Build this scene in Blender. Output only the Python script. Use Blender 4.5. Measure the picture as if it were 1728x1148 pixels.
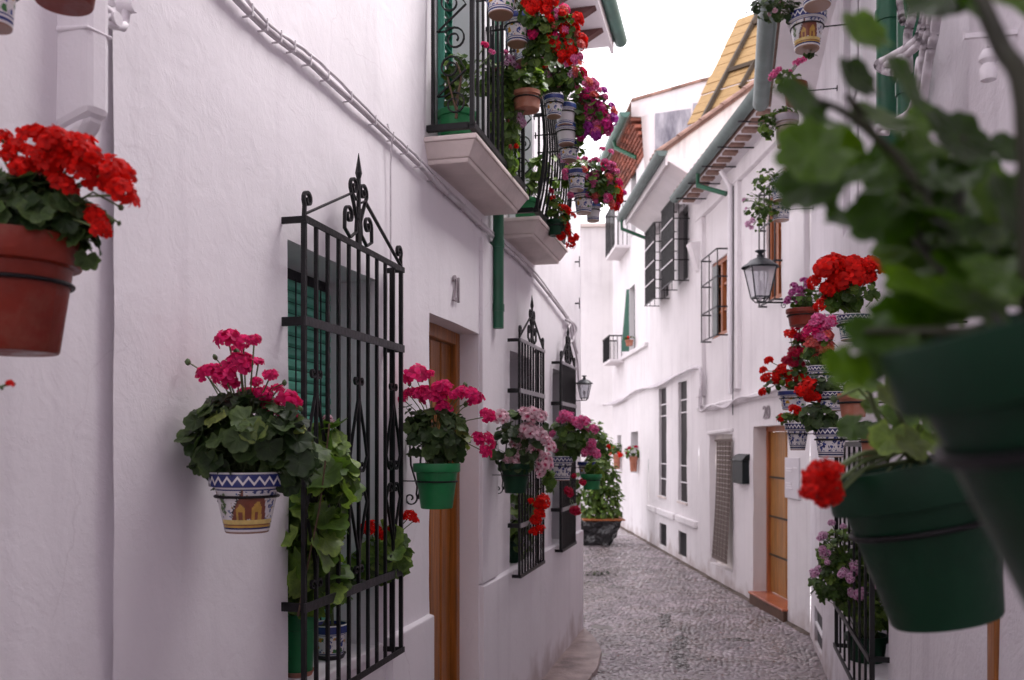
import bpy, bmesh, math, random
import numpy as np
from mathutils import Vector, Matrix, noise
random.seed(7)
rng = np.random.default_rng(7)
PI = math.pi
scene = bpy.context.scene
C = scene.collection
for o in list(bpy.data.objects):
    bpy.data.objects.remove(o)

# ------------------------------------------------------------------ camera, sky, sun, exposure
# World frame: Y runs down the alley along the house wall with the grilles, X across it, Z up.
FPX, HORIZ, EYE = 1500.0, 750.0, 1.8            # focal length and eye line in photograph pixels, eye height in metres
TH = math.atan(374 / 1500)
cs, sn = math.cos(TH), math.sin(TH)
cam = bpy.data.cameras.new('camera')
camo = bpy.data.objects.new('camera', cam)
C.objects.link(camo)
camo.location = (0, 0, EYE)
camo.rotation_euler = (PI / 2, 0, TH)
cam.sensor_width = 36
cam.lens = 36 * FPX / 1728
cam.shift_y = (HORIZ - 574) / 1728
cam.clip_start = 0.02
cam.clip_end = 600
cam.dof.use_dof = True
cam.dof.focus_distance = 3.3
cam.dof.aperture_fstop = 4.2
scene.camera = camo

world = bpy.data.worlds.new('World')
scene.world = world
world.use_nodes = True
wn = world.node_tree
wn.nodes.clear()
SUN_EL, SUN_ROT = math.radians(52), math.radians(55)
sky = wn.nodes.new('ShaderNodeTexSky')
sky.sky_type = 'NISHITA'
sky.sun_disc = False
sky.sun_elevation = SUN_EL
sky.sun_rotation = SUN_ROT
sky.air_density = 1.0
sky.dust_density = 4.0
hs = wn.nodes.new('ShaderNodeHueSaturation')
hs.inputs['Saturation'].default_value = 0.12
mx = wn.nodes.new('ShaderNodeMix')
mx.data_type = 'RGBA'
mx.inputs[0].default_value = 0.82               # thick even cloud over the clear-sky model
mx.inputs[7].default_value = (10.0, 9.35, 10.0, 1)
bg = wn.nodes.new('ShaderNodeBackground')
bg.inputs['Strength'].default_value = 0.11
wo = wn.nodes.new('ShaderNodeOutputWorld')
wn.links.new(sky.outputs[0], hs.inputs['Color'])
wn.links.new(hs.outputs[0], mx.inputs[6])
wn.links.new(mx.outputs[2], bg.inputs['Color'])
wn.links.new(bg.outputs[0], wo.inputs[0])

sun = bpy.data.lights.new('sun', 'SUN')
sun.energy = 1.5
sun.angle = math.radians(30)
sun.color = (1.0, 0.95, 0.93)
suno = bpy.data.objects.new('sun', sun)
C.objects.link(suno)
sd = Vector((math.sin(SUN_ROT) * math.cos(SUN_EL), math.cos(SUN_ROT) * math.cos(SUN_EL), math.sin(SUN_EL)))
suno.rotation_euler = (-sd).to_track_quat('-Z', 'Y').to_euler()

scene.view_settings.view_transform = 'Standard'
scene.view_settings.look = 'None'
scene.view_settings.exposure = 1.52
scene.view_settings.gamma = 1
scene.view_settings.use_curve_mapping = False
scene.cycles.use_denoising = True
scene.cycles.max_bounces = 10
scene.cycles.diffuse_bounces = 6

# ------------------------------------------------------------------ reading positions off the planes of the place
EYEP = Vector((0, 0, EYE))

def ray(px, py):
    u, v = (px - 864) / FPX, (HORIZ - py) / FPX
    return Vector((-sn + u * cs, cs + u * sn, v))

def at(px, py, zc):
    return EYEP + ray(px, py) * zc

def camz(p):
    return -sn * p[0] + cs * p[1]

class Frame:
    """A wall plane: t runs along it, d out into the street, z up."""
    def __init__(s, o, u, n):
        s.o, s.u, s.n = Vector(o), Vector(u), Vector(n)
    def p(s, t, d, z):
        return s.o + s.u * t + s.n * d + Vector((0, 0, z))
    def hit(s, px, py, d=0.0):
        r = ray(px, py)
        k = (s.o + s.n * d - EYEP).dot(s.n) / r.dot(s.n)
        return EYEP + r * k
    def at(s, px, py, d=0.0):
        q = s.hit(px, py, d)
        return (q - s.o).dot(s.u), q.z

FL = Frame((-1.43, 0, 0), (0, 1, 0), (1, 0, 0))
FR = Frame((0.70, 0, 0), (0, 1, 0), (-1, 0, 0))
_a = math.radians(16.25)
FF = Frame((0.70, 8.8, 0), (-math.sin(_a), math.cos(_a), 0), (-math.cos(_a), -math.sin(_a), 0))

# ------------------------------------------------------------------ materials
MATS = {}

def nodes_of(m):
    m.use_nodes = True
    nt = m.node_tree
    b = nt.nodes['Principled BSDF']
    return nt, b

def N(nt, typ, **kw):
    n = nt.nodes.new(typ)
    for k, v in kw.items():
        if k.startswith('i_'):
            k = k[2:]
            n.inputs[int(k) if k.isdigit() else k].default_value = v
        else:
            setattr(n, k, v)
    return n

def ramp(nt, stops, interp='LINEAR'):
    r = nt.nodes.new('ShaderNodeValToRGB')
    r.color_ramp.interpolation = interp
    e = r.color_ramp.elements
    while len(e) > 1:
        e.remove(e[-1])
    e[0].position = stops[0][0]
    e[0].color = (*stops[0][1], 1)
    for p, c in stops[1:]:
        x = e.new(p)
        x.color = (*c, 1)
    return r

def mat(name, col, rough=0.6, var=0.12, scale=8.0, bump=0.0, bscale=30.0, metal=0.0, spec=0.5, stretch=None, dark=None, island=False, wear=None):
    """Base colour broken up by noise; optional relief; stretch scales the noise space (wood grain, brushed streaks)."""
    if name in MATS:
        return MATS[name]
    m = bpy.data.materials.new(name)
    nt, b = nodes_of(m)
    L = nt.links.new
    tc = N(nt, 'ShaderNodeTexCoord')
    src = tc.outputs['Object']
    if stretch:
        mp = N(nt, 'ShaderNodeMapping')
        mp.inputs['Scale'].default_value = stretch
        L(src, mp.inputs[0])
        src = mp.outputs[0]
    nz = N(nt, 'ShaderNodeTexNoise', i_Scale=scale, i_Detail=6.0, i_Roughness=0.6)
    L(src, nz.inputs['Vector'])
    lo = dark if dark else tuple(c * (1 - var) for c in col)
    hi = tuple(min(1, c * (1 + var)) for c in col)
    r = ramp(nt, [(0.3, lo), (0.7, hi)])
    L(nz.outputs['Fac'], r.inputs[0])
    out = r.outputs[0]
    if island:
        g = N(nt, 'ShaderNodeNewGeometry')
        mr = N(nt, 'ShaderNodeMapRange', i_3=0.6, i_4=1.35)
        L(g.outputs['Random Per Island'], mr.inputs[0])
        h = N(nt, 'ShaderNodeHueSaturation')
        L(mr.outputs[0], h.inputs['Value'])
        L(out, h.inputs['Color'])
        out = h.outputs[0]
    if wear:
        # lime bloom, splashes and scuffs
        wz = N(nt, 'ShaderNodeTexNoise', i_Scale=11.0, i_Detail=8.0, i_Roughness=0.7)
        L(tc.outputs['Object'], wz.inputs['Vector'])
        wr = ramp(nt, [(0.50, (0, 0, 0)), (0.72, (0.55, 0.55, 0.55))])
        L(wz.outputs['Fac'], wr.inputs[0])
        wx = N(nt, 'ShaderNodeMix', data_type='RGBA')
        L(wr.outputs[0], wx.inputs[0])
        L(out, wx.inputs[6])
        wx.inputs[7].default_value = (*wear, 1)
        out = wx.outputs[2]
        rz = ramp(nt, [(0.40, (rough, rough, rough)), (0.7, (0.8, 0.8, 0.8))])
        L(wz.outputs['Fac'], rz.inputs[0])
        L(rz.outputs[0], b.inputs['Roughness'])
    L(out, b.inputs['Base Color'])
    if not wear:
        b.inputs['Roughness'].default_value = rough
    b.inputs['Metallic'].default_value = metal
    b.inputs['Specular IOR Level'].default_value = spec
    if bump:
        nb = N(nt, 'ShaderNodeTexNoise', i_Scale=bscale, i_Detail=5.0)
        L(src, nb.inputs['Vector'])
        bp = N(nt, 'ShaderNodeBump', i_Strength=bump, i_Distance=0.01)
        L(nb.outputs['Fac'], bp.inputs['Height'])
        L(bp.outputs[0], b.inputs['Normal'])
    MATS[name] = m
    return m

def plaster(name, col, rough_relief=1.0, stain=0.1):
    if name in MATS:
        return MATS[name]
    m = bpy.data.materials.new(name)
    nt, b = nodes_of(m)
    L = nt.links.new
    g = N(nt, 'ShaderNodeNewGeometry')
    pos = g.outputs['Position']
    a = N(nt, 'ShaderNodeTexNoise', i_Scale=1.1, i_Detail=7.0, i_Roughness=0.62)
    L(pos, a.inputs['Vector'])
    r = ramp(nt, [(0.30, tuple(c * (1 - stain) for c in col)), (0.55, col), (0.8, tuple(min(1, c * 1.02) for c in col))])
    L(a.outputs['Fac'], r.inputs[0])
    # faint vertical rain streaks
    mp = N(nt, 'ShaderNodeMapping')
    mp.inputs['Scale'].default_value = (5, 5, 0.35)
    L(pos, mp.inputs[0])
    s = N(nt, 'ShaderNodeTexNoise', i_Scale=1.6, i_Detail=5.0)
    L(mp.outputs[0], s.inputs['Vector'])
    sr = ramp(nt, [(0.52, (1, 1, 1)), (0.76, (1 - stain * 1.1, 1 - stain * 1.2, 1 - stain * 1.1))])
    L(s.outputs['Fac'], sr.inputs[0])
    mm = N(nt, 'ShaderNodeMix', data_type='RGBA', blend_type='MULTIPLY')
    mm.inputs[0].default_value = 1.0
    L(r.outputs[0], mm.inputs[6])
    L(sr.outputs[0], mm.inputs[7])
    # splash dirt that has settled on the foot of the wall
    sep = N(nt, 'ShaderNodeSeparateXYZ')
    L(pos, sep.inputs[0])
    dn = N(nt, 'ShaderNodeTexNoise', i_Scale=4.0, i_Detail=6.0)
    L(pos, dn.inputs['Vector'])
    ad = N(nt, 'ShaderNodeMath', operation='MULTIPLY_ADD', i_1=0.9)
    L(dn.outputs['Fac'], ad.inputs[0])
    L(sep.outputs['Z'], ad.inputs[2])
    dr = ramp(nt, [(0.42, (0.62, 0.55, 0.52)), (0.68, (1, 1, 1))])
    L(ad.outputs[0], dr.inputs[0])
    m2 = N(nt, 'ShaderNodeMix', data_type='RGBA', blend_type='MULTIPLY')
    m2.inputs[0].default_value = 0.8
    L(mm.outputs[2], m2.inputs[6])
    L(dr.outputs[0], m2.inputs[7])
    # hairline cracks and filled patches, here and there
    cv = N(nt, 'ShaderNodeTexNoise', i_Scale=3.0, i_Detail=5.0)
    L(pos, cv.inputs['Vector'])
    ca = N(nt, 'ShaderNodeVectorMath', operation='MULTIPLY_ADD')
    ca.inputs[1].default_value = (0.35, 0.35, 0.35)
    L(cv.outputs['Color'], ca.inputs[0])
    L(pos, ca.inputs[2])
    vo = N(nt, 'ShaderNodeTexVoronoi', feature='DISTANCE_TO_EDGE', i_Scale=0.9)
    L(ca.outputs[0], vo.inputs['Vector'])
    vr = ramp(nt, [(0.0, (0.84, 0.81, 0.82)), (0.0025, (1, 1, 1))])
    L(vo.outputs['Distance'], vr.inputs[0])
    pm = N(nt, 'ShaderNodeTexNoise', i_Scale=0.7, i_Detail=3.0)
    L(pos, pm.inputs['Vector'])
    pr = ramp(nt, [(0.52, (0, 0, 0)), (0.62, (0.7, 0.7, 0.7))])
    L(pm.outputs['Fac'], pr.inputs[0])
    m4 = N(nt, 'ShaderNodeMix', data_type='RGBA', blend_type='MULTIPLY')
    L(pr.outputs[0], m4.inputs[0])
    L(m2.outputs[2], m4.inputs[6])
    L(vr.outputs[0], m4.inputs[7])
    L(m4.outputs[2], b.inputs['Base Color'])
    b.inputs['Roughness'].default_value = 0.85
    b.inputs['Specular IOR Level'].default_value = 0.25
    # trowelled relief: broad waves, ridges left by the float, grain
    n1 = N(nt, 'ShaderNodeTexNoise', i_Scale=7.0, i_Detail=4.0, i_Roughness=0.55, i_Distortion=1.2)
    n2 = N(nt, 'ShaderNodeTexNoise', i_Scale=38.0, i_Detail=5.0, i_Roughness=0.6, i_Distortion=0.6)
    n3 = N(nt, 'ShaderNodeTexNoise', i_Scale=18.0, i_Detail=3.0, i_Distortion=2.5)
    for n in (n1, n2, n3):
        L(pos, n.inputs['Vector'])
    rg = ramp(nt, [(0.47, (0, 0, 0)), (0.5, (1, 1, 1)), (0.53, (0, 0, 0))])
    L(n3.outputs['Fac'], rg.inputs[0])
    b1 = N(nt, 'ShaderNodeBump', i_Strength=0.16 * rough_relief, i_Distance=0.02)
    b2 = N(nt, 'ShaderNodeBump', i_Strength=0.20 * rough_relief, i_Distance=0.006)
    b3 = N(nt, 'ShaderNodeBump', i_Strength=0.10 * rough_relief, i_Distance=0.003)
    L(n1.outputs['Fac'], b1.inputs['Height'])
    L(n2.outputs['Fac'], b2.inputs['Height'])
    L(rg.outputs[0], b3.inputs['Height'])
    L(b1.outputs[0], b2.inputs['Normal'])
    L(b2.outputs[0], b3.inputs['Normal'])
    L(b3.outputs[0], b.inputs['Normal'])
    MATS[name] = m
    return m

def leafmat(name, col, light, rough=0.45, sheen=0.5, trans=0.22):
    """Two-sided leaf: tone varies leaf to leaf, pale radial veins and a darker ring from the leaf's own UV."""
    if name in MATS:
        return MATS[name]
    m = bpy.data.materials.new(name)
    nt, b = nodes_of(m)
    L = nt.links.new
    g = N(nt, 'ShaderNodeNewGeometry')
    oi = N(nt, 'ShaderNodeObjectInfo')
    ad = N(nt, 'ShaderNodeMath', operation='ADD')
    fr = N(nt, 'ShaderNodeMath', operation='FRACT')
    L(g.outputs['Random Per Island'], ad.inputs[0])
    L(oi.outputs['Random'], ad.inputs[1])
    L(ad.outputs[0], fr.inputs[0])
    dk = tuple(c * 0.6 for c in col)
    r = ramp(nt, [(0.0, dk), (0.5, col), (0.85, light), (1.0, tuple(min(1, c * 1.25) for c in light))])
    L(fr.outputs[0], r.inputs[0])
    uv = N(nt, 'ShaderNodeUVMap')
    uv.uv_map = 'UVMap'
    vl = N(nt, 'ShaderNodeVectorMath', operation='LENGTH')
    L(uv.outputs[0], vl.inputs[0])
    rr = ramp(nt, [(0.0, (1.25, 1.25, 1.1)), (0.18, (1, 1, 1)), (0.5, (0.8, 0.82, 0.85)), (0.68, (0.78, 0.8, 0.8)), (0.82, (1.05, 1.05, 1.0)), (1.0, (1.1, 1.08, 1.0))])
    L(vl.outputs['Value'], rr.inputs[0])
    sp = N(nt, 'ShaderNodeSeparateXYZ')
    L(uv.outputs[0], sp.inputs[0])
    an = N(nt, 'ShaderNodeMath', operation='ARCTAN2')
    L(sp.outputs[0], an.inputs[0])
    L(sp.outputs[1], an.inputs[1])
    mu = N(nt, 'ShaderNodeMath', operation='MULTIPLY', i_1=7.0)
    L(an.outputs[0], mu.inputs[0])
    co = N(nt, 'ShaderNodeMath', operation='COSINE')
    L(mu.outputs[0], co.inputs[0])
    vr = ramp(nt, [(0.88, (1, 1, 1)), (0.995, (1.18, 1.16, 1.1))])
    L(co.outputs[0], vr.inputs[0])
    m1 = N(nt, 'ShaderNodeMix', data_type='RGBA', blend_type='MULTIPLY')
    m1.inputs[0].default_value = 1
    L(r.outputs[0], m1.inputs[6])
    L(rr.outputs[0], m1.inputs[7])
    m2 = N(nt, 'ShaderNodeMix', data_type='RGBA', blend_type='MULTIPLY')
    m2.inputs[0].default_value = 1
    L(m1.outputs[2], m2.inputs[6])
    L(vr.outputs[0], m2.inputs[7])
    nz = N(nt, 'ShaderNodeTexNoise', i_Scale=9.0, i_Detail=4.0)
    L(uv.outputs[0], nz.inputs['Vector'])
    nr = ramp(nt, [(0.3, (0.8, 0.8, 0.8)), (0.7, (1.15, 1.15, 1.1))])
    L(nz.outputs['Fac'], nr.inputs[0])
    m3 = N(nt, 'ShaderNodeMix', data_type='RGBA', blend_type='MULTIPLY')
    m3.inputs[0].default_value = 1
    L(m2.outputs[2], m3.inputs[6])
    L(nr.outputs[0], m3.inputs[7])
    L(m3.outputs[2], b.inputs['Base Color'])
    b.inputs['Roughness'].default_value = rough
    b.inputs['Specular IOR Level'].default_value = sheen
    bp = N(nt, 'ShaderNodeBump', i_Strength=0.22, i_Distance=0.003)
    L(co.outputs[0], bp.inputs['Height'])
    L(bp.outputs[0], b.inputs['Normal'])
    tr = N(nt, 'ShaderNodeBsdfTranslucent')
    th = N(nt, 'ShaderNodeHueSaturation', i_Value=1.6, i_Saturation=1.1)
    L(m3.outputs[2], th.inputs['Color'])
    L(th.outputs[0], tr.inputs['Color'])
    ms = N(nt, 'ShaderNodeMixShader', i_0=trans)
    L(b.outputs[0], ms.inputs[1])
    L(tr.outputs[0], ms.inputs[2])
    L(ms.outputs[0], nt.nodes['Material Output'].inputs[0])
    MATS[name] = m
    return m

def petalmat(name, outer, inner, edge=None):
    if name in MATS:
        return MATS[name]
    m = bpy.data.materials.new(name)
    nt, b = nodes_of(m)
    L = nt.links.new
    uv = N(nt, 'ShaderNodeUVMap')
    uv.uv_map = 'UVMap'
    sp = N(nt, 'ShaderNodeSeparateXYZ')
    L(uv.outputs[0], sp.inputs[0])
    r = ramp(nt, [(0.0, inner), (0.2, inner), (0.5, outer), (1.0, edge or outer)])
    L(sp.outputs[1], r.inputs[0])
    g = N(nt, 'ShaderNodeNewGeometry')
    mr = N(nt, 'ShaderNodeMapRange', i_3=0.62, i_4=1.22)
    L(g.outputs['Random Per Island'], mr.inputs[0])
    h = N(nt, 'ShaderNodeHueSaturation')
    L(mr.outputs[0], h.inputs['Value'])
    L(r.outputs[0], h.inputs['Color'])
    L(h.outputs[0], b.inputs['Base Color'])
    b.inputs['Roughness'].default_value = 0.55
    b.inputs['Specular IOR Level'].default_value = 0.2
    tr = N(nt, 'ShaderNodeBsdfTranslucent')
    L(h.outputs[0], tr.inputs['Color'])
    ms = N(nt, 'ShaderNodeMixShader', i_0=0.45)
    L(b.outputs[0], ms.inputs[1])
    L(tr.outputs[0], ms.inputs[2])
    L(ms.outputs[0], nt.nodes['Material Output'].inputs[0])
    MATS[name] = m
    return m

def glass(name, tint=(0.9, 0.92, 0.95), clear=0.75):
    if name in MATS:
        return MATS[name]
    m = bpy.data.materials.new(name)
    nt, b = nodes_of(m)
    tb = N(nt, 'ShaderNodeBsdfTransparent')
    tb.inputs[0].default_value = (*tint, 1)
    b.inputs['Base Color'].default_value = (0.75, 0.73, 0.76, 1)
    b.inputs['Roughness'].default_value = 0.12
    ms = N(nt, 'ShaderNodeMixShader', i_0=1 - clear)
    nt.links.new(tb.outputs[0], ms.inputs[1])
    nt.links.new(b.outputs[0], ms.inputs[2])
    nt.links.new(ms.outputs[0], nt.nodes['Material Output'].inputs[0])
    MATS[name] = m
    return m

WHITE = (0.80, 0.765, 0.80)
M_wall = plaster('lime_plaster', WHITE, 1.0, 0.07)
M_rough = plaster('rough_plaster', (0.78, 0.745, 0.785), 2.6, 0.12)
M_far = plaster('far_plaster', (0.77, 0.74, 0.755), 0.8, 0.10)
M_old = plaster('weathered_plaster', (0.78, 0.735, 0.70), 1.4, 0.30)
M_soffit = mat('soffit_paint', (0.74, 0.70, 0.72), 0.8, 0.08, 2.0, 0.2, 20)
M_trim = mat('white_trim', (0.80, 0.77, 0.80), 0.7, 0.06, 5.0, 0.3, 25)
M_slab = mat('balcony_stone', (0.66, 0.57, 0.54), 0.7, 0.10, 5.0, 0.25, 30)
M_iron = mat('black_iron', (0.005, 0.0045, 0.006), 0.45, 0.3, 20, 0.25, 60, 0.0, 0.3)
M_iron_worn = mat('worn_iron', (0.018, 0.016, 0.020), 0.5, 0.4, 15, 0.3, 50)
M_green = mat('green_paint', (0.006, 0.18, 0.05), 0.35, 0.25, 6, 0.1, 20, wear=(0.05, 0.17, 0.09))
M_darkgreen = mat('dark_green_paint', (0.003, 0.034, 0.014), 0.38, 0.3, 6, 0.25, 12, spec=0.25, wear=(0.018, 0.048, 0.030))
M_gutter = mat('grey_green_gutter', (0.10, 0.145, 0.135), 0.45, 0.25, 4, 0.1, 20)
M_pipegreen = mat('pipe_green', (0.006, 0.095, 0.045), 0.4, 0.25, 5, 0.1, 20)
M_blind = mat('green_blind', (0.13, 0.48, 0.35), 0.45, 0.12, 6)
M_terra = mat('terracotta', (0.20, 0.020, 0.008), 0.3, 0.25, 7, 0.2, 25, spec=0.35, wear=(0.24, 0.10, 0.07))
M_terra2 = mat('pale_terracotta', (0.38, 0.14, 0.085), 0.8, 0.25, 9, 0.3, 30, wear=(0.45, 0.36, 0.32))
M_tile = mat('roof_clay', (0.24, 0.145, 0.115), 0.85, 0.35, 9, 0.5, 30, island=True)
M_brick = mat('brick_red', (0.30, 0.10, 0.066), 0.85, 0.3, 12, 0.5, 40, island=True)
M_wood = mat('varnished_wood', (0.29, 0.095, 0.012), 0.4, 0.5, 3.0, 0.2, 10, stretch=(14, 14, 0.7))
M_wood2 = mat('honey_wood', (0.36, 0.16, 0.035), 0.4, 0.4, 3.0, 0.2, 10, stretch=(12, 12, 0.7))
M_wood3 = mat('orange_frame', (0.36, 0.11, 0.035), 0.45, 0.3, 3.0, 0.1, 10, stretch=(12, 12, 0.7))
M_straw = mat('straw_board', (0.36, 0.235, 0.10), 0.75, 0.18, 5, 0.2, 20, stretch=(2, 2, 9))
M_beam = mat('dark_beam', (0.05, 0.035, 0.02), 0.7, 0.3, 6)
M_soil = mat('soil', (0.03, 0.02, 0.014), 0.95, 0.4, 40, 0.8, 60)
M_cable = mat('painted_cable', (0.60, 0.56, 0.59), 0.6, 0.15, 6, 0.3, 30)
M_grey = mat('grey_render', (0.40, 0.40, 0.44), 0.85, 0.3, 2.0, 0.4, 15, stretch=(3, 3, 0.8), dark=(0.13, 0.13, 0.17))
M_dark = mat('dark_interior', (0.02, 0.02, 0.025), 0.6, 0.2, 5)
M_pane = mat('window_pane', (0.03, 0.033, 0.04), 0.2, 0.2, 2.0, spec=0.35)
M_plastic = mat('black_plastic_sheet', (0.010, 0.010, 0.012), 0.25, 0.3, 5, 0.5, 14, spec=0.7)
M_box = mat('mailbox_green', (0.008, 0.013, 0.014), 0.45, 0.2, 6, spec=0.25)
M_stepred = mat('red_step_tile', (0.40, 0.12, 0.06), 0.25, 0.2, 5)
M_stepside = mat('brown_step_side', (0.10, 0.05, 0.03), 0.6, 0.3, 7)
M_esparto = mat('woven_esparto', (0.16, 0.125, 0.11), 0.9, 0.4, 30, 0.5, 60, stretch=(1, 1, 6))
M_glass = glass('lantern_glass', clear=0.55)
M_lampgrey = mat('lantern_metal', (0.025, 0.03, 0.036), 0.4, 0.3, 12)
M_meter = mat('meter_cover', (0.62, 0.59, 0.63), 0.5, 0.05, 4)
M_digit = mat('number_tile', (0.30, 0.26, 0.28), 0.6, 0.2, 20)
M_stem = mat('green_stem', (0.10, 0.14, 0.05), 0.6, 0.3, 12)
M_woodstem = mat('brown_stem', (0.10, 0.06, 0.035), 0.8, 0.3, 20)
M_darkstem = mat('dark_stem', (0.028, 0.030, 0.012), 0.6, 0.3, 12)
M_bud = mat('flower_bud', (0.06, 0.10, 0.03), 0.6, 0.3, 20)

# ------------------------------------------------------------------ mesh helpers
class MB:
    def __init__(s):
        s.v, s.f, s.m, s.uv = [], [], [], {}
    def add(s, vs, fs, mi=0):
        k = len(s.v)
        s.v += [Vector(x) for x in vs]
        for f in fs:
            s.f.append([i + k for i in f])
            s.m.append(mi)
        return k
    def hexa(s, p, mi=0):
        """p: 8 corners, bottom ring 0-3, top ring 4-7."""
        s.add(p, [(3, 2, 1, 0), (4, 5, 6, 7), (0, 1, 5, 4), (1, 2, 6, 5), (2, 3, 7, 6), (3, 0, 4, 7)], mi)
    def box(s, fr, t0, t1, d0, d1, z0, z1, mi=0):
        P = fr.p
        s.hexa([P(t0, d0, z0), P(t1, d0, z0), P(t1, d1, z0), P(t0, d1, z0), P(t0, d0, z1), P(t1, d0, z1), P(t1, d1, z1), P(t0, d1, z1)], mi)
    def bar(s, a, b, w, h=None, mi=0, up=None):
        """Square bar between two points."""
        a, b = Vector(a), Vector(b)
        h = h or w
        x = (b - a).normalized()
        u = Vector(up) if up else (Vector((0, 0, 1)) if abs(x.z) < 0.95 else Vector((1, 0, 0)))
        y = x.cross(u).normalized()
        z = y.cross(x).normalized()
        y, z = y * w / 2, z * h / 2
        s.hexa([a - y - z, a + y - z, a + y + z, a - y + z, b - y - z, b + y - z, b + y + z, b - y + z], mi)
    def tube(s, pts, r, n=6, mi=0, cap=True):
        pts = [Vector(p) for p in pts]
        rs = r if isinstance(r, (list, tuple)) else [r] * len(pts)
        prev = None
        rings = []
        for i, p in enumerate(pts):
            tg = (pts[min(i + 1, len(pts) - 1)] - pts[max(i - 1, 0)])
            tg = tg.normalized() if tg.length > 1e-9 else Vector((0, 0, 1))
            if prev is None:
                ref = Vector((0, 0, 1)) if abs(tg.z) < 0.9 else Vector((1, 0, 0))
                nx = tg.cross(ref).normalized()
            else:
                nx = (prev - tg * prev.dot(tg))
                nx = nx.normalized() if nx.length > 1e-6 else tg.orthogonal().normalized()
            prev = nx
            ny = tg.cross(nx)
            rings.append([p + (nx * math.cos(2 * PI * k / n) + ny * math.sin(2 * PI * k / n)) * rs[i] for k in range(n)])
        base = len(s.v)
        for rg in rings:
            s.v += rg
        for i in range(len(pts) - 1):
            for k in range(n):
                a, b2 = base + i * n + k, base + i * n + (k + 1) % n
                s.f.append([a, b2, b2 + n, a + n])
                s.m.append(mi)
        if cap:
            s.f.append([base + k for k in range(n)][::-1])
            s.m.append(mi)
            e = base + (len(pts) - 1) * n
            s.f.append([e + k for k in range(n)])
            s.m.append(mi)
    def lathe(s, prof, o, ax=None, n=28, mi=0, uvs=False):
        """prof: (r, h) pairs turned about the axis ax through o."""
        o = Vector(o)
        ax = Vector(ax or (0, 0, 1)).normalized()
        ref = Vector((1, 0, 0)) if abs(ax.x) < 0.9 else Vector((0, 1, 0))
        ey = ax.cross(ref).normalized()
        ex = ey.cross(ax).normalized()
        base = len(s.v)
        H = max(h for r, h in prof) or 1
        for r, h in prof:
            for k in range(n + 1):
                a = 2 * PI * k / n
                s.v.append(o + ax * h + (ex * math.cos(a) + ey * math.sin(a)) * r)
        for i in range(len(prof) - 1):
            for k in range(n):
                a = base + i * (n + 1) + k
                f = [a, a + 1, a + n + 2, a + n + 1]
                if uvs:
                    s.uv[len(s.f)] = [(k / n, prof[i][1] / H), ((k + 1) / n, prof[i][1] / H), ((k + 1) / n, prof[i + 1][1] / H), (k / n, prof[i + 1][1] / H)]
                s.f.append(f)
                s.m.append(mi)
    def mesh(s, name, mats, origin=(0, 0, 0), smooth=False, merge=False):
        me = bpy.data.meshes.new(name)
        o = Vector(origin)
        me.from_pydata([tuple(v - o) for v in s.v], [], s.f)
        for m in (mats if isinstance(mats, (list, tuple)) else [mats]):
            me.materials.append(m)
        me.polygons.foreach_set('material_index', s.m)
        if s.uv:
            l = me.uv_layers.new(name='UVMap')
            for fi, uvs in s.uv.items():
                p = me.polygons[fi]
                for j, li in enumerate(p.loop_indices):
                    l.data[li].uv = uvs[j]
        if merge:
            bm = bmesh.new()
            bm.from_mesh(me)
            bmesh.ops.remove_doubles(bm, verts=bm.verts, dist=1e-5)
            bmesh.ops.recalc_face_normals(bm, faces=bm.faces)
            bm.to_mesh(me)
            bm.free()
        if smooth:
            me.polygons.foreach_set('use_smooth', [True] * len(me.polygons))
            if smooth != True:
                try:
                    me.set_sharp_from_angle(angle=math.radians(smooth))
                except Exception:
                    pass
        me.update()
        return me
    def build(s, name, mats, parent=None, smooth=False, origin=None, merge=False, bevel=0.0):
        org = world_of(parent) if (parent is not None and origin is None) else Vector(origin or (0, 0, 0))
        me = s.mesh(name, mats, org, smooth, merge)
        ob = bpy.data.objects.new(name, me)
        C.objects.link(ob)
        if parent is not None:
            ob.parent = parent
            ob.location = org - world_of(parent)
        else:
            ob.location = org
        if bevel:
            md = ob.modifiers.new('edge', 'BEVEL')
            md.width = bevel
            md.segments = 2
            md.limit_method = 'ANGLE'
        return ob

def world_of(o):
    p = Vector((0, 0, 0))
    while o is not None:
        p += o.location
        o = o.parent
    return p

def put(name, me, parent, wpos, rot=None, scale=None):
    """Link an object that uses shared mesh data, at a world position, under its parent."""
    ob = bpy.data.objects.new(name, me)
    C.objects.link(ob)
    if parent is not None:
        ob.parent = parent
        ob.location = Vector(wpos) - world_of(parent)
    else:
        ob.location = wpos
    if rot is not None:
        ob.rotation_mode = 'QUATERNION'
        ob.rotation_quaternion = rot
    if scale is not None:
        ob.scale = (scale, scale, scale) if not hasattr(scale, '__len__') else scale
    return ob

def tag(o, label=None, cat=None, group=None, kind=None):
    for k, v in (('label', label), ('category', cat), ('group', group), ('kind', kind)):
        if v:
            o[k] = v
    return o

def thing(name, label, cat, loc, group=None):
    o = bpy.data.objects.new(name, None)
    o.empty_display_size = 0.1
    C.objects.link(o)
    o.location = loc
    return tag(o, label, cat, group)

def one_box(name, m, parent, fr, t0, t1, d0, d1, z0, z1, bevel=0.0):
    b = MB()
    b.box(fr, t0, t1, d0, d1, z0, z1)
    return b.build(name, m, parent, bevel=bevel)

def spiral(c, ex, ey, r0, turns, a0, n=22, rend=0.25):
    """Points of a scroll winding in from radius r0 about c in the plane ex, ey."""
    c, ex, ey = Vector(c), Vector(ex), Vector(ey)
    out = []
    for i in range(n):
        k = i / (n - 1)
        a = a0 + turns * 2 * PI * k
        r = r0 * (1 - (1 - rend) * k)
        out.append(c + ex * math.cos(a) * r + ey * math.sin(a) * r)
    return out

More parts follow.
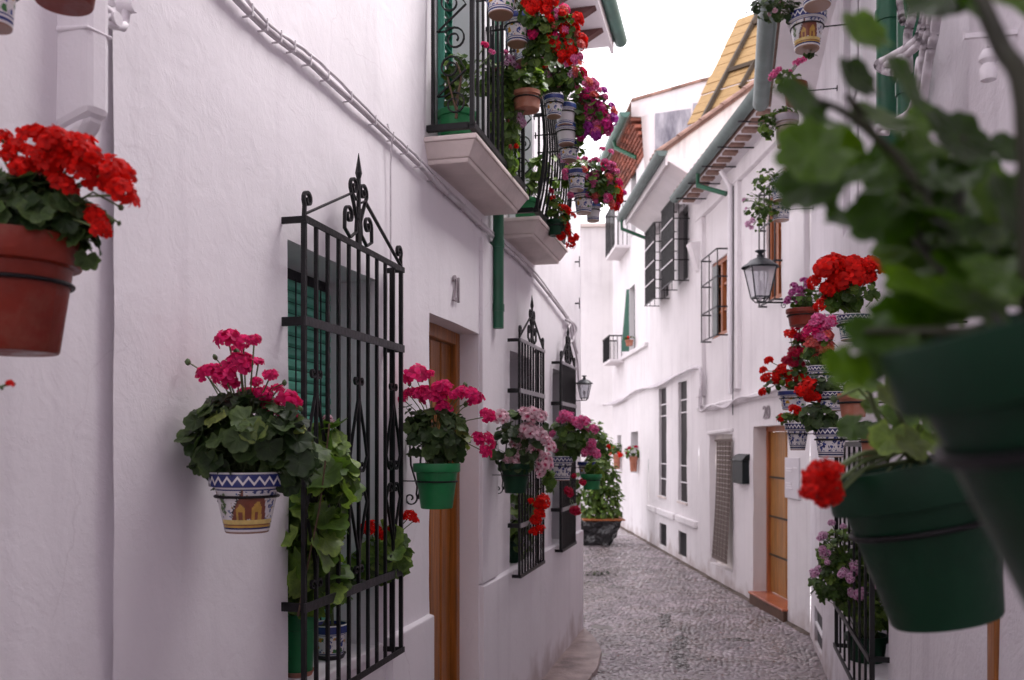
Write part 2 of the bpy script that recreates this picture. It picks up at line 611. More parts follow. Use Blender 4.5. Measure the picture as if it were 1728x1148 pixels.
def wall_mesh(fr, t0, t1, z0, z1, openings=(), cell=0.12, amp=0.004, seed=0.0, d=0.0):
    """A plastered wall face with real openings and reveals; hand-floated unevenness in the surface."""
    ts, zs = {t0, t1}, {z0, z1}
    for a, b2, c, e, dep in openings:
        ts |= {a, b2}
        zs |= {c, e}
    def fill(s):
        s = sorted(s)
        out = []
        for a, b2 in zip(s, s[1:]):
            n = max(1, int(math.ceil((b2 - a) / cell)))
            out += [a + (b2 - a) * i / n for i in range(n)]
        return out + [s[-1]]
    ts, zs = fill(ts), fill(zs)
    def off(t, z):
        q = Vector((t * 1.6 + seed, z * 1.6, seed))
        return d + amp * (noise.noise(q) * 1.5 + 0.6 * noise.noise(q * 3.7))
    def sh(t, z):
        q = Vector((t * 2.1, z * 2.1, seed + 9))
        return amp * 0.9 * noise.noise(q), amp * 0.9 * noise.noise(q + Vector((5, 5, 5)))
    def P(t, z):
        a, b2 = (0, 0) if t in (t0, t1) or z in (z0, z1) else sh(t, z)
        return fr.p(t + a, off(t, z), z + b2)
    b = MB()
    nt, nz = len(ts), len(zs)
    for z in zs:
        for t in ts:
            b.v.append(P(t, z))
    for j in range(nz - 1):
        for i in range(nt - 1):
            tc, zc = (ts[i] + ts[i + 1]) / 2, (zs[j] + zs[j + 1]) / 2
            if any(a < tc < b2 and c < zc < e for a, b2, c, e, dep in openings):
                continue
            k = j * nt + i
            b.f.append([k, k + 1, k + nt + 1, k + nt])
            b.m.append(0)
    for a, b2, c, e, dep in openings:
        loop = [(t, c) for t in ts if a <= t <= b2] + [(b2, z) for z in zs if c < z <= e] + [(t, e) for t in reversed(ts) if a <= t < b2] + [(a, z) for z in reversed(zs) if c <= z < e]
        k = len(b.v)
        for t, z in loop:
            b.v.append(P(t, z))
        for t, z in loop:
            x = sh(t, z)
            b.v.append(fr.p(t + x[0], off(t, z) - dep, z + x[1]))
        n = len(loop)
        for i in range(n - 1):
            b.f.append([k + i, k + n + i, k + n + i + 1, k + i + 1])
            b.m.append(0)
    return b

def text_mesh(s, size, depth):
    cu = bpy.data.curves.new('digits', 'FONT')
    cu.body = s
    cu.size = size
    cu.extrude = depth
    cu.align_x = 'CENTER'
    cu.align_y = 'CENTER'
    o = bpy.data.objects.new('digits', cu)
    C.objects.link(o)
    dg = bpy.context.evaluated_depsgraph_get()
    me = bpy.data.meshes.new_from_object(o.evaluated_get(dg))
    bpy.data.objects.remove(o)
    bpy.data.curves.remove(cu)
    return me

# ================================================================== ground
def sheet(name, pts, z, m, kind='structure', thick=0.0, parent=None):
    b = MB()
    n = len(pts)
    top = [Vector((x, y, z)) for x, y in pts]
    if thick:
        b.add(top + [Vector((x, y, z - thick)) for x, y in pts], [list(range(n))] + [[i, i + n, (i + 1) % n + n, (i + 1) % n] for i in range(n)])
    else:
        b.add(top, [list(range(n))])
    return tag(b.build(name, m, parent), kind=kind)

M_earth = mat('earth', (0.16, 0.14, 0.12), 0.9, 0.2, 3)
sheet('ground', [(-150, -150), (150, -150), (150, 150), (-150, 150)], -0.05, M_earth)

def road_mat():
    m = bpy.data.materials.new('wet_mortar')
    nt, b = nodes_of(m)
    L = nt.links.new
    g = N(nt, 'ShaderNodeNewGeometry')
    n1 = N(nt, 'ShaderNodeTexNoise', i_Scale=1.6, i_Detail=8.0, i_Roughness=0.65)
    n2 = N(nt, 'ShaderNodeTexNoise', i_Scale=45.0, i_Detail=4.0)
    L(g.outputs['Position'], n1.inputs['Vector'])
    L(g.outputs['Position'], n2.inputs['Vector'])
    r = ramp(nt, [(0.32, (0.07, 0.058, 0.052)), (0.5, (0.20, 0.175, 0.18)), (0.68, (0.32, 0.28, 0.28))])
    L(n1.outputs['Fac'], r.inputs[0])
    L(r.outputs[0], b.inputs['Base Color'])
    rr = ramp(nt, [(0.35, (0.18,) * 3), (0.65, (0.55,) * 3)])
    L(n1.outputs['Fac'], rr.inputs[0])
    L(rr.outputs[0], b.inputs['Roughness'])
    bp = N(nt, 'ShaderNodeBump', i_Strength=0.6, i_Distance=0.012)
    L(n2.outputs['Fac'], bp.inputs['Height'])
    L(bp.outputs[0], b.inputs['Normal'])
    return m
M_road = road_mat()
b = MB()
xs = np.linspace(-4.5, 1.0, 45)
ys = np.linspace(-6, 24, 160)
for y in ys:
    for x in xs:
        b.v.append(Vector((x, y, 0.010 * noise.noise(Vector((x * 1.1, y * 1.1, 3))) - 0.006)))
for j in range(len(ys) - 1):
    for i in range(len(xs) - 1):
        k = j * len(xs) + i
        b.f.append([k, k + 1, k + len(xs) + 1, k + len(xs)])
        b.m.append(0)
road = tag(b.build('road', M_road, smooth=True), kind='structure')

# stones set in the road: elongated pebbles, the largest in view singly, the others joined
M_stone = mat('wet_pebble', (0.265, 0.228, 0.242), 0.30, 0.4, 2.0, 0.15, 40, island=True, spec=0.7)
M_stone_dark = mat('wet_dark_pebble', (0.045, 0.036, 0.032), 0.25, 0.4, 3.0, 0.3, 40, island=True, spec=0.6)
def weather_stone(m):
    # broad dirt and damp areas across the whole road, on top of each stone's own tone
    nt = m.node_tree
    b = nt.nodes['Principled BSDF']
    L = nt.links.new
    src = b.inputs['Base Color'].links[0].from_socket
    g = N(nt, 'ShaderNodeNewGeometry')
    n1 = N(nt, 'ShaderNodeTexNoise', i_Scale=1.3, i_Detail=6.0, i_Roughness=0.7, i_Distortion=0.6)
    L(g.outputs['Position'], n1.inputs['Vector'])
    r = ramp(nt, [(0.34, (0.42, 0.36, 0.31)), (0.46, (0.85, 0.80, 0.76)), (0.56, (1.0, 0.98, 1.0)), (0.72, (1.35, 1.28, 1.28))])
    L(n1.outputs['Fac'], r.inputs[0])
    x = N(nt, 'ShaderNodeMix', data_type='RGBA', blend_type='MULTIPLY')
    x.inputs[0].default_value = 1
    L(src, x.inputs[6])
    L(r.outputs[0], x.inputs[7])
    L(x.outputs[2], b.inputs['Base Color'])
    rr = ramp(nt, [(0.36, (0.16,) * 3), (0.6, (0.48,) * 3)])
    L(n1.outputs['Fac'], rr.inputs[0])
    L(rr.outputs[0], b.inputs['Roughness'])
weather_stone(M_stone)
for m_ in (M_stone, M_stone_dark, M_road):
    b_ = m_.node_tree.nodes['Principled BSDF']
    b_.inputs['Coat Weight'].default_value = 0.7
    b_.inputs['Coat Roughness'].default_value = 0.12
M_kerb = mat('pink_kerb_concrete', (0.34, 0.265, 0.25), 0.5, 0.4, 5.0, 0.7, 45, dark=(0.17, 0.13, 0.12))

def pebble(seed):
    r = random.Random(seed)
    n = 7
    vs, fs = [], []
    for ring, (rad, h) in enumerate(((1.0, -0.3), (0.86, 0.55), (0.45, 0.95))):
        for k in range(n):
            a = 2 * PI * k / n
            q = rad * (0.86 + 0.28 * r.random() if ring == 0 else 0.95)
            vs.append((math.cos(a) * q, math.sin(a) * q, h))
    vs.append((0, 0, 1.0))
    for rg in range(2):
        for k in range(n):
            a, c = rg * n + k, rg * n + (k + 1) % n
            fs.append((a, c, c + n, a + n))
    for k in range(n):
        fs.append((2 * n + k, 2 * n + (k + 1) % n, 3 * n))
    return vs, fs
PEB = [pebble(i) for i in range(6)]
PEBM = []
for i, (vs, fs) in enumerate(PEB):
    for mm in (M_stone, M_stone_dark):
        me = bpy.data.meshes.new('cobblestone')
        me.from_pydata(vs, [], fs)
        me.materials.append(mm)
        me.polygons.foreach_set('use_smooth', [True] * len(fs))
        PEBM.append(me)

def in_road(x, y):
    xr = 0.68 if y < 8.8 else 0.68 - 0.2915 * (y - 8.8)
    if y < 8.55:
        xl = -1.40 + (0.34 if y < 7.6 else max(0.0, 0.34 * (8.5 - y) / 0.9))
    else:
        xl = -3.6
    return xl < x < xr

rs = random.Random(11)
stones = []
y = 5.0
while y < 17.5:
    st = 0.046 if y < 11 else 0.066
    x = -3.6
    while x < 0.7:
        px, py = x + rs.uniform(-0.4, 0.4) * st, y + rs.uniform(-0.4, 0.4) * st
        if in_road(px, py) and noise.noise(Vector((px * 1.3, py * 1.3, 7))) > -0.52:
            zc = camz((px, py))
            u = 864 + FPX * (px * cs + py * sn) / zc
            v = HORIZ + FPX * EYE / zc
            if 860 < u < 1480 and v < 1190:
                stones.append((px, py, v))
        x += st
    y += st * 0.8
stones.sort(key=lambda s: -s[2])
inframe = [s for s in stones if s[2] < 1150]
single = set(map(id, inframe[:300]))
jv, jf, jm = [], [], []
for s in stones:
    px, py, v = s
    u = 864 + FPX * (px * cs + py * sn) / camz((px, py))
    dark = (abs(u - 1149 - (v - 1100) * 0.05 + 5 * noise.noise(Vector((v * .05, 1, 1)))) < 12 and 1060 < v and noise.noise(Vector((px * 4, py * 4, 2))) > -0.25) or (abs(u - 1122) < 9 and 1035 < v < 1058) or (noise.noise(Vector((px * 1.7, py * 2.3, 21))) > 0.62)
    lx, ly, lz = rs.uniform(0.022, 0.042), rs.uniform(0.014, 0.022), rs.uniform(0.004, 0.011)
    a = rs.gauss(0.25, 0.45)
    z0 = 0.010 * noise.noise(Vector((px * 1.1, py * 1.1, 3))) - 0.006
    i = rs.randrange(6)
    if id(s) in single:
        put('cobblestone', PEBM[i * 2 + (1 if dark else 0)], road, (px, py, z0), Matrix.Rotation(a, 3, 'Z').to_quaternion(), (lx, ly, lz))
    else:
        k = len(jv)
        ca, sa = math.cos(a), math.sin(a)
        for (qx, qy, qz) in PEB[i][0]:
            X, Y = qx * lx, qy * ly
            jv.append((px + X * ca - Y * sa, py + X * sa + Y * ca, z0 + qz * lz))
        for f in PEB[i][1]:
            jf.append([q + k for q in f])
            jm.append(1 if dark else 0)
me = bpy.data.meshes.new('pebble_bed')
me.from_pydata(jv, [], jf)
me.materials.append(M_stone)
me.materials.append(M_stone_dark)
me.polygons.foreach_set('material_index', jm)
me.polygons.foreach_set('use_smooth', [True] * len(jf))
pb = bpy.data.objects.new('pebble_bed', me)
C.objects.link(pb)
pb.parent = road
pb['kind'] = 'stuff'

kp = [(-1.45, -6), (-1.07, -6), (-1.06, 3), (-1.08, 6.2), (-1.05, 7.0), (-1.10, 7.6), (-1.24, 8.1), (-1.40, 8.5), (-1.45, 8.5)]
sheet('pavement', kp, 0.03, M_kerb, thick=0.08)

# ================================================================== left terrace: the house at number 21 and its neighbours
HL = thing('white_house', 'white plastered house number 21 with three barred windows and two flowered balconies', 'house', (-1.43, 5.2, 0))
W1 = (2.673, 3.42, 0.97, 2.476, 0.23)
D21 = (4.076, 4.94, 0.02, 2.44, 0.165)
W2 = (5.68, 6.28, 0.97, 2.42, 0.2)
W3 = (7.10, 7.62, 0.97, 2.42, 0.2)
B1 = (4.34, 5.00, 3.30, 5.25, 0.30)
B2 = (5.66, 6.36, 3.27, 5.25, 0.30)
wall_mesh(FL, 1.82, 8.47, -0.15, 5.62, (W1, D21, W2, W3, B1, B2), 0.09, 0.006, 3.0).build('wall', M_wall, HL, smooth=40, bevel=0.006)
# end wall round the corner
EL = Frame(FL.p(8.47, 0, 0), (-1, 0, 0), (0, 1, 0))
wall_mesh(EL, 0, 4, -0.15, 5.62, (), 0.4, 0.005, 5.0).build('end_wall', M_wall, HL, smooth=True)
# plinth ledges
for a, c in ((3.53, 4.07), (4.95, 8.45)):
    bb = MB()
    n = int((c - a) / 0.1)
    for i in range(n):
        t0, t1 = a + (c - a) * i / n, a + (c - a) * (i + 1) / n
        w = lambda t: 0.006 * noise.noise(Vector((t * 2, 8, 1)))
        z0, z1 = 0.975 + w(t0) * 1.5, 0.975 + w(t1) * 1.5
        d0, d1 = 0.030 + w(t0), 0.030 + w(t1)
        P = FL.p
        bb.hexa([P(t0, -0.02, 0), P(t1, -0.02, 0), P(t1, d1, 0), P(t0, d0, 0), P(t0, -0.02, z0 + 0.012), P(t1, -0.02, z1 + 0.012), P(t1, d1, z1), P(t0, d0, z0)])
    bb.build('plinth', M_wall, HL, merge=True, bevel=0.006)
# shallow pilaster beyond the door
one_box('pilaster', M_wall, HL, FL, 4.95, 5.30, -0.02, 0.022, 0.99, 3.0, bevel=0.008)

def flat_scroll(b, pts, w=0.016, th=0.008, side=(1, 0, 0)):
    """Flat wrought-iron ribbon: width w along side, thickness th."""
    pts = [Vector(p) for p in pts]
    sd_ = Vector(side) * w / 2
    base = len(b.v)
    for i, p in enumerate(pts):
        tg = (pts[min(i + 1, len(pts) - 1)] - pts[max(i - 1, 0)]).normalized()
        nn = tg.cross(Vector(side)).normalized() * th / 2
        b.v += [p - sd_ - nn, p + sd_ - nn, p + sd_ + nn, p - sd_ + nn]
    for i in range(len(pts) - 1):
        for k in range(4):
            a, c = base + i * 4 + k, base + i * 4 + (k + 1) % 4
            b.f.append([a, c, c + 4, a + 4])
            b.m.append(0)
    e = base + (len(pts) - 1) * 4
    b.f += [[base + 3, base + 2, base + 1, base], [e, e + 1, e + 2, e + 3]]
    b.m += [0, 0]

M_rail_skylit = mat('skylit_iron_rail', (0.20, 0.18, 0.20), 0.35, 0.3, 12)  # black iron painted paler: sky reflection on the rails put into the base colour

def grille(house, fr, t0, t1, z0, z1, d, nb, zmid, zlow, crown=0.34, ornate=True, bw=0.0125, railm=None, ):
    g = bpy.data.objects.new('window_grille', None)
    g.empty_display_size = 0.1
    C.objects.link(g)
    g.parent = house
    g.location = fr.p((t0 + t1) / 2, d, z0) - world_of(house)
    P, u, nrm = fr.p, fr.u, fr.n
    ts = [t0 + (t1 - t0) * i / (nb - 1) for i in range(nb)]
    for i, t in enumerate(ts):
        bb = MB()
        w = bw * (1.25 if i in (0, nb - 1) else 1)
        bb.bar(P(t, d, z0), P(t, d, z1), w, w, up=nrm)
        bb.build('bar', M_iron, g, bevel=0.0012)
    bb = MB()
    bb.bar(P(t1, d * 0.45, z0), P(t1, d * 0.45, z1), bw, bw, up=nrm)
    bb.build('bar', M_iron, g)
    for z, th in ((z1, 0.022), (zmid, 0.030), (zlow, 0.030), (z0, 0.022)):
        bb = MB()
        bb.bar(P(t0 - 0.012, d + bw * 0.7, z), P(t1 + 0.012, d + bw * 0.7, z), bw * 0.6, th)
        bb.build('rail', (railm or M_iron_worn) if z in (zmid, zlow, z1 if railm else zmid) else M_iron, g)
    for z, th in ((z1, 0.022), (zmid, 0.030), (zlow, 0.030), (z0, 0.022)):
        for t in (t0, t1):
            bb = MB()
            bb.bar(P(t, -0.03, z), P(t, d + bw * 0.4, z), bw * 0.7, th * 0.98)
            bb.build('side_rail', M_iron, g)
    # crown: spear, two pairs of scrolls, raking stays, corner curls
    tm = (t0 + t1) / 2
    zt = z1 + 0.012
    sp = MB()
    sp.bar(P(tm, d, zt), P(tm, d, zt + crown * 0.72), bw, bw, up=nrm)
    sp.tube([P(tm, d, zt + crown * 0.70), P(tm, d, zt + crown * 0.78), P(tm, d, zt + crown * 1.0)], [0.006, 0.013, 0.001], 6)
    sp.build('finial', M_iron, g)
    up = Vector((0, 0, 1))
    for s in (-1, 1):
        sc = MB()
        q = u * s
        r = crown * 0.082
        c1 = P(tm, d, zt + crown * 0.60) + q * crown * 0.12
        pts = [P(tm, d, zt + 0.002) + q * 0.012, P(tm, d, zt + crown * 0.22) + q * 0.010, P(tm, d, zt + crown * 0.42) + q * crown * 0.13]
        pts += spiral(c1, q, up, r * 1.25, 1.25, -0.3, 24)
        flat_scroll(sc, pts, bw, 0.007, nrm)
        c2 = P(tm, d, zt + crown * 0.26) + q * crown * 0.25
        pts = [P(tm, d, zt + crown * 0.40) + q * 0.012, P(tm, d, zt + crown * 0.12) + q * crown * 0.07, P(tm, d, zt + crown * 0.03) + q * crown * 0.22, P(tm, d, zt + crown * 0.10) + q * crown * 0.36]
        pts += spiral(c2, q, up, r * 1.3, 1.2, 0.0, 22)
        flat_scroll(sc, pts, bw, 0.007, nrm)
        sc.build('scroll', M_iron, g)
        st = MB()
        flat_scroll(st, [P(tm, d, zt + crown * 0.47) + q * crown * 0.06, P(tm, d, zt + crown * 0.52) + q * crown * 0.17, P(t0 if s < 0 else t1, d, zt + 0.004)], bw, 0.006, nrm)
        st.build('stay', M_iron, g)
        cu = MB()
        tc = t0 if s < 0 else t1
        pts = [P(tc, d, zt - 0.005), P(tc, d, zt + crown * 0.10) - q * 0.004]
        pts += spiral(P(tc, d, zt + crown * 0.17) - q * crown * 0.075, q, up, crown * 0.085, 1.1, -0.2, 18)
        flat_scroll(cu, pts, bw, 0.009, nrm)
        cu.build('corner_curl', M_iron, g)
    if ornate:
        sp_ = ts[1] - ts[0]
        for i in (1, nb // 2, nb - 2):
            for s in (-1, 1):
                if i == nb - 2 and s > 0:
                    pass
                o = MB()
                q = u * s
                T = ts[i]
                zz = lambda k: zlow + 0.04 + (zmid - zlow - 0.18) * k
                for a, c, e, f in ((0.97, 0.60, 0.545, 1), (0.03, 0.36, 0.415, -1)):
                    pts = spiral(P(T, d, zz(a)) + q * 0.024, -q, up * f, 0.019, -1.0, 0.0, 16)[::-1]
                    pts = [p for p in pts] + [P(T, d, zz(a - 0.10 * f)) + q * 0.007, P(T, d, zz(a - 0.27 * f)) + q * sp_ * 0.62, P(T, d, zz(c - 0.005 * f)) + q * sp_ * 0.88]
                    pts += spiral(P(T, d, zz(e)) + q * 0.028, q, up * -f, 0.024, 1.0, 0.3, 16)
                    flat_scroll(o, pts, bw * 0.8, 0.007, nrm)
                o.build('ornament', M_iron, g)
    return g

grille(HL, FL, 2.634, 3.50, 0.94, 2.53, 0.078, 11, 2.20, 1.27)
grille(HL, FL, 5.62, 6.37, 0.94, 2.48, 0.078, 10, 2.15, 1.27, ornate=False, railm=M_rail_skylit)
grille(HL, FL, 7.05, 7.69, 0.94, 2.46, 0.078, 12, 2.13, 1.27, ornate=False, bw=0.017, railm=M_rail_skylit)

# windows behind the grilles
def empty_part(name, house, pos):
    g = bpy.data.objects.new(name, None)
    g.empty_display_size = 0.1
    C.objects.link(g)
    g.parent = house
    g.location = Vector(pos) - world_of(house)
    return g

bl = empty_part('roller_blind', HL, FL.p(3.05, -0.2, 0.97))
z = 0.97
k = 0
slat_me = None
while z < 2.43:
    if slat_me is None:
        bb = MB()
        P = FL.p
        bb.add([P(2.66, -0.215, z), P(3.43, -0.215, z), P(2.66, -0.203, z + 0.010), P(3.43, -0.203, z + 0.010), P(2.66, -0.203, z + 0.030), P(3.43, -0.203, z + 0.030), P(2.66, -0.213, z + 0.040), P(3.43, -0.213, z + 0.040)],
               [(0, 1, 3, 2), (2, 3, 5, 4), (4, 5, 7, 6)])
        s0 = bb.build('slat', M_blind, bl, origin=FL.p(2.66, -0.215, z))
        slat_me = s0.data
    else:
        put('slat', slat_me, bl, FL.p(2.66, -0.215 + rs.uniform(-0.001, 0.001), z))
    z += 0.043
one_box('blind_backing', M_dark, HL, FL, 2.6, 3.5, -0.26, -0.222, 0.9, 2.5)
one_box('window_sill', M_trim, HL, FL, 2.62, 3.47, -0.24, 0.012, 0.93, 0.972, bevel=0.006)
for t in (2.83, 3.09, 3.3):
    bb = MB()
    bb.tube([FL.p(t, -0.19, 0.98), FL.p(t, -0.19, 2.43)], 0.0035, 5)
    bb.build('blind_cord', M_dark, HL)
M_greyframe = mat('grey_window_frame', (0.16, 0.18, 0.18), 0.5, 0.1, 6)
for w in (W2, W3):
    wf = MB()
    for a, c, e, f in ((w[0], w[0] + 0.05, w[2], w[3]), (w[1] - 0.05, w[1], w[2], w[3]), (w[0] + 0.05, w[1] - 0.05, w[3] - 0.05, w[3]), (w[0] + 0.05, w[1] - 0.05, w[2], w[2] + 0.05), ((w[0] + w[1]) / 2 - 0.02, (w[0] + w[1]) / 2 + 0.02, w[2] + 0.05, w[3] - 0.05)):
        wf.box(FL, a, c, -0.195, -0.16, e, f)
    fo = wf.build('window', M_greyframe, HL)
    pn = MB()
    pn.box(FL, w[0], w[1], -0.21, -0.185, w[2], w[3])
    pn.build('pane', M_pane, fo)
    one_box('window_sill', M_trim, HL, FL, w[0] - 0.03, w[1] + 0.03, -0.2, 0.035, w[2] - 0.03, w[2] + 0.004, bevel=0.005)

def plank_door(house, fr, t0, t1, z0, z1, d, n, m, mframe, fw=0.07, depth=0.03):
    dr = empty_part('door', house, fr.p((t0 + t1) / 2, d, z0))
    fm = MB()
    fm.box(fr, t0, t0 + fw, d, d + depth + 0.03, z0, z1)
    fm.box(fr, t1 - fw, t1, d, d + depth + 0.03, z0, z1)
    fm.box(fr, t0 + fw, t1 - fw, d, d + depth + 0.03, z1 - fw, z1)
    fm.build('frame', mframe, dr, bevel=0.006)
    w = (t1 - t0 - 2 * fw) / n
    for i in range(n):
        bb = MB()
        a = t0 + fw + i * w
        bb.box(fr, a + 0.005, a + w - 0.005, d + 0.002, d + depth - 0.006 * (i % 2), z0 + 0.01, z1 - fw - 0.002)
        bb.build('plank', m, dr, bevel=0.004)
    return dr
d21 = plank_door(HL, FL, 4.06, 4.955, 0.02, 2.445, -0.175, 8, M_wood, M_wood, 0.075)
hb = MB()
hb.tube([FL.p(4.30, -0.12, 1.05), FL.p(4.30, -0.09, 1.07), FL.p(4.30, -0.09, 1.2), FL.p(4.30, -0.12, 1.22)], 0.007, 6)
hb.build('handle', M_iron_worn, d21)
dm = text_mesh('21', 0.155, 0.006)
dm.materials.append(M_digit)
q = Matrix((FL.u, Vector((0, 0, 1)), FL.n)).transposed()
tp = FL.at(770, 491, 0.01)
nb = put('house_number', dm, HL, FL.p(tp[0], 0.012, tp[1]), q.to_quaternion(), (0.78, 1.25, 1))

# electric cable clipped along the wall, a drop to the side, green rain pipe
cb = tag(None or thing('electric_cable', 'pair of white painted cables clipped slanting along the wall of number 21', 'cable', FL.p(3, 0.02, 4)), None)
pxs = [(330, -80), (400, 0), (452, 52), (500, 88), (560, 140), (640, 215), (690, 262), (735, 308), (790, 360), (845, 412), (905, 470), (962, 545)]
pts = []
for p in pxs:
    t, z = FL.at(*p, 0.02)
    pts.append((t, z))
def smooth(pts, n=6):
    P_ = [pts[0]] + list(pts) + [pts[-1]]
    out = []
    for i in range(1, len(P_) - 2):
        p0, p1, p2, p3 = [Vector(x) for x in P_[i - 1:i + 3]]
        for k in range(n):
            s = k / n
            out.append(0.5 * ((2 * p1) + (p2 - p0) * s + (2 * p0 - 5 * p1 + 4 * p2 - p3) * s * s + (-p0 + 3 * p1 - 3 * p2 + p3) * s ** 3))
    out.append(Vector(P_[-2]))
    return out
w1 = MB()
w1.tube([FL.p(q_[0], 0.022 + 0.001 * math.sin(i), q_[1] + 0.0015 * math.sin(i * 0.7)) for i, q_ in enumerate(smooth(pts))], 0.0125, 6)
w1.build('strand', M_cable, cb, smooth=True)
w1 = MB()
w1.tube([FL.p(q_[0], 0.028, q_[1] + 0.020 + 0.006 * math.sin(i * 0.35) + 0.002 * math.sin(i * 2.1)) for i, q_ in enumerate(smooth(pts))], 0.0065, 5)
w1.build('strand', M_cable, cb, smooth=True)
sp = smooth(pts)
clip = None
for i in range(2, len(sp) - 1, 3):
    c0 = FL.p(sp[i][0], 0.0, sp[i][1])
    if clip is None:
        bb = MB()
        bb.bar(c0 + Vector((0, 0, -0.014)), c0 + Vector((0.034, 0, -0.014)), 0.006, 0.004)
        bb.bar(c0 + Vector((0.035, 0, -0.016)), c0 + Vector((0.036, 0, 0.022)), 0.006, 0.003)
        clip = bb.build('clip', M_cable, cb, origin=c0)
    else:
        put('clip', clip.data, cb, c0)
dw = MB()
t_, z_ = FL.at(655, 232, 0.02)
t2, z2 = FL.at(660, 455, 0.02)
dw.tube([FL.p(t_ - 0.02, 0.025, z_ + 0.05), FL.p(t_ + 0.02, 0.03, z_ - 0.02), FL.p(t2 - 0.005, 0.02, z_ - 0.10), FL.p(t2, 0.018, z2), FL.p(t2, 0.018, z2 - 0.9)], 0.004, 5)
tag(dw.build('telephone_wire', M_cable), 'thin white wire hanging from the cable down beside the first crowned grille', 'wire')

rp = MB()
tz = FL.at(841, 560, 0.05)
TP = tz[0]
rp.tube([FL.p(TP, 0.05, tz[1] + 0.02), FL.p(TP, 0.05, 3.6), FL.p(TP, 0.05, 5.4)], 0.033, 14)
ro = rp.build('rain_pipe', M_pipegreen, None, smooth=40, origin=FL.p(TP, 0.05, tz[1]))
tag(ro, 'bright green rain pipe ending above the wall between door 21 and the second grille', 'pipe')
for px_, py_ in ((841, 412), (841, 520)):
    bb = MB()
    zz = FL.at(px_, py_, 0.05)[1]
    bb.tube([FL.p(TP, 0.05, zz - 0.022), FL.p(TP, 0.05, zz + 0.022)], 0.037, 14)
    bb.bar(FL.p(TP, -0.01, zz), FL.p(TP, 0.03, zz), 0.02, 0.03)
    bb.build('pipe_collar', M_pipegreen, ro, smooth=40)

# balconies
def balcony(house, fr, t0, t1, z0, d, belly=0.0, nb=11):
    P, u, nrm = fr.p, fr.u, fr.n
    bc = empty_part('balcony', house, P((t0 + t1) / 2, 0, z0))
    sl = MB()
    def tier(d0, ta, tb, za, d1, tc, td, zb):
        sl.hexa([P(tc, -0.03, zb), P(td, -0.03, zb), P(td, d1, zb), P(tc, d1, zb), P(ta, -0.03, za), P(tb, -0.03, za), P(tb, d0, za), P(ta, d0, za)])
    tier(d + 0.03, t0 - 0.03, t1 + 0.03, z0, d + 0.03, t0 - 0.03, t1 + 0.03, z0 - 0.025)
    tier(d + 0.022, t0 - 0.022, t1 + 0.022, z0 - 0.0251, d - 0.02, t0 + 0.02, t1 - 0.02, z0 - 0.095)
    tier(d - 0.024, t0 + 0.024, t1 - 0.024, z0 - 0.0951, d - 0.03, t0 + 0.03, t1 - 0.03, z0 - 0.118)
    sl.build('slab', M_slab, bc, bevel=0.005)
    zf, zt = z0 + 0.045, z0 + 1.0
    def prof(z):
        k = (z - zf) / (zt - zf)
        return belly * math.sin(PI * min(1, max(0, 1 - k)) ** 1.0) * (1 - k) ** 0.3 if belly else 0.0
    def post(t, dd, bulge, w=0.014, name='baluster'):
        bb = MB()
        m = 7 if belly else 1
        zs = [zf + (zt - zf) * i / m for i in range(m + 1)]
        for a, c in zip(zs, zs[1:]):
            bb.bar(P(t, dd + bulge * prof(a), a), P(t, dd + bulge * prof(c), c), w, w, up=u)
        bb.build(name, M_iron, bc)
    for i in range(nb):
        t = t0 + (t1 - t0) * i / (nb - 1)
        post(t, d, 1, 0.02 if i in (0, nb - 1) else 0.013)
    for t in (t0, t1):
        post(t, 0.03, 0, 0.016)
        if t == t1:
            for k in (1, 2):
                post(t, 0.03 + (d - 0.03) * k / 3, 0, 0.012)
    for z, hh in ((zf, 0.03), (zt, 0.022)):
        rl = MB()
        rl.bar(P(t0 - 0.006, d, z), P(t1 + 0.006, d, z), 0.03, hh)
        for t in (t0, t1):
            rl.bar(P(t, 0.0, z), P(t, d - 0.016, z), 0.026, hh)
        rl.build('rail', M_iron, bc)
    # scroll panel closing the near end
    up = Vector((0, 0, 1))
    for k in range(3):
        sc = MB()
        zc0 = zf + 0.05 + 0.31 * k
        dm_ = 0.03 + (d - 0.03) * 0.5
        r = (d - 0.05) * 0.42
        pts = spiral(P(t0, dm_ + 0.01, zc0 + 0.06), nrm, up, r * 0.8, -1.5, 2.4, 24)[::-1]
        pts += [P(t0, 0.05, zc0 + 0.10)] + [P(t0, d - 0.03, zc0 + 0.22)]
        pts += spiral(P(t0, dm_ - 0.01, zc0 + 0.235), nrm, up, r * 0.8, 1.5, 0.2, 24)
        flat_scroll(sc, pts, 0.010, 0.007, u)
        sc.build('scroll', M_iron, bc)
    return bc
balcony(HL, FL, 4.05, 5.10, 3.27, 0.225, 0.0, 12)
balcony(HL, FL, 5.50, 6.44, 3.24, 0.215, 0.07, 12)
M_shutter = mat('green_shutter', (0.03, 0.22, 0.15), 0.45, 0.15, 6)
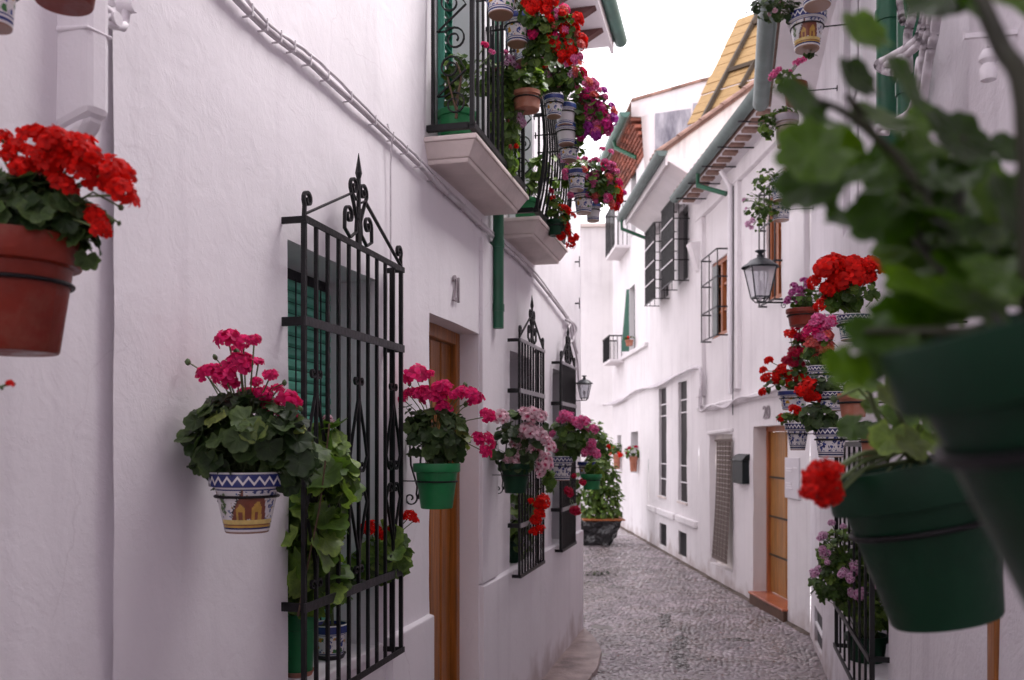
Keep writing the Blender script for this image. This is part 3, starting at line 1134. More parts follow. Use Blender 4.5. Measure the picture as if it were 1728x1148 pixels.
for w in (B1, B2):
    dr = empty_part('balcony_shutter', HL, FL.p((w[0] + w[1]) / 2, -0.28, w[2]))
    one_box('frame', M_shutter, dr, FL, w[0], w[0] + 0.05, -0.30, -0.215, w[2], w[3])
    one_box('frame', M_shutter, dr, FL, w[1] - 0.05, w[1], -0.30, -0.215, w[2], w[3])
    sm = None
    z = w[2] + 0.03
    while z < w[3] - 0.05:
        if sm is None:
            bb = MB()
            P = FL.p
            bb.hexa([P(w[0] + 0.051, -0.275, z), P(w[1] - 0.051, -0.275, z), P(w[1] - 0.051, -0.235, z - 0.02), P(w[0] + 0.051, -0.235, z - 0.02), P(w[0] + 0.051, -0.27, z + 0.006), P(w[1] - 0.051, -0.27, z + 0.006), P(w[1] - 0.051, -0.23, z - 0.014), P(w[0] + 0.051, -0.23, z - 0.014)])
            sm = bb.build('slat', M_shutter, dr, origin=P(w[0] + 0.051, -0.25, z)).data
        else:
            put('slat', sm, dr, FL.p(w[0] + 0.051, -0.25, z))
        z += 0.04
    one_box('door_backing', M_dark, HL, FL, w[0] - 0.02, w[1] + 0.02, -0.34, -0.301, w[2] - 0.02, w[3] + 0.02)

# half of an open louvred leaf folded back against the wall beside the first balcony
lf = empty_part('open_shutter', HL, FL.p(4.05, 0.03, 3.3))
one_box('frame', M_shutter, lf, FL, 4.185, 4.195, 0.008, 0.04, 3.32, 5.2)
one_box('frame', M_shutter, lf, FL, 4.315, 4.325, 0.008, 0.04, 3.32, 5.2)
sm = None
z = 3.36
while z < 5.18:
    if sm is None:
        bb = MB()
        P = FL.p
        bb.hexa([P(4.196, 0.012, z + 0.02), P(4.314, 0.012, z + 0.02), P(4.314, 0.040, z), P(4.196, 0.040, z), P(4.196, 0.016, z + 0.026), P(4.314, 0.016, z + 0.026), P(4.314, 0.044, z + 0.006), P(4.196, 0.044, z + 0.006)])
        sm = bb.build('slat', M_shutter, lf, origin=P(4.196, 0.03, z)).data
    else:
        put('slat', sm, lf, FL.p(4.196, 0.03, z))
    z += 0.042

# eave of number 21: soffit on dark corbels, half-round gutter, tiled slope
def gutter(b, a, c, r, n=10):
    """Half-round channel from a to c, open upwards."""
    a, c = Vector(a), Vector(c)
    x = (c - a).normalized()
    y = x.cross(Vector((0, 0, 1))).normalized()
    z = Vector((0, 0, 1))
    base = len(b.v)
    for p in (a, c):
        for rr in (r, r * 0.9):
            for k in range(n + 1):
                an = PI + PI * k / n
                b.v.append(p + y * math.cos(an) * rr + z * math.sin(an) * rr)
    m = n + 1
    for k in range(n):
        b.f += [[base + k, base + k + 1, base + 2 * m + k + 1, base + 2 * m + k], [base + m + k, base + 3 * m + k, base + 3 * m + k + 1, base + m + k + 1]]
        b.m += [0, 0]
        for e in (0, 2 * m):
            b.f.append([base + e + k, base + e + k + 1, base + e + m + k + 1, base + e + m + k])
            b.m.append(0)
    for e in (0, 2 * m):                    # stop ends
        b.f.append([base + e + k for k in range(m)])
        b.m.append(0)

def tile_mesh(L_, r, name='roof_tile'):
    """One clay barrel tile, along +Y, arched in XZ."""
    b = MB()
    n = 6
    for y_, rr in ((0, r), (L_, r * 0.82)):
        for s in (1.0, 0.82):
            for k in range(n + 1):
                a = PI * k / n
                b.v.append(Vector((math.cos(a) * rr * s, y_, math.sin(a) * rr * s * 0.8)))
    m = n + 1
    for k in range(n):
        b.f += [[k, k + 1, 2 * m + k + 1, 2 * m + k], [m + k, 3 * m + k, 3 * m + k + 1, m + k + 1], [k, m + k, m + k + 1, k + 1]]
        b.m += [0, 0, 0]
    b.m = [0] * len(b.f)
    return b.mesh(name, M_tile)
TILE = tile_mesh(0.42, 0.085)

def roof_slab(house, fr, t0, t1, d0, z0, d1, z1, m=M_tile):
    b = MB()
    P = fr.p
    b.hexa([P(t0, d0, z0), P(t1, d0, z0), P(t1, d1, z1), P(t0, d1, z1), P(t0, d0, z0 + 0.07), P(t1, d0, z0 + 0.07), P(t1, d1, z1 + 0.07), P(t0, d1, z1 + 0.07)])
    return b.build('roof', m, house)

def frame_rot(fr, slope=0.0, flip=False):
    """Rotation whose Y axis runs from the eave up the slope (against n) and X along the wall."""
    y_ = (-fr.n * math.cos(slope) + Vector((0, 0, 1)) * math.sin(slope)).normalized()
    x_ = fr.u if not flip else -fr.u
    z_ = x_.cross(y_).normalized()
    if z_.z < 0:
        x_ = -x_
        z_ = x_.cross(y_).normalized()
    return Matrix((x_, y_, z_)).transposed().to_quaternion()

def eave_tiles(house, fr, t0, t1, d, z, pitch, slope):
    t = t0
    qn = frame_rot(fr, slope)
    while t < t1:
        put('roof_tile', TILE, house, fr.p(t, d, z), qn, (1, 1, 1))
        t += pitch

one_box('soffit', M_soffit, HL, FL, 1.82, 8.38, -0.02, 0.30, 5.56, 5.62)
one_box('fascia', M_soffit, HL, FL, 1.82, 8.40, 0.301, 0.33, 5.50, 5.64)
cm = None
t = 2.1
while t < 8.4:
    if cm is None:
        bb = MB()
        P = FL.p
        M_corbel = mat('brown_corbel', (0.13, 0.055, 0.05), 0.7, 0.2, 8)
        bb.hexa([P(t, 0, 5.42), P(t + 0.09, 0, 5.42), P(t + 0.09, 0.14, 5.48), P(t, 0.14, 5.48), P(t, 0, 5.559), P(t + 0.09, 0, 5.559), P(t + 0.09, 0.28, 5.559), P(t, 0.28, 5.559)])
        cm = bb.build('corbel', M_corbel, HL, origin=P(t, 0, 5.5)).data
    else:
        put('corbel', cm, HL, FL.p(t, 0, 5.5))
    t += 0.42
gb = MB()
gutter(gb, FL.p(1.8, 0.39, 5.63), FL.p(8.44, 0.39, 5.63), 0.062)
M_gutgreen = mat('gutter_green', (0.055, 0.15, 0.12), 0.4, 0.25, 4, 0.1, 20)
gb.build('gutter', M_gutgreen, HL, smooth=40)
roof_slab(HL, FL, 1.8, 8.45, 0.34, 5.645, -3.0, 6.9)

# the neighbour nearer to us, with a boxed white pipe on the joint
HN = thing('white_house', 'white plastered house wall behind the red geranium with a boxed white pipe', 'house', (-1.45, -2, 0))
FN = Frame((-1.455, 0, 0), (0, 1, 0), (1, 0, 0))
wall_mesh(FN, -7, 1.95, -0.15, 8.2, (), 0.12, 0.007, 12.0).build('wall', M_wall, HN, smooth=True)  # upper storey is out of view, made taller to darken the near wall
one_box('soffit', M_soffit, HN, FN, -7, 1.79, -0.02, 0.45, 8.1, 8.18)
roof_slab(HN, FN, -7, 1.79, 0.5, 8.185, -3.0, 9.4)
dp = MB()
ta, za = FN.at(124, 205, 0.05)
tb, zb = FN.at(156, 205, 0.05)
P = FN.p
dp.hexa([P(ta, -0.02, za - 0.02), P(tb, -0.02, za - 0.02), P(tb, 0.10, za + 0.02), P(ta, 0.085, za + 0.02), P(ta, -0.02, 4.2), P(tb, -0.02, 4.2), P(tb, 0.10, 4.2), P(ta, 0.085, 4.2)])
dp.hexa([P(ta + 0.01, -0.02, za - 0.10), P(ta + 0.05, -0.02, za - 0.10), P(ta + 0.05, 0.01, za - 0.09), P(ta + 0.01, 0.01, za - 0.09), P(ta, -0.02, za - 0.021), P(tb, -0.02, za - 0.021), P(tb, 0.099, za + 0.018), P(ta, 0.084, za + 0.018)])
dp.build('boxed_pipe', M_wall, HN, bevel=0.03)
bb = MB()
bb.hexa([P(ta - 0.005, -0.02, za + 0.2), P(tb + 0.004, -0.02, za + 0.2), P(tb + 0.004, 0.102, za + 0.2), P(ta - 0.003, 0.087, za + 0.2), P(ta - 0.005, -0.02, za + 0.215), P(tb + 0.004, -0.02, za + 0.215), P(tb + 0.004, 0.102, za + 0.208), P(ta - 0.003, 0.087, za + 0.208)])
bb.build('joint_band', M_wall, HN, bevel=0.005)
# painted-over cable loops and clamps between the two houses
cl = thing('cable_loop', 'white painted cable loops with clamps at the top of the boxed pipe', 'cable', FL.p(1.8, 0.05, 2.7))
def px_tube(fr, pts, d, r, name, m, parent):
    b = MB()
    b.tube([fr.hit(x, y, dd) for (x, y), dd in zip(pts, d if isinstance(d, list) else [d] * len(pts))], r, 8)
    return b.build(name, m, parent, smooth=True)
px_tube(FL, [(150, 0), (165, 6), (185, 18), (192, 24), (178, 30), (176, 38), (190, 44), (205, 46), (212, 42)], 0.05, 0.0085, 'loop', M_wall, cl)
px_tube(FL, [(214, -60), (214, 12), (210, 40), (206, 48)], 0.04, 0.010, 'loop', M_wall, cl)
px_tube(FL, [(178, -40), (186, -4), (188, 10)], 0.035, 0.010, 'loop', M_wall, cl)
for x_, y_ in ((214, 12), (184, 34)):
    c0 = FL.hit(x_, y_, 0.04)
    bb = MB()
    bb.tube([c0 - Vector((0.02, 0, 0)), c0 + Vector((0.025, 0, 0))], 0.016, 10)
    bb.build('clamp', M_wall, cl, smooth=40)

# the house beyond the corner on the same side, only its eave end shows
HB = thing('white_house', 'white house past the corner lamp with only its green gutter end showing', 'house', (-2.2, 11, 0))
FB = Frame((-2.25, 0, 0), (-0.10, 0.995, 0), (0.995, 0.10, 0))
wall_mesh(FB, 9.2, 14, -0.15, 6.55, (), 0.5, 0.006, 15.0).build('wall', M_far, HB, smooth=True)
one_box('soffit', M_soffit, HB, FB, 9.2, 14, -0.02, 1.05, 6.45, 6.55)
gb = MB()
gutter(gb, FB.p(9.2, 1.15, 6.58), FB.p(12.2, 1.15, 6.58), 0.09)
gb.build('gutter', M_gutgreen, HB, smooth=40)
roof_slab(HB, FB, 9.2, 14, 1.1, 6.60, -3.0, 7.9)

# ================================================================== right side
HR = thing('white_house', 'white rough plastered house behind the hanging green pots with a low barred window', 'house', (0.75, 6, 0))
WR = (4.45, 5.87, 0.58, 1.75, 0.22)
VR = (7.72, 8.34, 0.05, 0.37, 0.03)
BR = (5.3, 6.2, 3.15, 5.0, 0.1)
wall_mesh(FR, 2.84, 8.8, -0.15, 5.0, (WR, VR, BR), 0.09, 0.009, 22.0).build('wall', M_rough, HR, smooth=40, bevel=0.006)
one_box('window_backing', M_dark, HR, FR, 4.4, 5.92, -0.26, -0.215, 0.5, 1.8)
one_box('vent_backing', M_dark, HR, FR, 7.7, 8.36, -0.06, -0.025, 0.02, 0.4)
one_box('vent_bar', M_trim, HR, FR, 7.72, 8.34, -0.0245, -0.005, 0.20, 0.225)
one_box('window_sill', M_rough, HR, FR, 4.45, 5.87, -0.215, 0.01, 0.56, 0.584, bevel=0.006)
gr = empty_part('window_grille', HR, FR.p(5.1, 0.07, 0.55))
for i in range(8):
    t = 4.42 + (5.90 - 4.42) * i / 7
    bb = MB()
    w = 0.022 if i in (0, 7) else 0.012
    bb.bar(FR.p(t, 0.075, 0.54), FR.p(t, 0.075, 1.80), w, w, up=FR.n)
    bb.build('bar', M_iron, gr)
for z in (0.54, 0.80, 1.50, 1.80):
    bb = MB()
    bb.bar(FR.p(4.40, 0.088, z), FR.p(5.92, 0.088, z), 0.010, 0.026)
    for t in (4.42, 5.90):
        bb.bar(FR.p(t, -0.03, z), FR.p(t, 0.083, z), 0.012, 0.025)
    bb.build('rail', M_iron, gr)
dr = empty_part('balcony_door', HR, FR.p(5.75, -0.08, 3.15))
one_box('leaf', M_trim, dr, FR, 5.3, 5.74, -0.09, -0.05, 3.15, 5.0)
one_box('leaf', M_trim, dr, FR, 5.76, 6.2, -0.09, -0.05, 3.15, 5.0)
for t0_, t1_ in ((5.37, 5.67), (5.83, 6.13)):
    for z0_, z1_ in ((3.25, 3.9), (4.0, 4.9)):
        one_box('panel', M_meter, dr, FR, t0_, t1_, -0.0495, -0.035, z0_, z1_, bevel=0.01)
# green pipes and the white cable bundle climbing beside them
for px_, r_, lab in ((1500, 0.05, 'dark green drain pipe wrapped by white cables beside the balcony door'), (1533, 0.04, 'second dark green pipe, the thinner one behind the white cable bundle')):
    t_, z_ = FR.at(px_, 230, 0.07)
    bb = MB()
    zb_ = FR.at(px_, 260 if px_ == 1500 else 215, 0.07)[1]
    bb.tube([FR.p(t_, 0.07, zb_), FR.p(t_, 0.07, 4.9)], r_, 14)
    o = tag(bb.build('drain_pipe', M_pipegreen, None, smooth=40, origin=FR.p(t_, 0.07, zb_)), lab, 'pipe')
    for zz in (zb_ + 0.12, zb_ + 0.55):
        c_ = MB()
        c_.tube([FR.p(t_, 0.07, zz), FR.p(t_, 0.07, zz + 0.05)], r_ + 0.006, 14)
        c_.build('pipe_collar', M_pipegreen, o, smooth=40)
cbx = thing('cable_bundle', 'bundle of thick white cables looping round the dark green drain pipes', 'cable', FR.p(4, 0.1, 3.6))
for pts_, r_ in (([(1568, -30), (1560, 30), (1545, 70), (1500, 98), (1480, 108), (1492, 120), (1512, 122)], 0.015),
                 ([(1575, -30), (1562, 40), (1548, 78), (1506, 105), (1486, 112), (1500, 118)], 0.013),
                 ([(1535, -40), (1540, 20), (1532, 60), (1534, 120)], 0.015),
                 ([(1515, -40), (1520, 20), (1524, 38)], 0.012),
                 ([(1580, -30), (1572, 40), (1560, 90), (1555, 150), (1545, 215), (1535, 250)], 0.016),
                 ([(1588, -30), (1578, 50), (1568, 100), (1552, 190), (1520, 210), (1480, 214)], 0.014),
                 ([(1552, 100), (1540, 180), (1510, 205), (1478, 222), (1500, 224)], 0.012)):
    b_ = MB()
    b_.tube([FR.hit(x, y, 0.13 + 0.01 * (i % 2)) for i, (x, y) in enumerate([(q[0], q[1]) for q in smooth([Vector((*p, 0)) for p in pts_], 4)])], r_, 7)
    b_.build('strand', M_cable, cbx, smooth=True)
ins = thing('cable_bracket', 'white wall bracket with ceramic insulator behind the blurred leaves', 'bracket', FR.p(2.95, 0.08, 3.0))
c_ = FR.hit(1668, 115, 0.09)
bb = MB()
bb.lathe([(0, -0.035), (0.018, -0.03), (0.02, 0.0), (0.013, 0.01), (0.022, 0.02), (0.022, 0.03), (0.013, 0.045), (0, 0.05)], c_, n=16)
bb.build('insulator', M_trim, ins, smooth=40)
bb = MB()
bb.bar(c_ + Vector((0.10, 0, 0.08)), c_ + Vector((-0.06, -0.02, 0.075)), 0.012)
bb.bar(c_ + Vector((0, 0, 0.05)), c_ + Vector((0, 0, 0.085)), 0.012)
bb.build('hook', M_trim, ins)
one_box('soffit', M_soffit, HR, FR, 2.84, 8.72, -0.02, 0.36, 4.93, 4.985)
gb = MB()
gutter(gb, FR.p(2.8, 0.45, 5.02), FR.p(8.72, 0.45, 5.02), 0.075)
gb.build('gutter', M_gutter, HR, smooth=40)
roof_slab(HR, FR, 2.84, 8.75, 0.40, 4.99, -3.0, 6.0)
eave_tiles(HR, FR, 3.2, 8.7, 0.43, 5.03, 0.20, 0.30)

HQ = thing('white_house', 'white house with a narrow brown wooden post beside the big dark green pot', 'house', (0.7, 0, 0))
FQ = Frame((0.668, 0, 0), (0, 1, 0), (-1, 0, 0))
DQ = (2.535, 2.615, 0.02, 2.15, 0.06)
wall_mesh(FQ, -7, 2.838, -0.15, 8.0, (DQ,), 0.1, 0.008, 27.0).build('wall', M_rough, HQ, smooth=40, bevel=0.006)  # height above the view added to keep light off the near wall opposite
one_box('door_post', M_wood, HQ, FQ, 2.54, 2.61, -0.06, 0.012, 0.025, 2.145, bevel=0.004)
one_box('soffit', M_soffit, HQ, FQ, -7, 2.83, -0.02, 0.45, 7.9, 7.98)
roof_slab(HQ, FQ, -7, 2.83, 0.5, 7.985, -3.0, 9.2)

# ---- number 20 across the alley
H2 = thing('white_house', 'white house number 20 with wooden door, woven blind, mailbox and tile-edged eave', 'house', FF.p(2.1, 0, 0))
D20 = (0.61, 1.73, 0.13, 2.0, 0.2)
RB = (2.55, 3.62, 0.22, 1.93, 0.09)
WS = (2.79, 3.52, 3.2, 4.2, 0.12)
WL = (0.79, 1.24, 3.32, 4.45, 0.15)
wall_mesh(FF, 0.0, 4.2, -0.15, 5.2, (D20, RB, WS, WL), 0.1, 0.008, 31.0).build('wall', M_far, H2, smooth=40, bevel=0.007)
plank_door(H2, FF, 0.58, 1.76, 0.13, 2.01, -0.21, 4, M_wood2, M_wood3, 0.07)
for z in (0.55, 0.98, 1.42):
    one_box('door_strap', M_beam, H2, FF, 0.65, 1.69, -0.181, -0.172, z, z + 0.022)
stp = empty_part('door_step', H2, FF.p(1.17, 0, 0))
one_box('tread', M_stepred, stp, FF, 0.60, 1.735, -0.205, 0.06, 0.112, 0.135, bevel=0.005)
one_box('riser', M_stepside, stp, FF, 0.61, 1.725, -0.1, 0.045, -0.05, 0.1115)
bb = MB()
bb.tube([FF.p(0.80, -0.17, 1.02), FF.p(0.80, -0.13, 1.03), FF.p(0.80, -0.13, 1.14), FF.p(0.80, -0.17, 1.15)], 0.009, 6)
bb.build('door_handle', M_iron, H2, smooth=True)
# pilasters, header and ledge dividing the upper wall into panels
for a, c in ((3.84, 4.19), (2.18, 2.52), (0.02, 0.42)):
    one_box('pilaster', M_far, H2, FF, a, c, -0.02, 0.055, 2.46, 4.93, bevel=0.01)
one_box('header', M_far, H2, FF, 0.02, 4.19, -0.02, 0.06, 4.932, 5.1, bevel=0.01)
bb = MB()
n = 36
for i in range(n):
    ta_, tb_ = 4.18 * i / n, 4.18 * (i + 1) / n
    za_, zb_ = 2.37 + 0.02 * noise.noise(Vector((ta_, 3, 3))) - 0.012 * ta_, 2.37 + 0.02 * noise.noise(Vector((tb_, 3, 3))) - 0.012 * tb_
    P = FF.p
    bb.hexa([P(ta_, -0.02, za_ - 0.06), P(tb_, -0.02, zb_ - 0.06), P(tb_, 0.03, zb_ - 0.06), P(ta_, 0.03, za_ - 0.06), P(ta_, -0.02, za_ + 0.03), P(tb_, -0.02, zb_ + 0.03), P(tb_, 0.045, zb_), P(ta_, 0.045, za_)])
bb.build('ledge', M_far, H2, merge=True, bevel=0.006)
bb = MB()
P = FF.p
bb.hexa([P(3.95, -0.01, 4.15), P(4.1, -0.01, 4.15), P(4.1, 0.08, 4.22), P(3.95, 0.08, 4.22), P(3.9, -0.01, 4.6), P(4.15, -0.01, 4.6), P(4.15, 0.2, 4.6), P(3.9, 0.2, 4.6)])
bb.build('corbel', M_far, H2, bevel=0.01)
bb = MB()
bb.bar(P(2.5, 0.0, 1.98), P(3.68, 0.0, 1.95), 0.05, 0.045)
bb.build('lintel_roll', M_far, H2, bevel=0.012)

def caged_window(house, fr, w, d, m_frame, nbars=4, hz=(0.33, 0.68), mull=3):
    t0, t1, z0, z1, dep = w
    wf = empty_part('window', house, fr.p((t0 + t1) / 2, -dep, z0))
    fm = MB()
    fw = 0.055
    fm.box(fr, t0, t0 + fw, -dep, -0.03, z0, z1)
    fm.box(fr, t1 - fw, t1, -dep, -0.03, z0, z1)
    fm.box(fr, t0 + fw, t1 - fw, -dep, -0.03, z1 - fw, z1)
    fm.box(fr, t0 + fw, t1 - fw, -dep, -0.03, z0, z0 + fw)
    tm = (t0 + t1) / 2
    fm.box(fr, tm - 0.035, tm + 0.035, -dep, -0.035, z0 + fw, z1 - fw)
    for i in range(1, mull):
        zz = z0 + (z1 - z0) * i / mull
        fm.box(fr, t0 + fw, tm - 0.036, -dep, -0.05, zz - 0.014, zz + 0.014)
        fm.box(fr, tm + 0.036, t1 - fw, -dep, -0.05, zz - 0.014, zz + 0.014)
    fm.build('frame', m_frame, wf)
    pn = MB()
    pn.box(fr, t0, t1, -dep - 0.03, -dep + 0.03, z0, z1)
    pn.build('pane', M_pane, wf)
    if d:
        g = empty_part('window_grille', house, fr.p(tm, d, z0))
        a, c, e, f = t0 - 0.03, t1 + 0.03, z0 - 0.03, z1 + 0.05
        for i in range(nbars + 1):
            t = a + (c - a) * i / nbars
            bb = MB()
            bb.bar(fr.p(t, d, e), fr.p(t, d, f), 0.012, 0.012, up=fr.n)
            bb.build('bar', M_iron_worn, g)
        for k in (0, *hz, 1):
            z = e + (f - e) * k
            bb = MB()
            bb.bar(fr.p(a, d + 0.008, z), fr.p(c, d + 0.008, z), 0.008, 0.02)
            for t in (a, c):
                bb.bar(fr.p(t, -0.02, z), fr.p(t, d, z), 0.012, 0.019)
            bb.build('rail', M_iron_worn, g)
    return wf
caged_window(H2, FF, WS, 0.13, M_wood3, 2)
one_box('shutter_leaf', M_greyframe, H2, FF, 3.30, 3.51, -0.03, -0.012, 3.24, 4.16)
caged_window(H2, FF, WL, 0.08, M_wood3, 3)
# white drain pipe between the panels, eave with tile ends, gutter
bb = MB()
bb.tube([P(2.36, 0.085, 2.40), P(2.36, 0.085, 4.9), P(2.36, 0.2, 5.1)], 0.028, 10)
bb.build('drain_pipe', M_trim, H2, smooth=40)
bb = MB()
bb.tube([P(2.28, 0.075, 2.15), P(2.29, 0.066, 3.3), P(2.285, 0.066, 4.9)], 0.007, 6)
bb.build('wire', M_iron_worn, H2, smooth=40)
gb = MB()
gutter(gb, P(0.15, 0.38, 5.27), P(4.05, 0.38, 5.24), 0.075)
gb.build('gutter', M_gutter, H2, smooth=40)
bb = MB()
bb.tube([P(2.75, 0.38, 5.21), P(2.75, 0.38, 5.03), P(2.5, 0.09, 4.86)], 0.03, 10)
bb.build('outlet_pipe', M_pipegreen, H2, smooth=40)
for t in (0.9, 1.7, 2.4, 3.1, 3.8):
    bb = MB()
    bb.bar(P(t, -0.02, 5.16), P(t, 0.42, 5.16), 0.014, 0.014)
    bb.build('gutter_strut', M_iron_worn, H2)
roof_slab(H2, FF, 0.0, 4.19, 0.30, 5.207, -3.0, 6.2)
tl = None
t = 0.12
while t < 4.1:
    if tl is None:
        bb = MB()
        bb.box(FF, t, t + 0.12, 0.13, 0.285, 5.16, 5.2)
        tl = bb.build('eave_tile', M_tile, H2, origin=P(t, 0, 5.15)).data
    else:
        put('eave_tile', tl, H2, P(t, 0, 5.15))
    t += 0.25
one_box('eave_board', M_trim, H2, FF, 0.0, 4.19, -0.01, 0.29, 5.19, 5.2035)
eave_tiles(H2, FF, 0.2, 4.1, 0.38, 5.27, 0.19, 0.31)
# number, meter door, low patch of letters left by an old notice
dm = text_mesh('20', 0.2, 0.006)
dm.materials.append(M_digit)
q2 = Matrix((-FF.u, Vector((0, 0, 1)), FF.n)).transposed()
tp = FF.at(1294, 697, 0.01)
put('house_number', dm, H2, FF.p(tp[0], 0.016, tp[1]), q2.to_quaternion(), (1.15, 1.0, 1))
mt = empty_part('meter_door', H2, FF.p(0.35, 0.01, 1.5))
t0_, z1_ = FF.at(1327, 772)
t1_, z0_ = FF.at(1351, 844)
one_box('cover', M_meter, mt, FF, t1_, t0_, -0.01, 0.018, z0_, z1_, bevel=0.005)
for i, (k0, k1, zz) in enumerate(((0.45, 0.85, 0.72), (0.45, 0.85, 0.66), (0.1, 0.35, 0.74), (0.5, 0.9, 0.36), (0.5, 0.8, 0.30), (0.45, 0.85, 0.24))):
    one_box('vent_slot', M_trim, mt, FF, t1_ + (t0_ - t1_) * k0, t1_ + (t0_ - t1_) * k1, 0.0181, 0.024, z0_ + (z1_ - z0_) * zz, z0_ + (z1_ - z0_) * zz + 0.012)

mb = thing('mailbox', 'dark green metal mailbox with a peaked lid on the wall by door 20', 'mailbox', FF.p(2.28, 0.06, 1.4))
t0_, z1_ = FF.at(1235, 774, 0.09)
t1_, z0_ = FF.at(1252, 817, 0.09)
bb = MB()
bb.box(FF, t1_, t0_, -0.005, 0.085, z0_, z1_ - 0.02)
bb.build('body', M_box, mb, bevel=0.006)
bb = MB()
P = FF.p
bb.hexa([P(t1_ - 0.02, -0.005, z1_ - 0.019), P(t0_ + 0.02, -0.005, z1_ - 0.019), P(t0_ + 0.02, 0.10, z1_ - 0.019), P(t1_ - 0.02, 0.10, z1_ - 0.019), P(t1_ - 0.02, -0.005, z1_ + 0.06), P(t0_ + 0.02, -0.005, z1_ + 0.06), P(t0_ + 0.02, 0.045, z1_ + 0.045), P(t1_ - 0.02, 0.045, z1_ + 0.045)])
bb.build('lid', M_box, mb, bevel=0.005)
one_box('letter_slot', M_dark, mb, FF, t1_ + 0.04, t0_ - 0.04, 0.0851, 0.089, z1_ - 0.10, z1_ - 0.085)

# woven blind hung over the recess
dbk = one_box('recess_door', M_old, H2, FF, 2.5, 3.66, -0.12, -0.088, 0.2, 1.95)
ta_, zt_ = FF.at(1208, 746, 0.05)
tb_, zb_ = FF.at(1231, 948, 0.05)
eb = thing('door_blind', 'brown woven grass blind hanging in the recess beside the mailbox', 'blind', FF.p(3.0, 0.05, zb_))
nr = 26
rod = None
for i in range(nr):
    k = i / (nr - 1)
    z = zt_ + (zb_ + 0.02 - zt_) * k
    bulge = 0.03 + 0.05 * k * k
    e = 0.05 * k * k
    bb = MB()
    h = (zt_ - zb_) / nr * 0.92
    bb.box(FF, tb_ - 0.0, ta_ + e, bulge, bulge + 0.012, z - h, z)
    bb.build('reed_band', M_esparto, eb)
bb = MB()
for k in (0.06, 0.3, 0.5, 0.7, 0.94):
    t = tb_ + (ta_ - tb_) * k
    bb.tube([FF.p(t, 0.043, zt_), FF.p(t, 0.056, (zt_ + zb_) / 2), FF.p(t, 0.093, zb_)], 0.0025, 4)
bb.build('lacing', M_soil, eb)
bb = MB()
bb.tube([FF.p(tb_ - 0.05, 0.04, zt_ + 0.02), FF.p(ta_ + 0.05, 0.04, zt_ + 0.02)], 0.018, 8)
bb.build('headrail', M_esparto, eb, smooth=40)

# wires across number 20 and the next house
wz = thing('electric_cable', 'sagging bundle of white wires along the ledge of house number 20', 'cable', FF.p(2, 0.06, 2.4))
for k in range(3):
    b_ = MB()
    pl = [(1182, 650), (1181, 690 + 2 * k), (1200, 692 - 4 * k), (1225, 684 + 2 * k), (1245, 678 - 3 * k), (1280, 668), (1322, 656 - 2 * k), (1364, 642)]
    b_.tube([FF.hit(q_.x, q_.y, 0.07 + 0.012 * k) for q_ in smooth([Vector((*p, 0)) for p in pl], 4)], 0.014, 6)
    b_.build('strand', M_cable, wz, smooth=True)

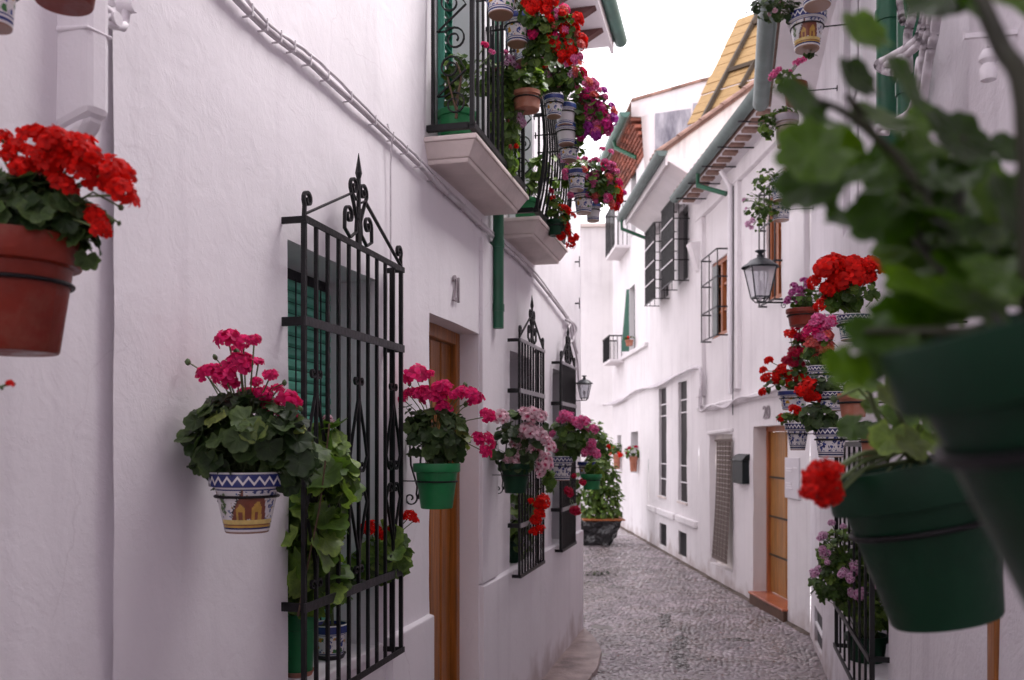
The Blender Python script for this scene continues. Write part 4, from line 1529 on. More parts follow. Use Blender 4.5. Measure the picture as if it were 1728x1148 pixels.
def lantern(label, c, wall_pt, s, lean=None):
    """Wrought lantern: glazed tapering cage, roof, finial and a scrolled wall arm. c: middle of the glass; s: glass height."""
    c, wall_pt = Vector(c), Vector(wall_pt)
    o = thing('street_lantern', label, 'lantern', wall_pt)
    x = (wall_pt - c)
    x.z = 0
    x.normalize()
    y = Vector((0, 0, 1)).cross(x)
    zt, zb = s * 0.5, -s * 0.5
    rt, rb = s * 0.42, s * 0.24
    cor = lambda r, z: [c + x * a * r + y * b2 * r + Vector((0, 0, z)) for a, b2 in ((-1, -1), (1, -1), (1, 1), (-1, 1))]
    T, Bm = cor(rt, zt), cor(rb, zb)
    cg = MB()
    for i in range(4):
        cg.bar(T[i], Bm[i], s * 0.045)
        cg.bar(T[i], T[(i + 1) % 4], s * 0.05)
        cg.bar(Bm[i], Bm[(i + 1) % 4], s * 0.045)
    B2 = cor(rb * 0.5, zb - s * 0.16)
    for i in range(4):
        cg.bar(Bm[i], B2[i], s * 0.035)
        cg.bar(B2[i], B2[(i + 1) % 4], s * 0.04)
    cg.build('cage', M_lampgrey, o)
    for i in range(4):
        gl = MB()
        j = (i + 1) % 4
        gl.add([T[i], T[j], Bm[j], Bm[i]], [(0, 1, 2, 3)])
        gl.build('pane', M_glass, o)
    rf = MB()
    rf.lathe([(rt * 1.5, zt), (rt * 1.42, zt + s * 0.05), (rt * 1.0, zt + s * 0.16), (rt * 0.85, zt + s * 0.24), (rt * 0.5, zt + s * 0.30), (rt * 0.28, zt + s * 0.34), (rt * 0.25, zt + s * 0.40)], c, n=16)
    rf.build('roof', M_lampgrey, o, smooth=35)
    fi = MB()
    fi.lathe([(rt * 0.22, zt + s * 0.39), (rt * 0.30, zt + s * 0.42), (rt * 0.14, zt + s * 0.46), (rt * 0.45, zt + s * 0.56), (rt * 0.40, zt + s * 0.58), (0, zt + s * 0.55)], c, n=12)
    fi.build('finial', M_lampgrey, o, smooth=35)
    bu = MB()
    bu.lathe([(0, zb - s * 0.12), (s * 0.04, zb - s * 0.1), (s * 0.035, zb + s * 0.2), (s * 0.09, zb + s * 0.28), (s * 0.1, zb + s * 0.4), (s * 0.05, zb + s * 0.52), (0, zb + s * 0.55)], c, n=12)
    bu.build('bulb', M_meter, o, smooth=True)
    ar = MB()
    base = c + Vector((0, 0, zb - s * 0.17))
    wp = Vector((wall_pt.x, wall_pt.y, base.z))
    ar.bar(base, wp, s * 0.05)
    ar.bar(wp + Vector((0, 0, s * 0.14)), wp - Vector((0, 0, s * 0.22)), s * 0.06)
    L_ = (wp - base).length
    ar.tube(spiral(base + x * L_ * 0.55 - Vector((0, 0, s * 0.10)), x, Vector((0, 0, 1)), s * 0.10, 1.3, 1.57, 18), s * 0.016, 5)
    ar.tube(spiral(base + x * L_ * 0.85 - Vector((0, 0, s * 0.10)), x, Vector((0, 0, 1)), s * 0.09, -1.3, 1.57, 18), s * 0.016, 5)
    ar.build('wall_arm', M_iron, o)
    return o
c_ = FF.hit(1283, 477, 0.42)
lantern('large black lantern with clear panes on a scrolled arm below the hanging pots', c_, c_ - FF.n * 0.415, 0.285)
c_ = FL.hit(986, 660, 0.16)
lantern('small distant lantern on the corner of house 21 above the wire', c_, c_ - FL.n * 0.158, 0.125)

# ---- next house: slit windows, window cages, boxed white eave
H1 = thing('white_house', 'white house with two tall slit windows, caged upper windows and a boxed eave', 'house', FF.p(6, 0, 0))
S1 = (4.92, 5.50, 0.92, 2.76, 0.07)
S2 = (6.37, 6.98, 0.92, 2.75, 0.07)
V1 = (4.95, 5.50, 0.09, 0.46, 0.06)
V2 = (6.36, 6.92, 0.09, 0.46, 0.06)
C1 = (4.86, 5.48, 4.28, 5.38, 0.12)
C2 = (6.22, 6.84, 4.25, 5.36, 0.12)
wall_mesh(FF, 4.2, 7.9, -0.15, 5.7, (S1, S2, V1, V2, C1, C2), 0.12, 0.007, 41.0).build('wall', M_far, H1, smooth=40, bevel=0.006)
M_smoke = mat('smoked_pane', (0.02, 0.017, 0.02), 0.45, 0.2, 3, spec=0.15)
for w in (S1, S2):
    wf = empty_part('slit_window', H1, FF.p((w[0] + w[1]) / 2, 0, w[2]))
    one_box('pane', M_smoke, wf, FF, w[0] - 0.01, w[1] + 0.01, -0.09, -0.05, w[2] - 0.01, w[3] + 0.01)
    for k in (0.16, 0.30, 0.745, 0.85):
        z = w[2] + (w[3] - w[2]) * k
        one_box('glazing_bar', M_trim, wf, FF, w[0], w[1], -0.049, -0.035, z - 0.008, z + 0.008)
    one_box('sill', M_slab, wf, FF, w[0] - 0.03, w[1] + 0.03, -0.06, 0.02, w[2] - 0.028, w[2] - 0.002)
for w in (V1, V2):
    v = empty_part('vent', H1, FF.p((w[0] + w[1]) / 2, 0, w[2]))
    one_box('backing', M_dark, v, FF, w[0] - 0.01, w[1] + 0.01, -0.08, -0.055, w[2] - 0.01, w[3] + 0.01)
    sm = None
    z = w[2] + 0.01
    while z < w[3] - 0.01:
        if sm is None:
            bb = MB()
            P = FF.p
            bb.hexa([P(w[0], -0.05, z + 0.012), P(w[1], -0.05, z + 0.012), P(w[1], -0.018, z), P(w[0], -0.018, z), P(w[0], -0.05, z + 0.018), P(w[1], -0.05, z + 0.018), P(w[1], -0.018, z + 0.006), P(w[0], -0.018, z + 0.006)])
            sm = bb.build('slat', M_iron_worn, v, origin=P(w[0], -0.03, z)).data
        else:
            put('slat', sm, v, FF.p(w[0], -0.03, z))
        z += 0.03
for a, c in ((4.28, 5.55), (5.68, 7.0), (7.15, 7.9)):
    one_box('moulding', M_far, H1, FF, a, c, -0.02, 0.045, 0.60, 0.70, bevel=0.015)
M_mesh = mat('dark_window_screen', (0.03, 0.03, 0.04), 0.5, 0.2, 8)
for w, a, c, e, f in ((C1, 4.76, 5.58, 4.22, 5.44), (C2, 6.14, 6.94, 4.18, 5.42)):
    one_box('window_pane', M_pane, H1, FF, w[0] - 0.01, w[1] + 0.01, -0.14, -0.10, w[2] - 0.01, w[3] + 0.01)
    g = empty_part('window_cage', H1, FF.p((a + c) / 2, 0.24, e))
    for i in range(15):
        t = a + (c - a) * i / 14
        bb = MB()
        bb.bar(FF.p(t, 0.24, e), FF.p(t, 0.24, f), 0.020, 0.016, up=FF.n)
        bb.build('bar', M_iron, g)
    one_box('screen', M_mesh, g, FF, a + 0.01, c - 0.01, 0.222, 0.228, e + 0.01, f - 0.01)
    for t in (a, c):
        for dd in (0.08, 0.16):
            bb = MB()
            bb.bar(FF.p(t, dd, e), FF.p(t, dd, f), 0.010, 0.010, up=FF.n)
            bb.build('bar', M_iron_worn, g)
    for k in (0, 0.25, 0.5, 0.75, 1):
        z = e + (f - e) * k
        bb = MB()
        bb.bar(FF.p(a, 0.256, z), FF.p(c, 0.256, z), 0.008, 0.018)
        bb.build('rail', M_trim if 0 < k < 1 else M_iron, g)
        for t in (a, c):
            bb = MB()
            bb.bar(FF.p(t, -0.02, z), FF.p(t, 0.235, z), 0.010, 0.014)
            bb.build('rail', M_iron, g)
# boxed eave and its gutter, weathered gable end above it
P = FF.p
bb = MB()
bb.hexa([P(3.95, -0.02, 5.45), P(7.3, -0.02, 5.45), P(7.3, 0.10, 5.47), P(3.95, 0.10, 5.47), P(3.95, -0.02, 5.78), P(7.3, -0.02, 5.78), P(7.3, 0.50, 5.72), P(3.95, 0.50, 5.72)])
bb.build('boxed_eave', M_soffit, H1, bevel=0.01)
one_box('fascia', M_soffit, H1, FF, 3.95, 7.3, 0.502, 0.53, 5.66, 5.80)
gb = MB()
gutter(gb, P(3.85, 0.60, 5.83), P(7.35, 0.60, 5.80), 0.08)
gb.build('gutter', M_gutter, H1, smooth=40)
bb = MB()
bb.tube([P(7.25, 0.60, 5.74), P(7.25, 0.60, 5.58), P(7.15, 0.15, 5.38)], 0.03, 10)
bb.build('outlet_pipe', M_pipegreen, H1, smooth=40)
gz = lambda dd: 5.98 + 0.73 * (0.4 - dd)
FG = Frame(FF.p(4.19, 0, 0), FF.n, -FF.u)      # gable plane facing us: t is the facade's d
gv = MB()
ds = np.linspace(0.46, -3.0, 24)
for dd in ds:
    w_ = 0.02 * noise.noise(Vector((dd * 3, 1, 1)))
    gv.v += [FF.p(4.19 + w_, dd, 5.0 if dd < 0 else 5.73), FF.p(4.19 + w_, dd, (5.0 + gz(dd)) / 2 if dd < 0 else (5.73 + gz(dd)) / 2), FF.p(4.19 + w_, dd, gz(dd))]
for i in range(len(ds) - 1):
    for k in (0, 1):
        gv.f.append([i * 3 + k, i * 3 + k + 1, i * 3 + k + 4, i * 3 + k + 3])
        gv.m.append(0)
gv.build('gable_wall', M_old, H1, smooth=True)
bb = MB()
bb.hexa([P(4.15, 0.62, gz(0.62)), P(7.4, 0.62, gz(0.62)), P(7.4, -3.0, gz(-3)), P(4.15, -3.0, gz(-3)), P(4.15, 0.62, gz(0.62) + 0.05), P(7.4, 0.62, gz(0.62) + 0.05), P(7.4, -3.0, gz(-3) + 0.05), P(4.15, -3.0, gz(-3) + 0.05)])
bb.build('roof', M_tile, H1)
qn = frame_rot(FF, math.atan(0.73))
for col in range(3):
    for i in range(9):
        dd = 0.60 - i * 0.31
        put('roof_tile', TILE, H1, P(4.17 + 0.17 * col, dd, gz(dd) + 0.045), qn @ Matrix.Rotation(rs.uniform(-0.06, 0.06), 3, 'Z').to_quaternion(), (1, 1, 1))

wz = thing('electric_cable', 'white wire bundle running from the end wall across the slit window house', 'cable', FF.p(8, 0.06, 2.8))
for k in range(3):
    b_ = MB()
    pl = [(985, 686 + 2 * k), (1010, 686 - k), (1042, 676 + 2 * k), (1075, 662 - 2 * k), (1110, 648 + 2 * k), (1150, 630), (1178, 619 + k), (1183, 640), (1182, 688)]
    b_.tube([FF.hit(q_.x, q_.y, 0.05 + 0.012 * k) for q_ in smooth([Vector((*p, 0)) for p in pl], 4)], 0.020, 6)
    b_.build('strand', M_cable, wz, smooth=True)

# ---- taller house with the brick eave
H3 = thing('white_house', 'tall white house with a red brick eave and a grey patched side wall', 'house', FF.p(9.8, 0, 0))
Q1 = (8.98, 9.78, 1.22, 2.05, 0.25)
Q2 = (11.0, 11.55, 1.25, 2.0, 0.25)
G1 = (9.30, 9.95, 3.72, 5.0, 0.12)
G2 = (9.2, 9.75, 6.0, 7.45, 0.12)
wall_mesh(FF, 7.9, 12.2, -0.15, 7.8, (Q1, Q2, G1, G2), 0.16, 0.008, 51.0).build('wall', M_far, H3, smooth=40, bevel=0.006)
for w in (Q1, Q2, G1, G2):
    wf = empty_part('window', H3, FF.p((w[0] + w[1]) / 2, -0.1, w[2]))
    one_box('pane', M_pane, wf, FF, w[0] - 0.01, w[1] + 0.01, -w[4] - 0.02, -w[4] + 0.02, w[2] - 0.01, w[3] + 0.01)
    one_box('frame', M_shutter if w in (G1, G2) else M_greyframe, wf, FF, (w[0] + w[1]) / 2 - 0.03, (w[0] + w[1]) / 2 + 0.03, -w[4] + 0.021, -w[4] + 0.05, w[2], w[3])
    one_box('frame', M_shutter if w in (G1, G2) else M_greyframe, wf, FF, w[0], w[0] + 0.05, -w[4] + 0.021, -w[4] + 0.06, w[2], w[3])
# opened green shutter and small balcony rails
M_pipelight = mat('faded_green', (0.025, 0.11, 0.075), 0.5, 0.2, 6)
sl = empty_part('shutter', H3, P(10.0, 0.1, 3.75))
bb = MB()
bb.hexa([P(9.97, 0.0, 3.72), P(10.0, 0.0, 3.72), P(10.08, 0.15, 3.72), P(10.05, 0.15, 3.72), P(9.97, 0.0, 5.0), P(10.0, 0.0, 5.0), P(10.04, 0.05, 5.0), P(10.01, 0.05, 5.0)])
bb.build('leaf', M_pipelight, sl)
one_box('window_ledge', M_far, H3, FF, 7.95, 11.8, -0.02, 0.06, 3.60, 3.68, bevel=0.01)
for a, c, e in ((10.6, 11.6, 3.62), (9.9, 11.2, 5.9)):
    bc = empty_part('balcony', H3, P((a + c) / 2, 0, e))
    one_box('slab', M_soffit, bc, FF, a, c, -0.02, 0.30, e - 0.06, e, bevel=0.01)
    for i in range(12):
        t = a + 0.03 + (c - a - 0.06) * i / 11
        bb = MB()
        bb.bar(P(t, 0.31, e), P(t, 0.31, e + (0.9 if e > 5 else 0.5)), 0.014)
        bb.build('baluster', M_iron, bc)
    for t in (a + 0.03, c - 0.03):
        for k in range(3):
            bb = MB()
            bb.bar(P(t, 0.05 + 0.09 * k, e), P(t, 0.05 + 0.09 * k, e + (0.9 if e > 5 else 0.5)), 0.014)
            bb.build('baluster', M_iron, bc)
    bb = MB()
    zz = e + (0.9 if e > 5 else 0.5)
    bb.bar(P(a, 0.31, zz), P(c, 0.31, zz), 0.03)
    for t in (a + 0.03, c - 0.03):
        bb.bar(P(t, 0, zz), P(t, 0.29, zz), 0.028)
    bb.build('rail', M_iron, bc)
# brick eave: three corbelled courses of single bricks, joined where too small to part
bk = MB()
for row in range(9):
    dd, z = 0.04 + 0.036 * row, 7.22 + 0.063 * row
    t = 7.92 + (row % 2) * 0.11
    while t < 12.1:
        bk.box(FF, t, t + 0.205, -0.02, dd + rs.uniform(-0.004, 0.004), z + 0.004, z + 0.059)
        t += 0.235
ob = bk.build('brick_eave', M_brick, H3)
ob['kind'] = 'stuff'
gb = MB()
gutter(gb, P(7.8, 0.45, 7.84), P(12.2, 0.45, 7.84), 0.10)
gb.build('gutter', M_gutgreen, H3, smooth=40)
bb = MB()
bb.tube([P(9.1, 0.45, 7.75), P(9.1, 0.42, 7.62), P(8.7, 0.08, 7.3)], 0.04, 10)
bb.build('outlet_pipe', M_pipegreen, H3, smooth=40)
# side wall facing us with its verge
vz = lambda dd: 8.02 + 0.30 * (0.45 - dd) if dd > -1.0 else 8.455 + 0.18 * (-1.0 - dd)
gv = MB()
ds = np.linspace(0.32, -5.0, 30)
for dd in ds:
    gv.v += [FF.p(7.9, dd, 5.0 if dd < 0 else 7.79), FF.p(7.9, dd, vz(dd) - 0.3 if dd < 0 else 7.79), FF.p(7.9, dd, vz(dd))]
for i in range(len(ds) - 1):
    for k in (0, 1):
        gv.f.append([i * 3 + k, i * 3 + k + 1, i * 3 + k + 4, i * 3 + k + 3])
        gv.m.append(0)
gv.build('side_wall', M_far, H3, smooth=True)
for a, c, e, f in ((-0.12, -0.78, 5.6, 7.85), (-0.82, -3.2, 6.9, 8.05)):
    pv = MB()
    pv.hexa([P(7.9, a, e), P(7.9, c, e), P(7.885, c, e), P(7.885, a, e), P(7.9, a, f), P(7.9, c, f), P(7.885, c, f + 0.1), P(7.885, a, f)])
    pv.build('render_patch', M_grey, H3)
bb = MB()
for i in range(len(ds) - 1):
    a, c = ds[i], ds[i + 1]
    bb.hexa([P(7.86, a, vz(a) + 0.002), P(12.2, a, vz(a) + 0.002), P(12.2, c, vz(c) + 0.002), P(7.86, c, vz(c) + 0.002), P(7.86, a, vz(a) + 0.05), P(12.2, a, vz(a) + 0.05), P(12.2, c, vz(c) + 0.05), P(7.86, c, vz(c) + 0.05)])
bb.build('roof', M_tile, H3)

# ---- sloping screen of straw boards on dark beams above the roofs
BLc, TLc = at(1160, 212, 13.9), at(1246, 34, 14.4)
e1 = TLc - BLc
e2 = (Vector((cs, sn, 0)) * 0.72 + Vector((sn, -cs, 0)) * 0.69)
nn = e1.cross(e2).normalized()
if nn.dot(EYEP - BLc) < 0:
    nn = -nn
SC = thing('terrace_screen', 'slanting tan straw board screen on dark beams above the tiled roof', 'screen', BLc)
rows = 11
for i in range(rows):
    for j in range(2):
        a0, a1 = i / rows + 0.004, (i + 1) / rows - 0.004
        s0, s1 = j * 0.85, j * 0.85 + 0.845
        q_ = lambda a, s, h: BLc + e1 * a + e2 * s + nn * h
        bb = MB()
        jit = 0.012 * rs.uniform(-1, 1)
        bb.hexa([q_(a0, s0, jit), q_(a1, s0, jit), q_(a1, s1, jit), q_(a0, s1, jit), q_(a0, s0, jit + 0.02), q_(a1, s0, jit + 0.02), q_(a1, s1, jit + 0.02), q_(a0, s1, jit + 0.02)])
        bb.build('board', M_straw, SC)
for a, b2 in (((0.0, 0.32), (1.0, 0.42)), ((0.42, 0.36), (0.42, 1.7)), ((0.86, 0.4), (0.86, 1.7)), ((0.2, 0.78), (0.42, 0.82))):
    bb = MB()
    bb.bar(BLc + e1 * a[0] + e2 * a[1] + nn * 0.06, BLc + e1 * b2[0] + e2 * b2[1] + nn * 0.06, 0.06, 0.06)
    bb.build('beam', M_beam, SC)

# ---- wall closing the view where the alley turns
FE = Frame(Vector((sn * -1, cs, 0)) * 21.5 + Vector((cs, sn, 0)) * 0, (cs, sn, 0), (sn, -cs, 0))
HE = thing('white_house', 'plain white house closing the alley behind the black wrapped planter', 'house', FE.p(1.5, 0, 0))
wall_mesh(FE, -4, 2.6, -0.15, 7.05, (), 0.3, 0.02, 61.0).build('wall', M_far, HE, smooth=True)
one_box('coping', M_slab, HE, FE, -4, 2.6, -0.4, 0.05, 7.052, 7.14, bevel=0.01)
one_box('roof', M_tile, HE, FE, -4, 2.6, -4, -0.41, 7.0, 7.1)

# cable junction and stay wires at the corner of number 21, iron dogs on the wall end
cj = thing('cable_junction', 'tangle of white cable loops at the upper corner of house 21 above the small lantern', 'cable', FL.hit(962, 552, 0.04))
for pts_, r_ in (([(955, 540), (966, 548), (968, 570), (960, 578), (956, 562), (962, 548)], 0.012), ([(962, 545), (966, 575), (970, 590), (974, 610), (976, 640), (978, 655)], 0.010), ([(958, 538), (972, 552), (970, 578), (974, 596)], 0.010)):
    b_ = MB()
    b_.tube([FL.hit(q_.x, q_.y, 0.03) for q_ in smooth([Vector((*p, 0)) for p in pts_], 4)], r_, 6)
    b_.build('strand', M_cable, cj, smooth=True)
for y_, lab in ((442, 'upper black iron hook on the wall end below the second balcony'), (512, 'lower small iron hook on the wall end below the second balcony')):
    c_ = FL.hit(976, y_, 0.03)
    bb = MB()
    bb.bar(c_ - FL.n * 0.04, c_ + FL.n * 0.012, 0.012)
    bb.bar(c_ + FL.n * 0.010 + Vector((0, 0, 0.05)), c_ + FL.n * 0.010 - Vector((0, 0, 0.05)), 0.008)
    tag(bb.build('iron_hook', M_iron_worn, None, origin=c_), lab, 'hook', 'iron hooks on the wall end')

bb = MB()
n = 60
M_joint = mat('dirty_joint', (0.10, 0.075, 0.06), 0.8, 0.4, 9, 0.6, 30)
for i in range(n):
    t0_, t1_ = 12.0 * i / n, 12.0 * (i + 1) / n
    w_ = lambda t: 0.035 + 0.03 * noise.noise(Vector((t * 2.3, 4, 4)))
    P = FF.p
    bb.hexa([P(t0_, -0.02, -0.1), P(t1_, -0.02, -0.1), P(t1_, w_(t1_) + 0.03, -0.1), P(t0_, w_(t0_) + 0.03, -0.1), P(t0_, -0.02, 0.03), P(t1_, -0.02, 0.03), P(t1_, w_(t1_), 0.006), P(t0_, w_(t0_), 0.006)])
tag(bb.build('kerb', M_joint, None, smooth=True, merge=True), kind='structure')

# ================================================================== plants
def ceramic(name, white, bandcol, palette, vscale=(9, 3.2), zig=True, foot=(0.30, 0.17, 0.12), dens=0.42):
    """Glazed pot painted by its own UV: bands low down, a motif field, a zigzag rim."""
    if name in MATS:
        return MATS[name]
    m = bpy.data.materials.new(name)
    nt, b = nodes_of(m)
    L = nt.links.new
    uv = N(nt, 'ShaderNodeUVMap')
    uv.uv_map = 'UVMap'
    sp = N(nt, 'ShaderNodeSeparateXYZ')
    L(uv.outputs[0], sp.inputs[0])
    w, c = white, bandcol
    bands = ramp(nt, [(0, foot), (0.03, w), (0.07, c), (0.12, w), (0.155, c), (0.18, w), (0.70, c), (0.725, w), (0.76, c), (0.97, w)], 'CONSTANT')
    L(sp.outputs[1], bands.inputs[0])
    mask = ramp(nt, [(0, (0, 0, 0)), (0.2, (1, 1, 1)), (0.69, (0, 0, 0))], 'CONSTANT')
    L(sp.outputs[1], mask.inputs[0])
    mp = N(nt, 'ShaderNodeMapping')
    mp.inputs['Scale'].default_value = (vscale[0], vscale[1], 1)
    L(uv.outputs[0], mp.inputs[0])
    nz = N(nt, 'ShaderNodeTexNoise', i_Scale=2.5, i_Detail=2.0)
    L(mp.outputs[0], nz.inputs['Vector'])
    av = N(nt, 'ShaderNodeVectorMath', operation='ADD')
    L(mp.outputs[0], av.inputs[0])
    L(nz.outputs['Color'], av.inputs[1])
    vo = N(nt, 'ShaderNodeTexVoronoi', i_Scale=1.6)
    L(av.outputs[0], vo.inputs['Vector'])
    sc = N(nt, 'ShaderNodeSeparateColor')
    L(vo.outputs['Color'], sc.inputs[0])
    pal = ramp(nt, [(i / len(palette), p) for i, p in enumerate(palette)], 'CONSTANT')
    L(sc.outputs[0], pal.inputs[0])
    lt = N(nt, 'ShaderNodeMath', operation='LESS_THAN', i_1=dens)
    L(vo.outputs['Distance'], lt.inputs[0])
    mk = N(nt, 'ShaderNodeMath', operation='MULTIPLY')
    L(lt.outputs[0], mk.inputs[0])
    L(mask.outputs[0], mk.inputs[1])
    mx1 = N(nt, 'ShaderNodeMix', data_type='RGBA')
    L(mk.outputs[0], mx1.inputs[0])
    L(bands.outputs[0], mx1.inputs[6])
    L(pal.outputs[0], mx1.inputs[7])
    out = mx1.outputs[2]
    if zig:
        mu = N(nt, 'ShaderNodeMath', operation='MULTIPLY', i_1=22.0)
        L(sp.outputs[0], mu.inputs[0])
        pp = N(nt, 'ShaderNodeMath', operation='PINGPONG', i_1=0.5)
        L(mu.outputs[0], pp.inputs[0])
        mr = N(nt, 'ShaderNodeMapRange', i_1=0.0, i_2=0.5, i_3=0.81, i_4=0.92)
        L(pp.outputs[0], mr.inputs[0])
        sb = N(nt, 'ShaderNodeMath', operation='SUBTRACT')
        L(sp.outputs[1], sb.inputs[0])
        L(mr.outputs[0], sb.inputs[1])
        ab = N(nt, 'ShaderNodeMath', operation='ABSOLUTE')
        L(sb.outputs[0], ab.inputs[0])
        l2 = N(nt, 'ShaderNodeMath', operation='LESS_THAN', i_1=0.026)
        L(ab.outputs[0], l2.inputs[0])
        mx2 = N(nt, 'ShaderNodeMix', data_type='RGBA')
        L(l2.outputs[0], mx2.inputs[0])
        L(out, mx2.inputs[6])
        mx2.inputs[7].default_value = (*w, 1)
        out = mx2.outputs[2]
    L(out, b.inputs['Base Color'])
    b.inputs['Roughness'].default_value = 0.25
    MATS[name] = m
    return m

GW = (0.72, 0.70, 0.71)
BLUE = (0.035, 0.05, 0.20)
M_blueware = ceramic('blue_ware', GW, (0.03, 0.035, 0.12), [(0.03, 0.04, 0.15), (0.05, 0.07, 0.25), (0.03, 0.035, 0.11)], (14, 4.5), dens=0.5)
M_multi = ceramic('painted_ware', GW, BLUE, [(0.04, 0.07, 0.30), (0.55, 0.28, 0.03), (0.05, 0.18, 0.05), (0.05, 0.08, 0.28), (0.42, 0.10, 0.03), (0.62, 0.48, 0.10)], (9, 3.2), zig=False)
M_sceneware = ceramic('scene_ware', GW, (0.02, 0.03, 0.16), [(0.10, 0.14, 0.32), (0.20, 0.24, 0.36), (0.36, 0.25, 0.10)], (16, 6), dens=0.30)
M_plainware = ceramic('white_ware', (0.74, 0.72, 0.74), (0.05, 0.09, 0.28), [(0.72, 0.70, 0.72)], zig=False)
M_oldware = ceramic('worn_ware', (0.34, 0.26, 0.24), (0.30, 0.27, 0.30), [(0.30, 0.22, 0.20), (0.38, 0.29, 0.26)], zig=False, foot=(0.28, 0.19, 0.16))
POTM = {'terra': (M_terra, M_terra2), 'paleterra': (M_terra2, M_terra2), 'green': (M_green, M_terra2), 'darkgreen': (M_darkgreen, M_terra2), 'blue': (M_blueware, M_terra2),
        'multi': (M_multi, M_terra2), 'scene': (M_sceneware, M_terra2), 'white': (M_plainware, M_terra2), 'old': (M_oldware, M_terra2)}

LM = {'dark': leafmat('geranium_leaf', (0.027, 0.054, 0.017), (0.072, 0.118, 0.038), sheen=0.3),
      'mid': leafmat('fresh_leaf', (0.050, 0.105, 0.016), (0.13, 0.21, 0.036), sheen=0.3),
      'light': leafmat('pale_leaf', (0.085, 0.165, 0.025), (0.19, 0.29, 0.06), trans=0.32),
      'shiny': leafmat('glossy_leaf', (0.034, 0.088, 0.005), (0.082, 0.170, 0.010), rough=0.38, sheen=0.35, trans=0.4),
      'yellow': leafmat('yellowing_leaf', (0.13, 0.19, 0.04), (0.26, 0.31, 0.08), trans=0.3)}
PC = {'red': ((0.80, 0.012, 0.006), (0.55, 0.004, 0.004), None), 'hot': ((0.80, 0.014, 0.16), (0.55, 0.008, 0.11), (0.84, 0.04, 0.23)), 'pink': ((0.82, 0.14, 0.38), (0.68, 0.04, 0.2), (0.86, 0.28, 0.52)),
      'pale': ((0.86, 0.58, 0.66), (0.50, 0.04, 0.14), (0.88, 0.68, 0.74)), 'lilac': ((0.74, 0.42, 0.62), (0.36, 0.04, 0.22), (0.82, 0.58, 0.74)), 'purple': ((0.56, 0.05, 0.46), (0.30, 0.01, 0.22), (0.5, 0.06, 0.46)),
      'coral': ((0.76, 0.14, 0.12), (0.70, 0.05, 0.06), (0.8, 0.22, 0.20)), 'crimson': ((0.50, 0.010, 0.045), (0.30, 0.004, 0.02), (0.60, 0.02, 0.09)), 'mag': ((0.72, 0.025, 0.26), (0.40, 0.01, 0.14), (0.66, 0.05, 0.32)),
      'bicolor': ((0.55, 0.05, 0.32), (0.20, 0.005, 0.10), (0.70, 0.30, 0.55))}

def leaf_template(seed, n=34, lobes=7, notch=0.62, cup=0.20, wave=0.10, pointed=0.0):
    r = random.Random(seed)
    vs, uv = [(0, 0, 0)], [(0, 0)]
    ph = r.uniform(-0.2, 0.2)
    cupv = cup * r.uniform(0.4, 1.5) * (1 if r.random() < 0.8 else -0.6)
    for ring in (0.55, 1.0):
        for k in range(n):
            a = -PI / 2 + 2 * PI * (k + 0.5) / n
            da = (a + PI / 2 + PI) % (2 * PI) - PI
            rad = 1 - notch * math.exp(-(da / 0.33) ** 2)
            if ring == 1.0:
                rad *= 1 - 0.15 * (0.5 - 0.5 * math.cos(lobes * (a - PI / 2) + ph)) + 0.035 * math.cos(lobes * 3 * (a - PI / 2)) + r.uniform(-0.03, 0.03)
            if pointed:
                rad *= 1 + pointed * math.exp(-((a - PI / 2) / 0.4) ** 2)
            q = rad * ring
            x, y = math.cos(a) * q, math.sin(a) * q
            z = cupv * q * q + wave * ring ** 2 * math.sin(lobes * a / 2 + r.uniform(-0.3, 0.3)) - 0.08 * (y > 0) * y * y
            vs.append((x, y, z))
            uv.append((math.cos(a) * ring, math.sin(a) * ring))
    t = []
    for k in range(n):
        j = (k + 1) % n
        t += [(0, 1 + k, 1 + j), (1 + k, 1 + n + k, 1 + n + j), (1 + k, 1 + n + j, 1 + j)]
    return np.array(vs, float), np.array(t), np.array(uv, float)

def oval_template(seed, w=0.42):
    r = random.Random(seed)
    vs, uv, t = [], [], []
    prof = [(0, 0.02), (0.25, 0.8), (0.55, 1.0), (0.82, 0.62), (1.0, 0.03)]
    for y, q in prof:
        for s in (-1, 0, 1):
            vs.append((s * w * q, y * 1.5, 0.12 * abs(s) * q - 0.25 * y * y + r.uniform(-0.02, 0.02)))
            uv.append((s * 0.5, y))
    for i in range(4):
        for s in (0, 1):
            a = i * 3 + s
            t += [(a, a + 1, a + 4), (a, a + 4, a + 3)]
    return np.array(vs, float), np.array(t), np.array(uv, float)

def cut_template(seed):
    return leaf_template(seed, n=22, lobes=5, notch=0.5, cup=0.1, wave=0.12)
LT = {'ger': [leaf_template(100 + i) for i in range(6)], 'gersmall': [leaf_template(200 + i, n=13, lobes=5) for i in range(5)], 'round': [leaf_template(600 + i, n=34, notch=0.30, cup=0.12, wave=0.08) for i in range(5)], 'oval': [oval_template(300 + i) for i in range(4)], 'cut': [cut_template(400 + i) for i in range(4)],
      'jade': [oval_template(500 + i, 0.62) for i in range(3)]}
# deeper clefts for the cut leaf
for V, T_, U in LT['cut']:
    ang = np.arctan2(V[:, 1], V[:, 0])
    f = 1 - 0.38 * (0.5 - 0.5 * np.cos(5 * (ang - PI / 2)))
    m_ = np.hypot(V[:, 0], V[:, 1]) > 0.6
    V[m_, 0] *= f[m_]
    V[m_, 1] *= f[m_]

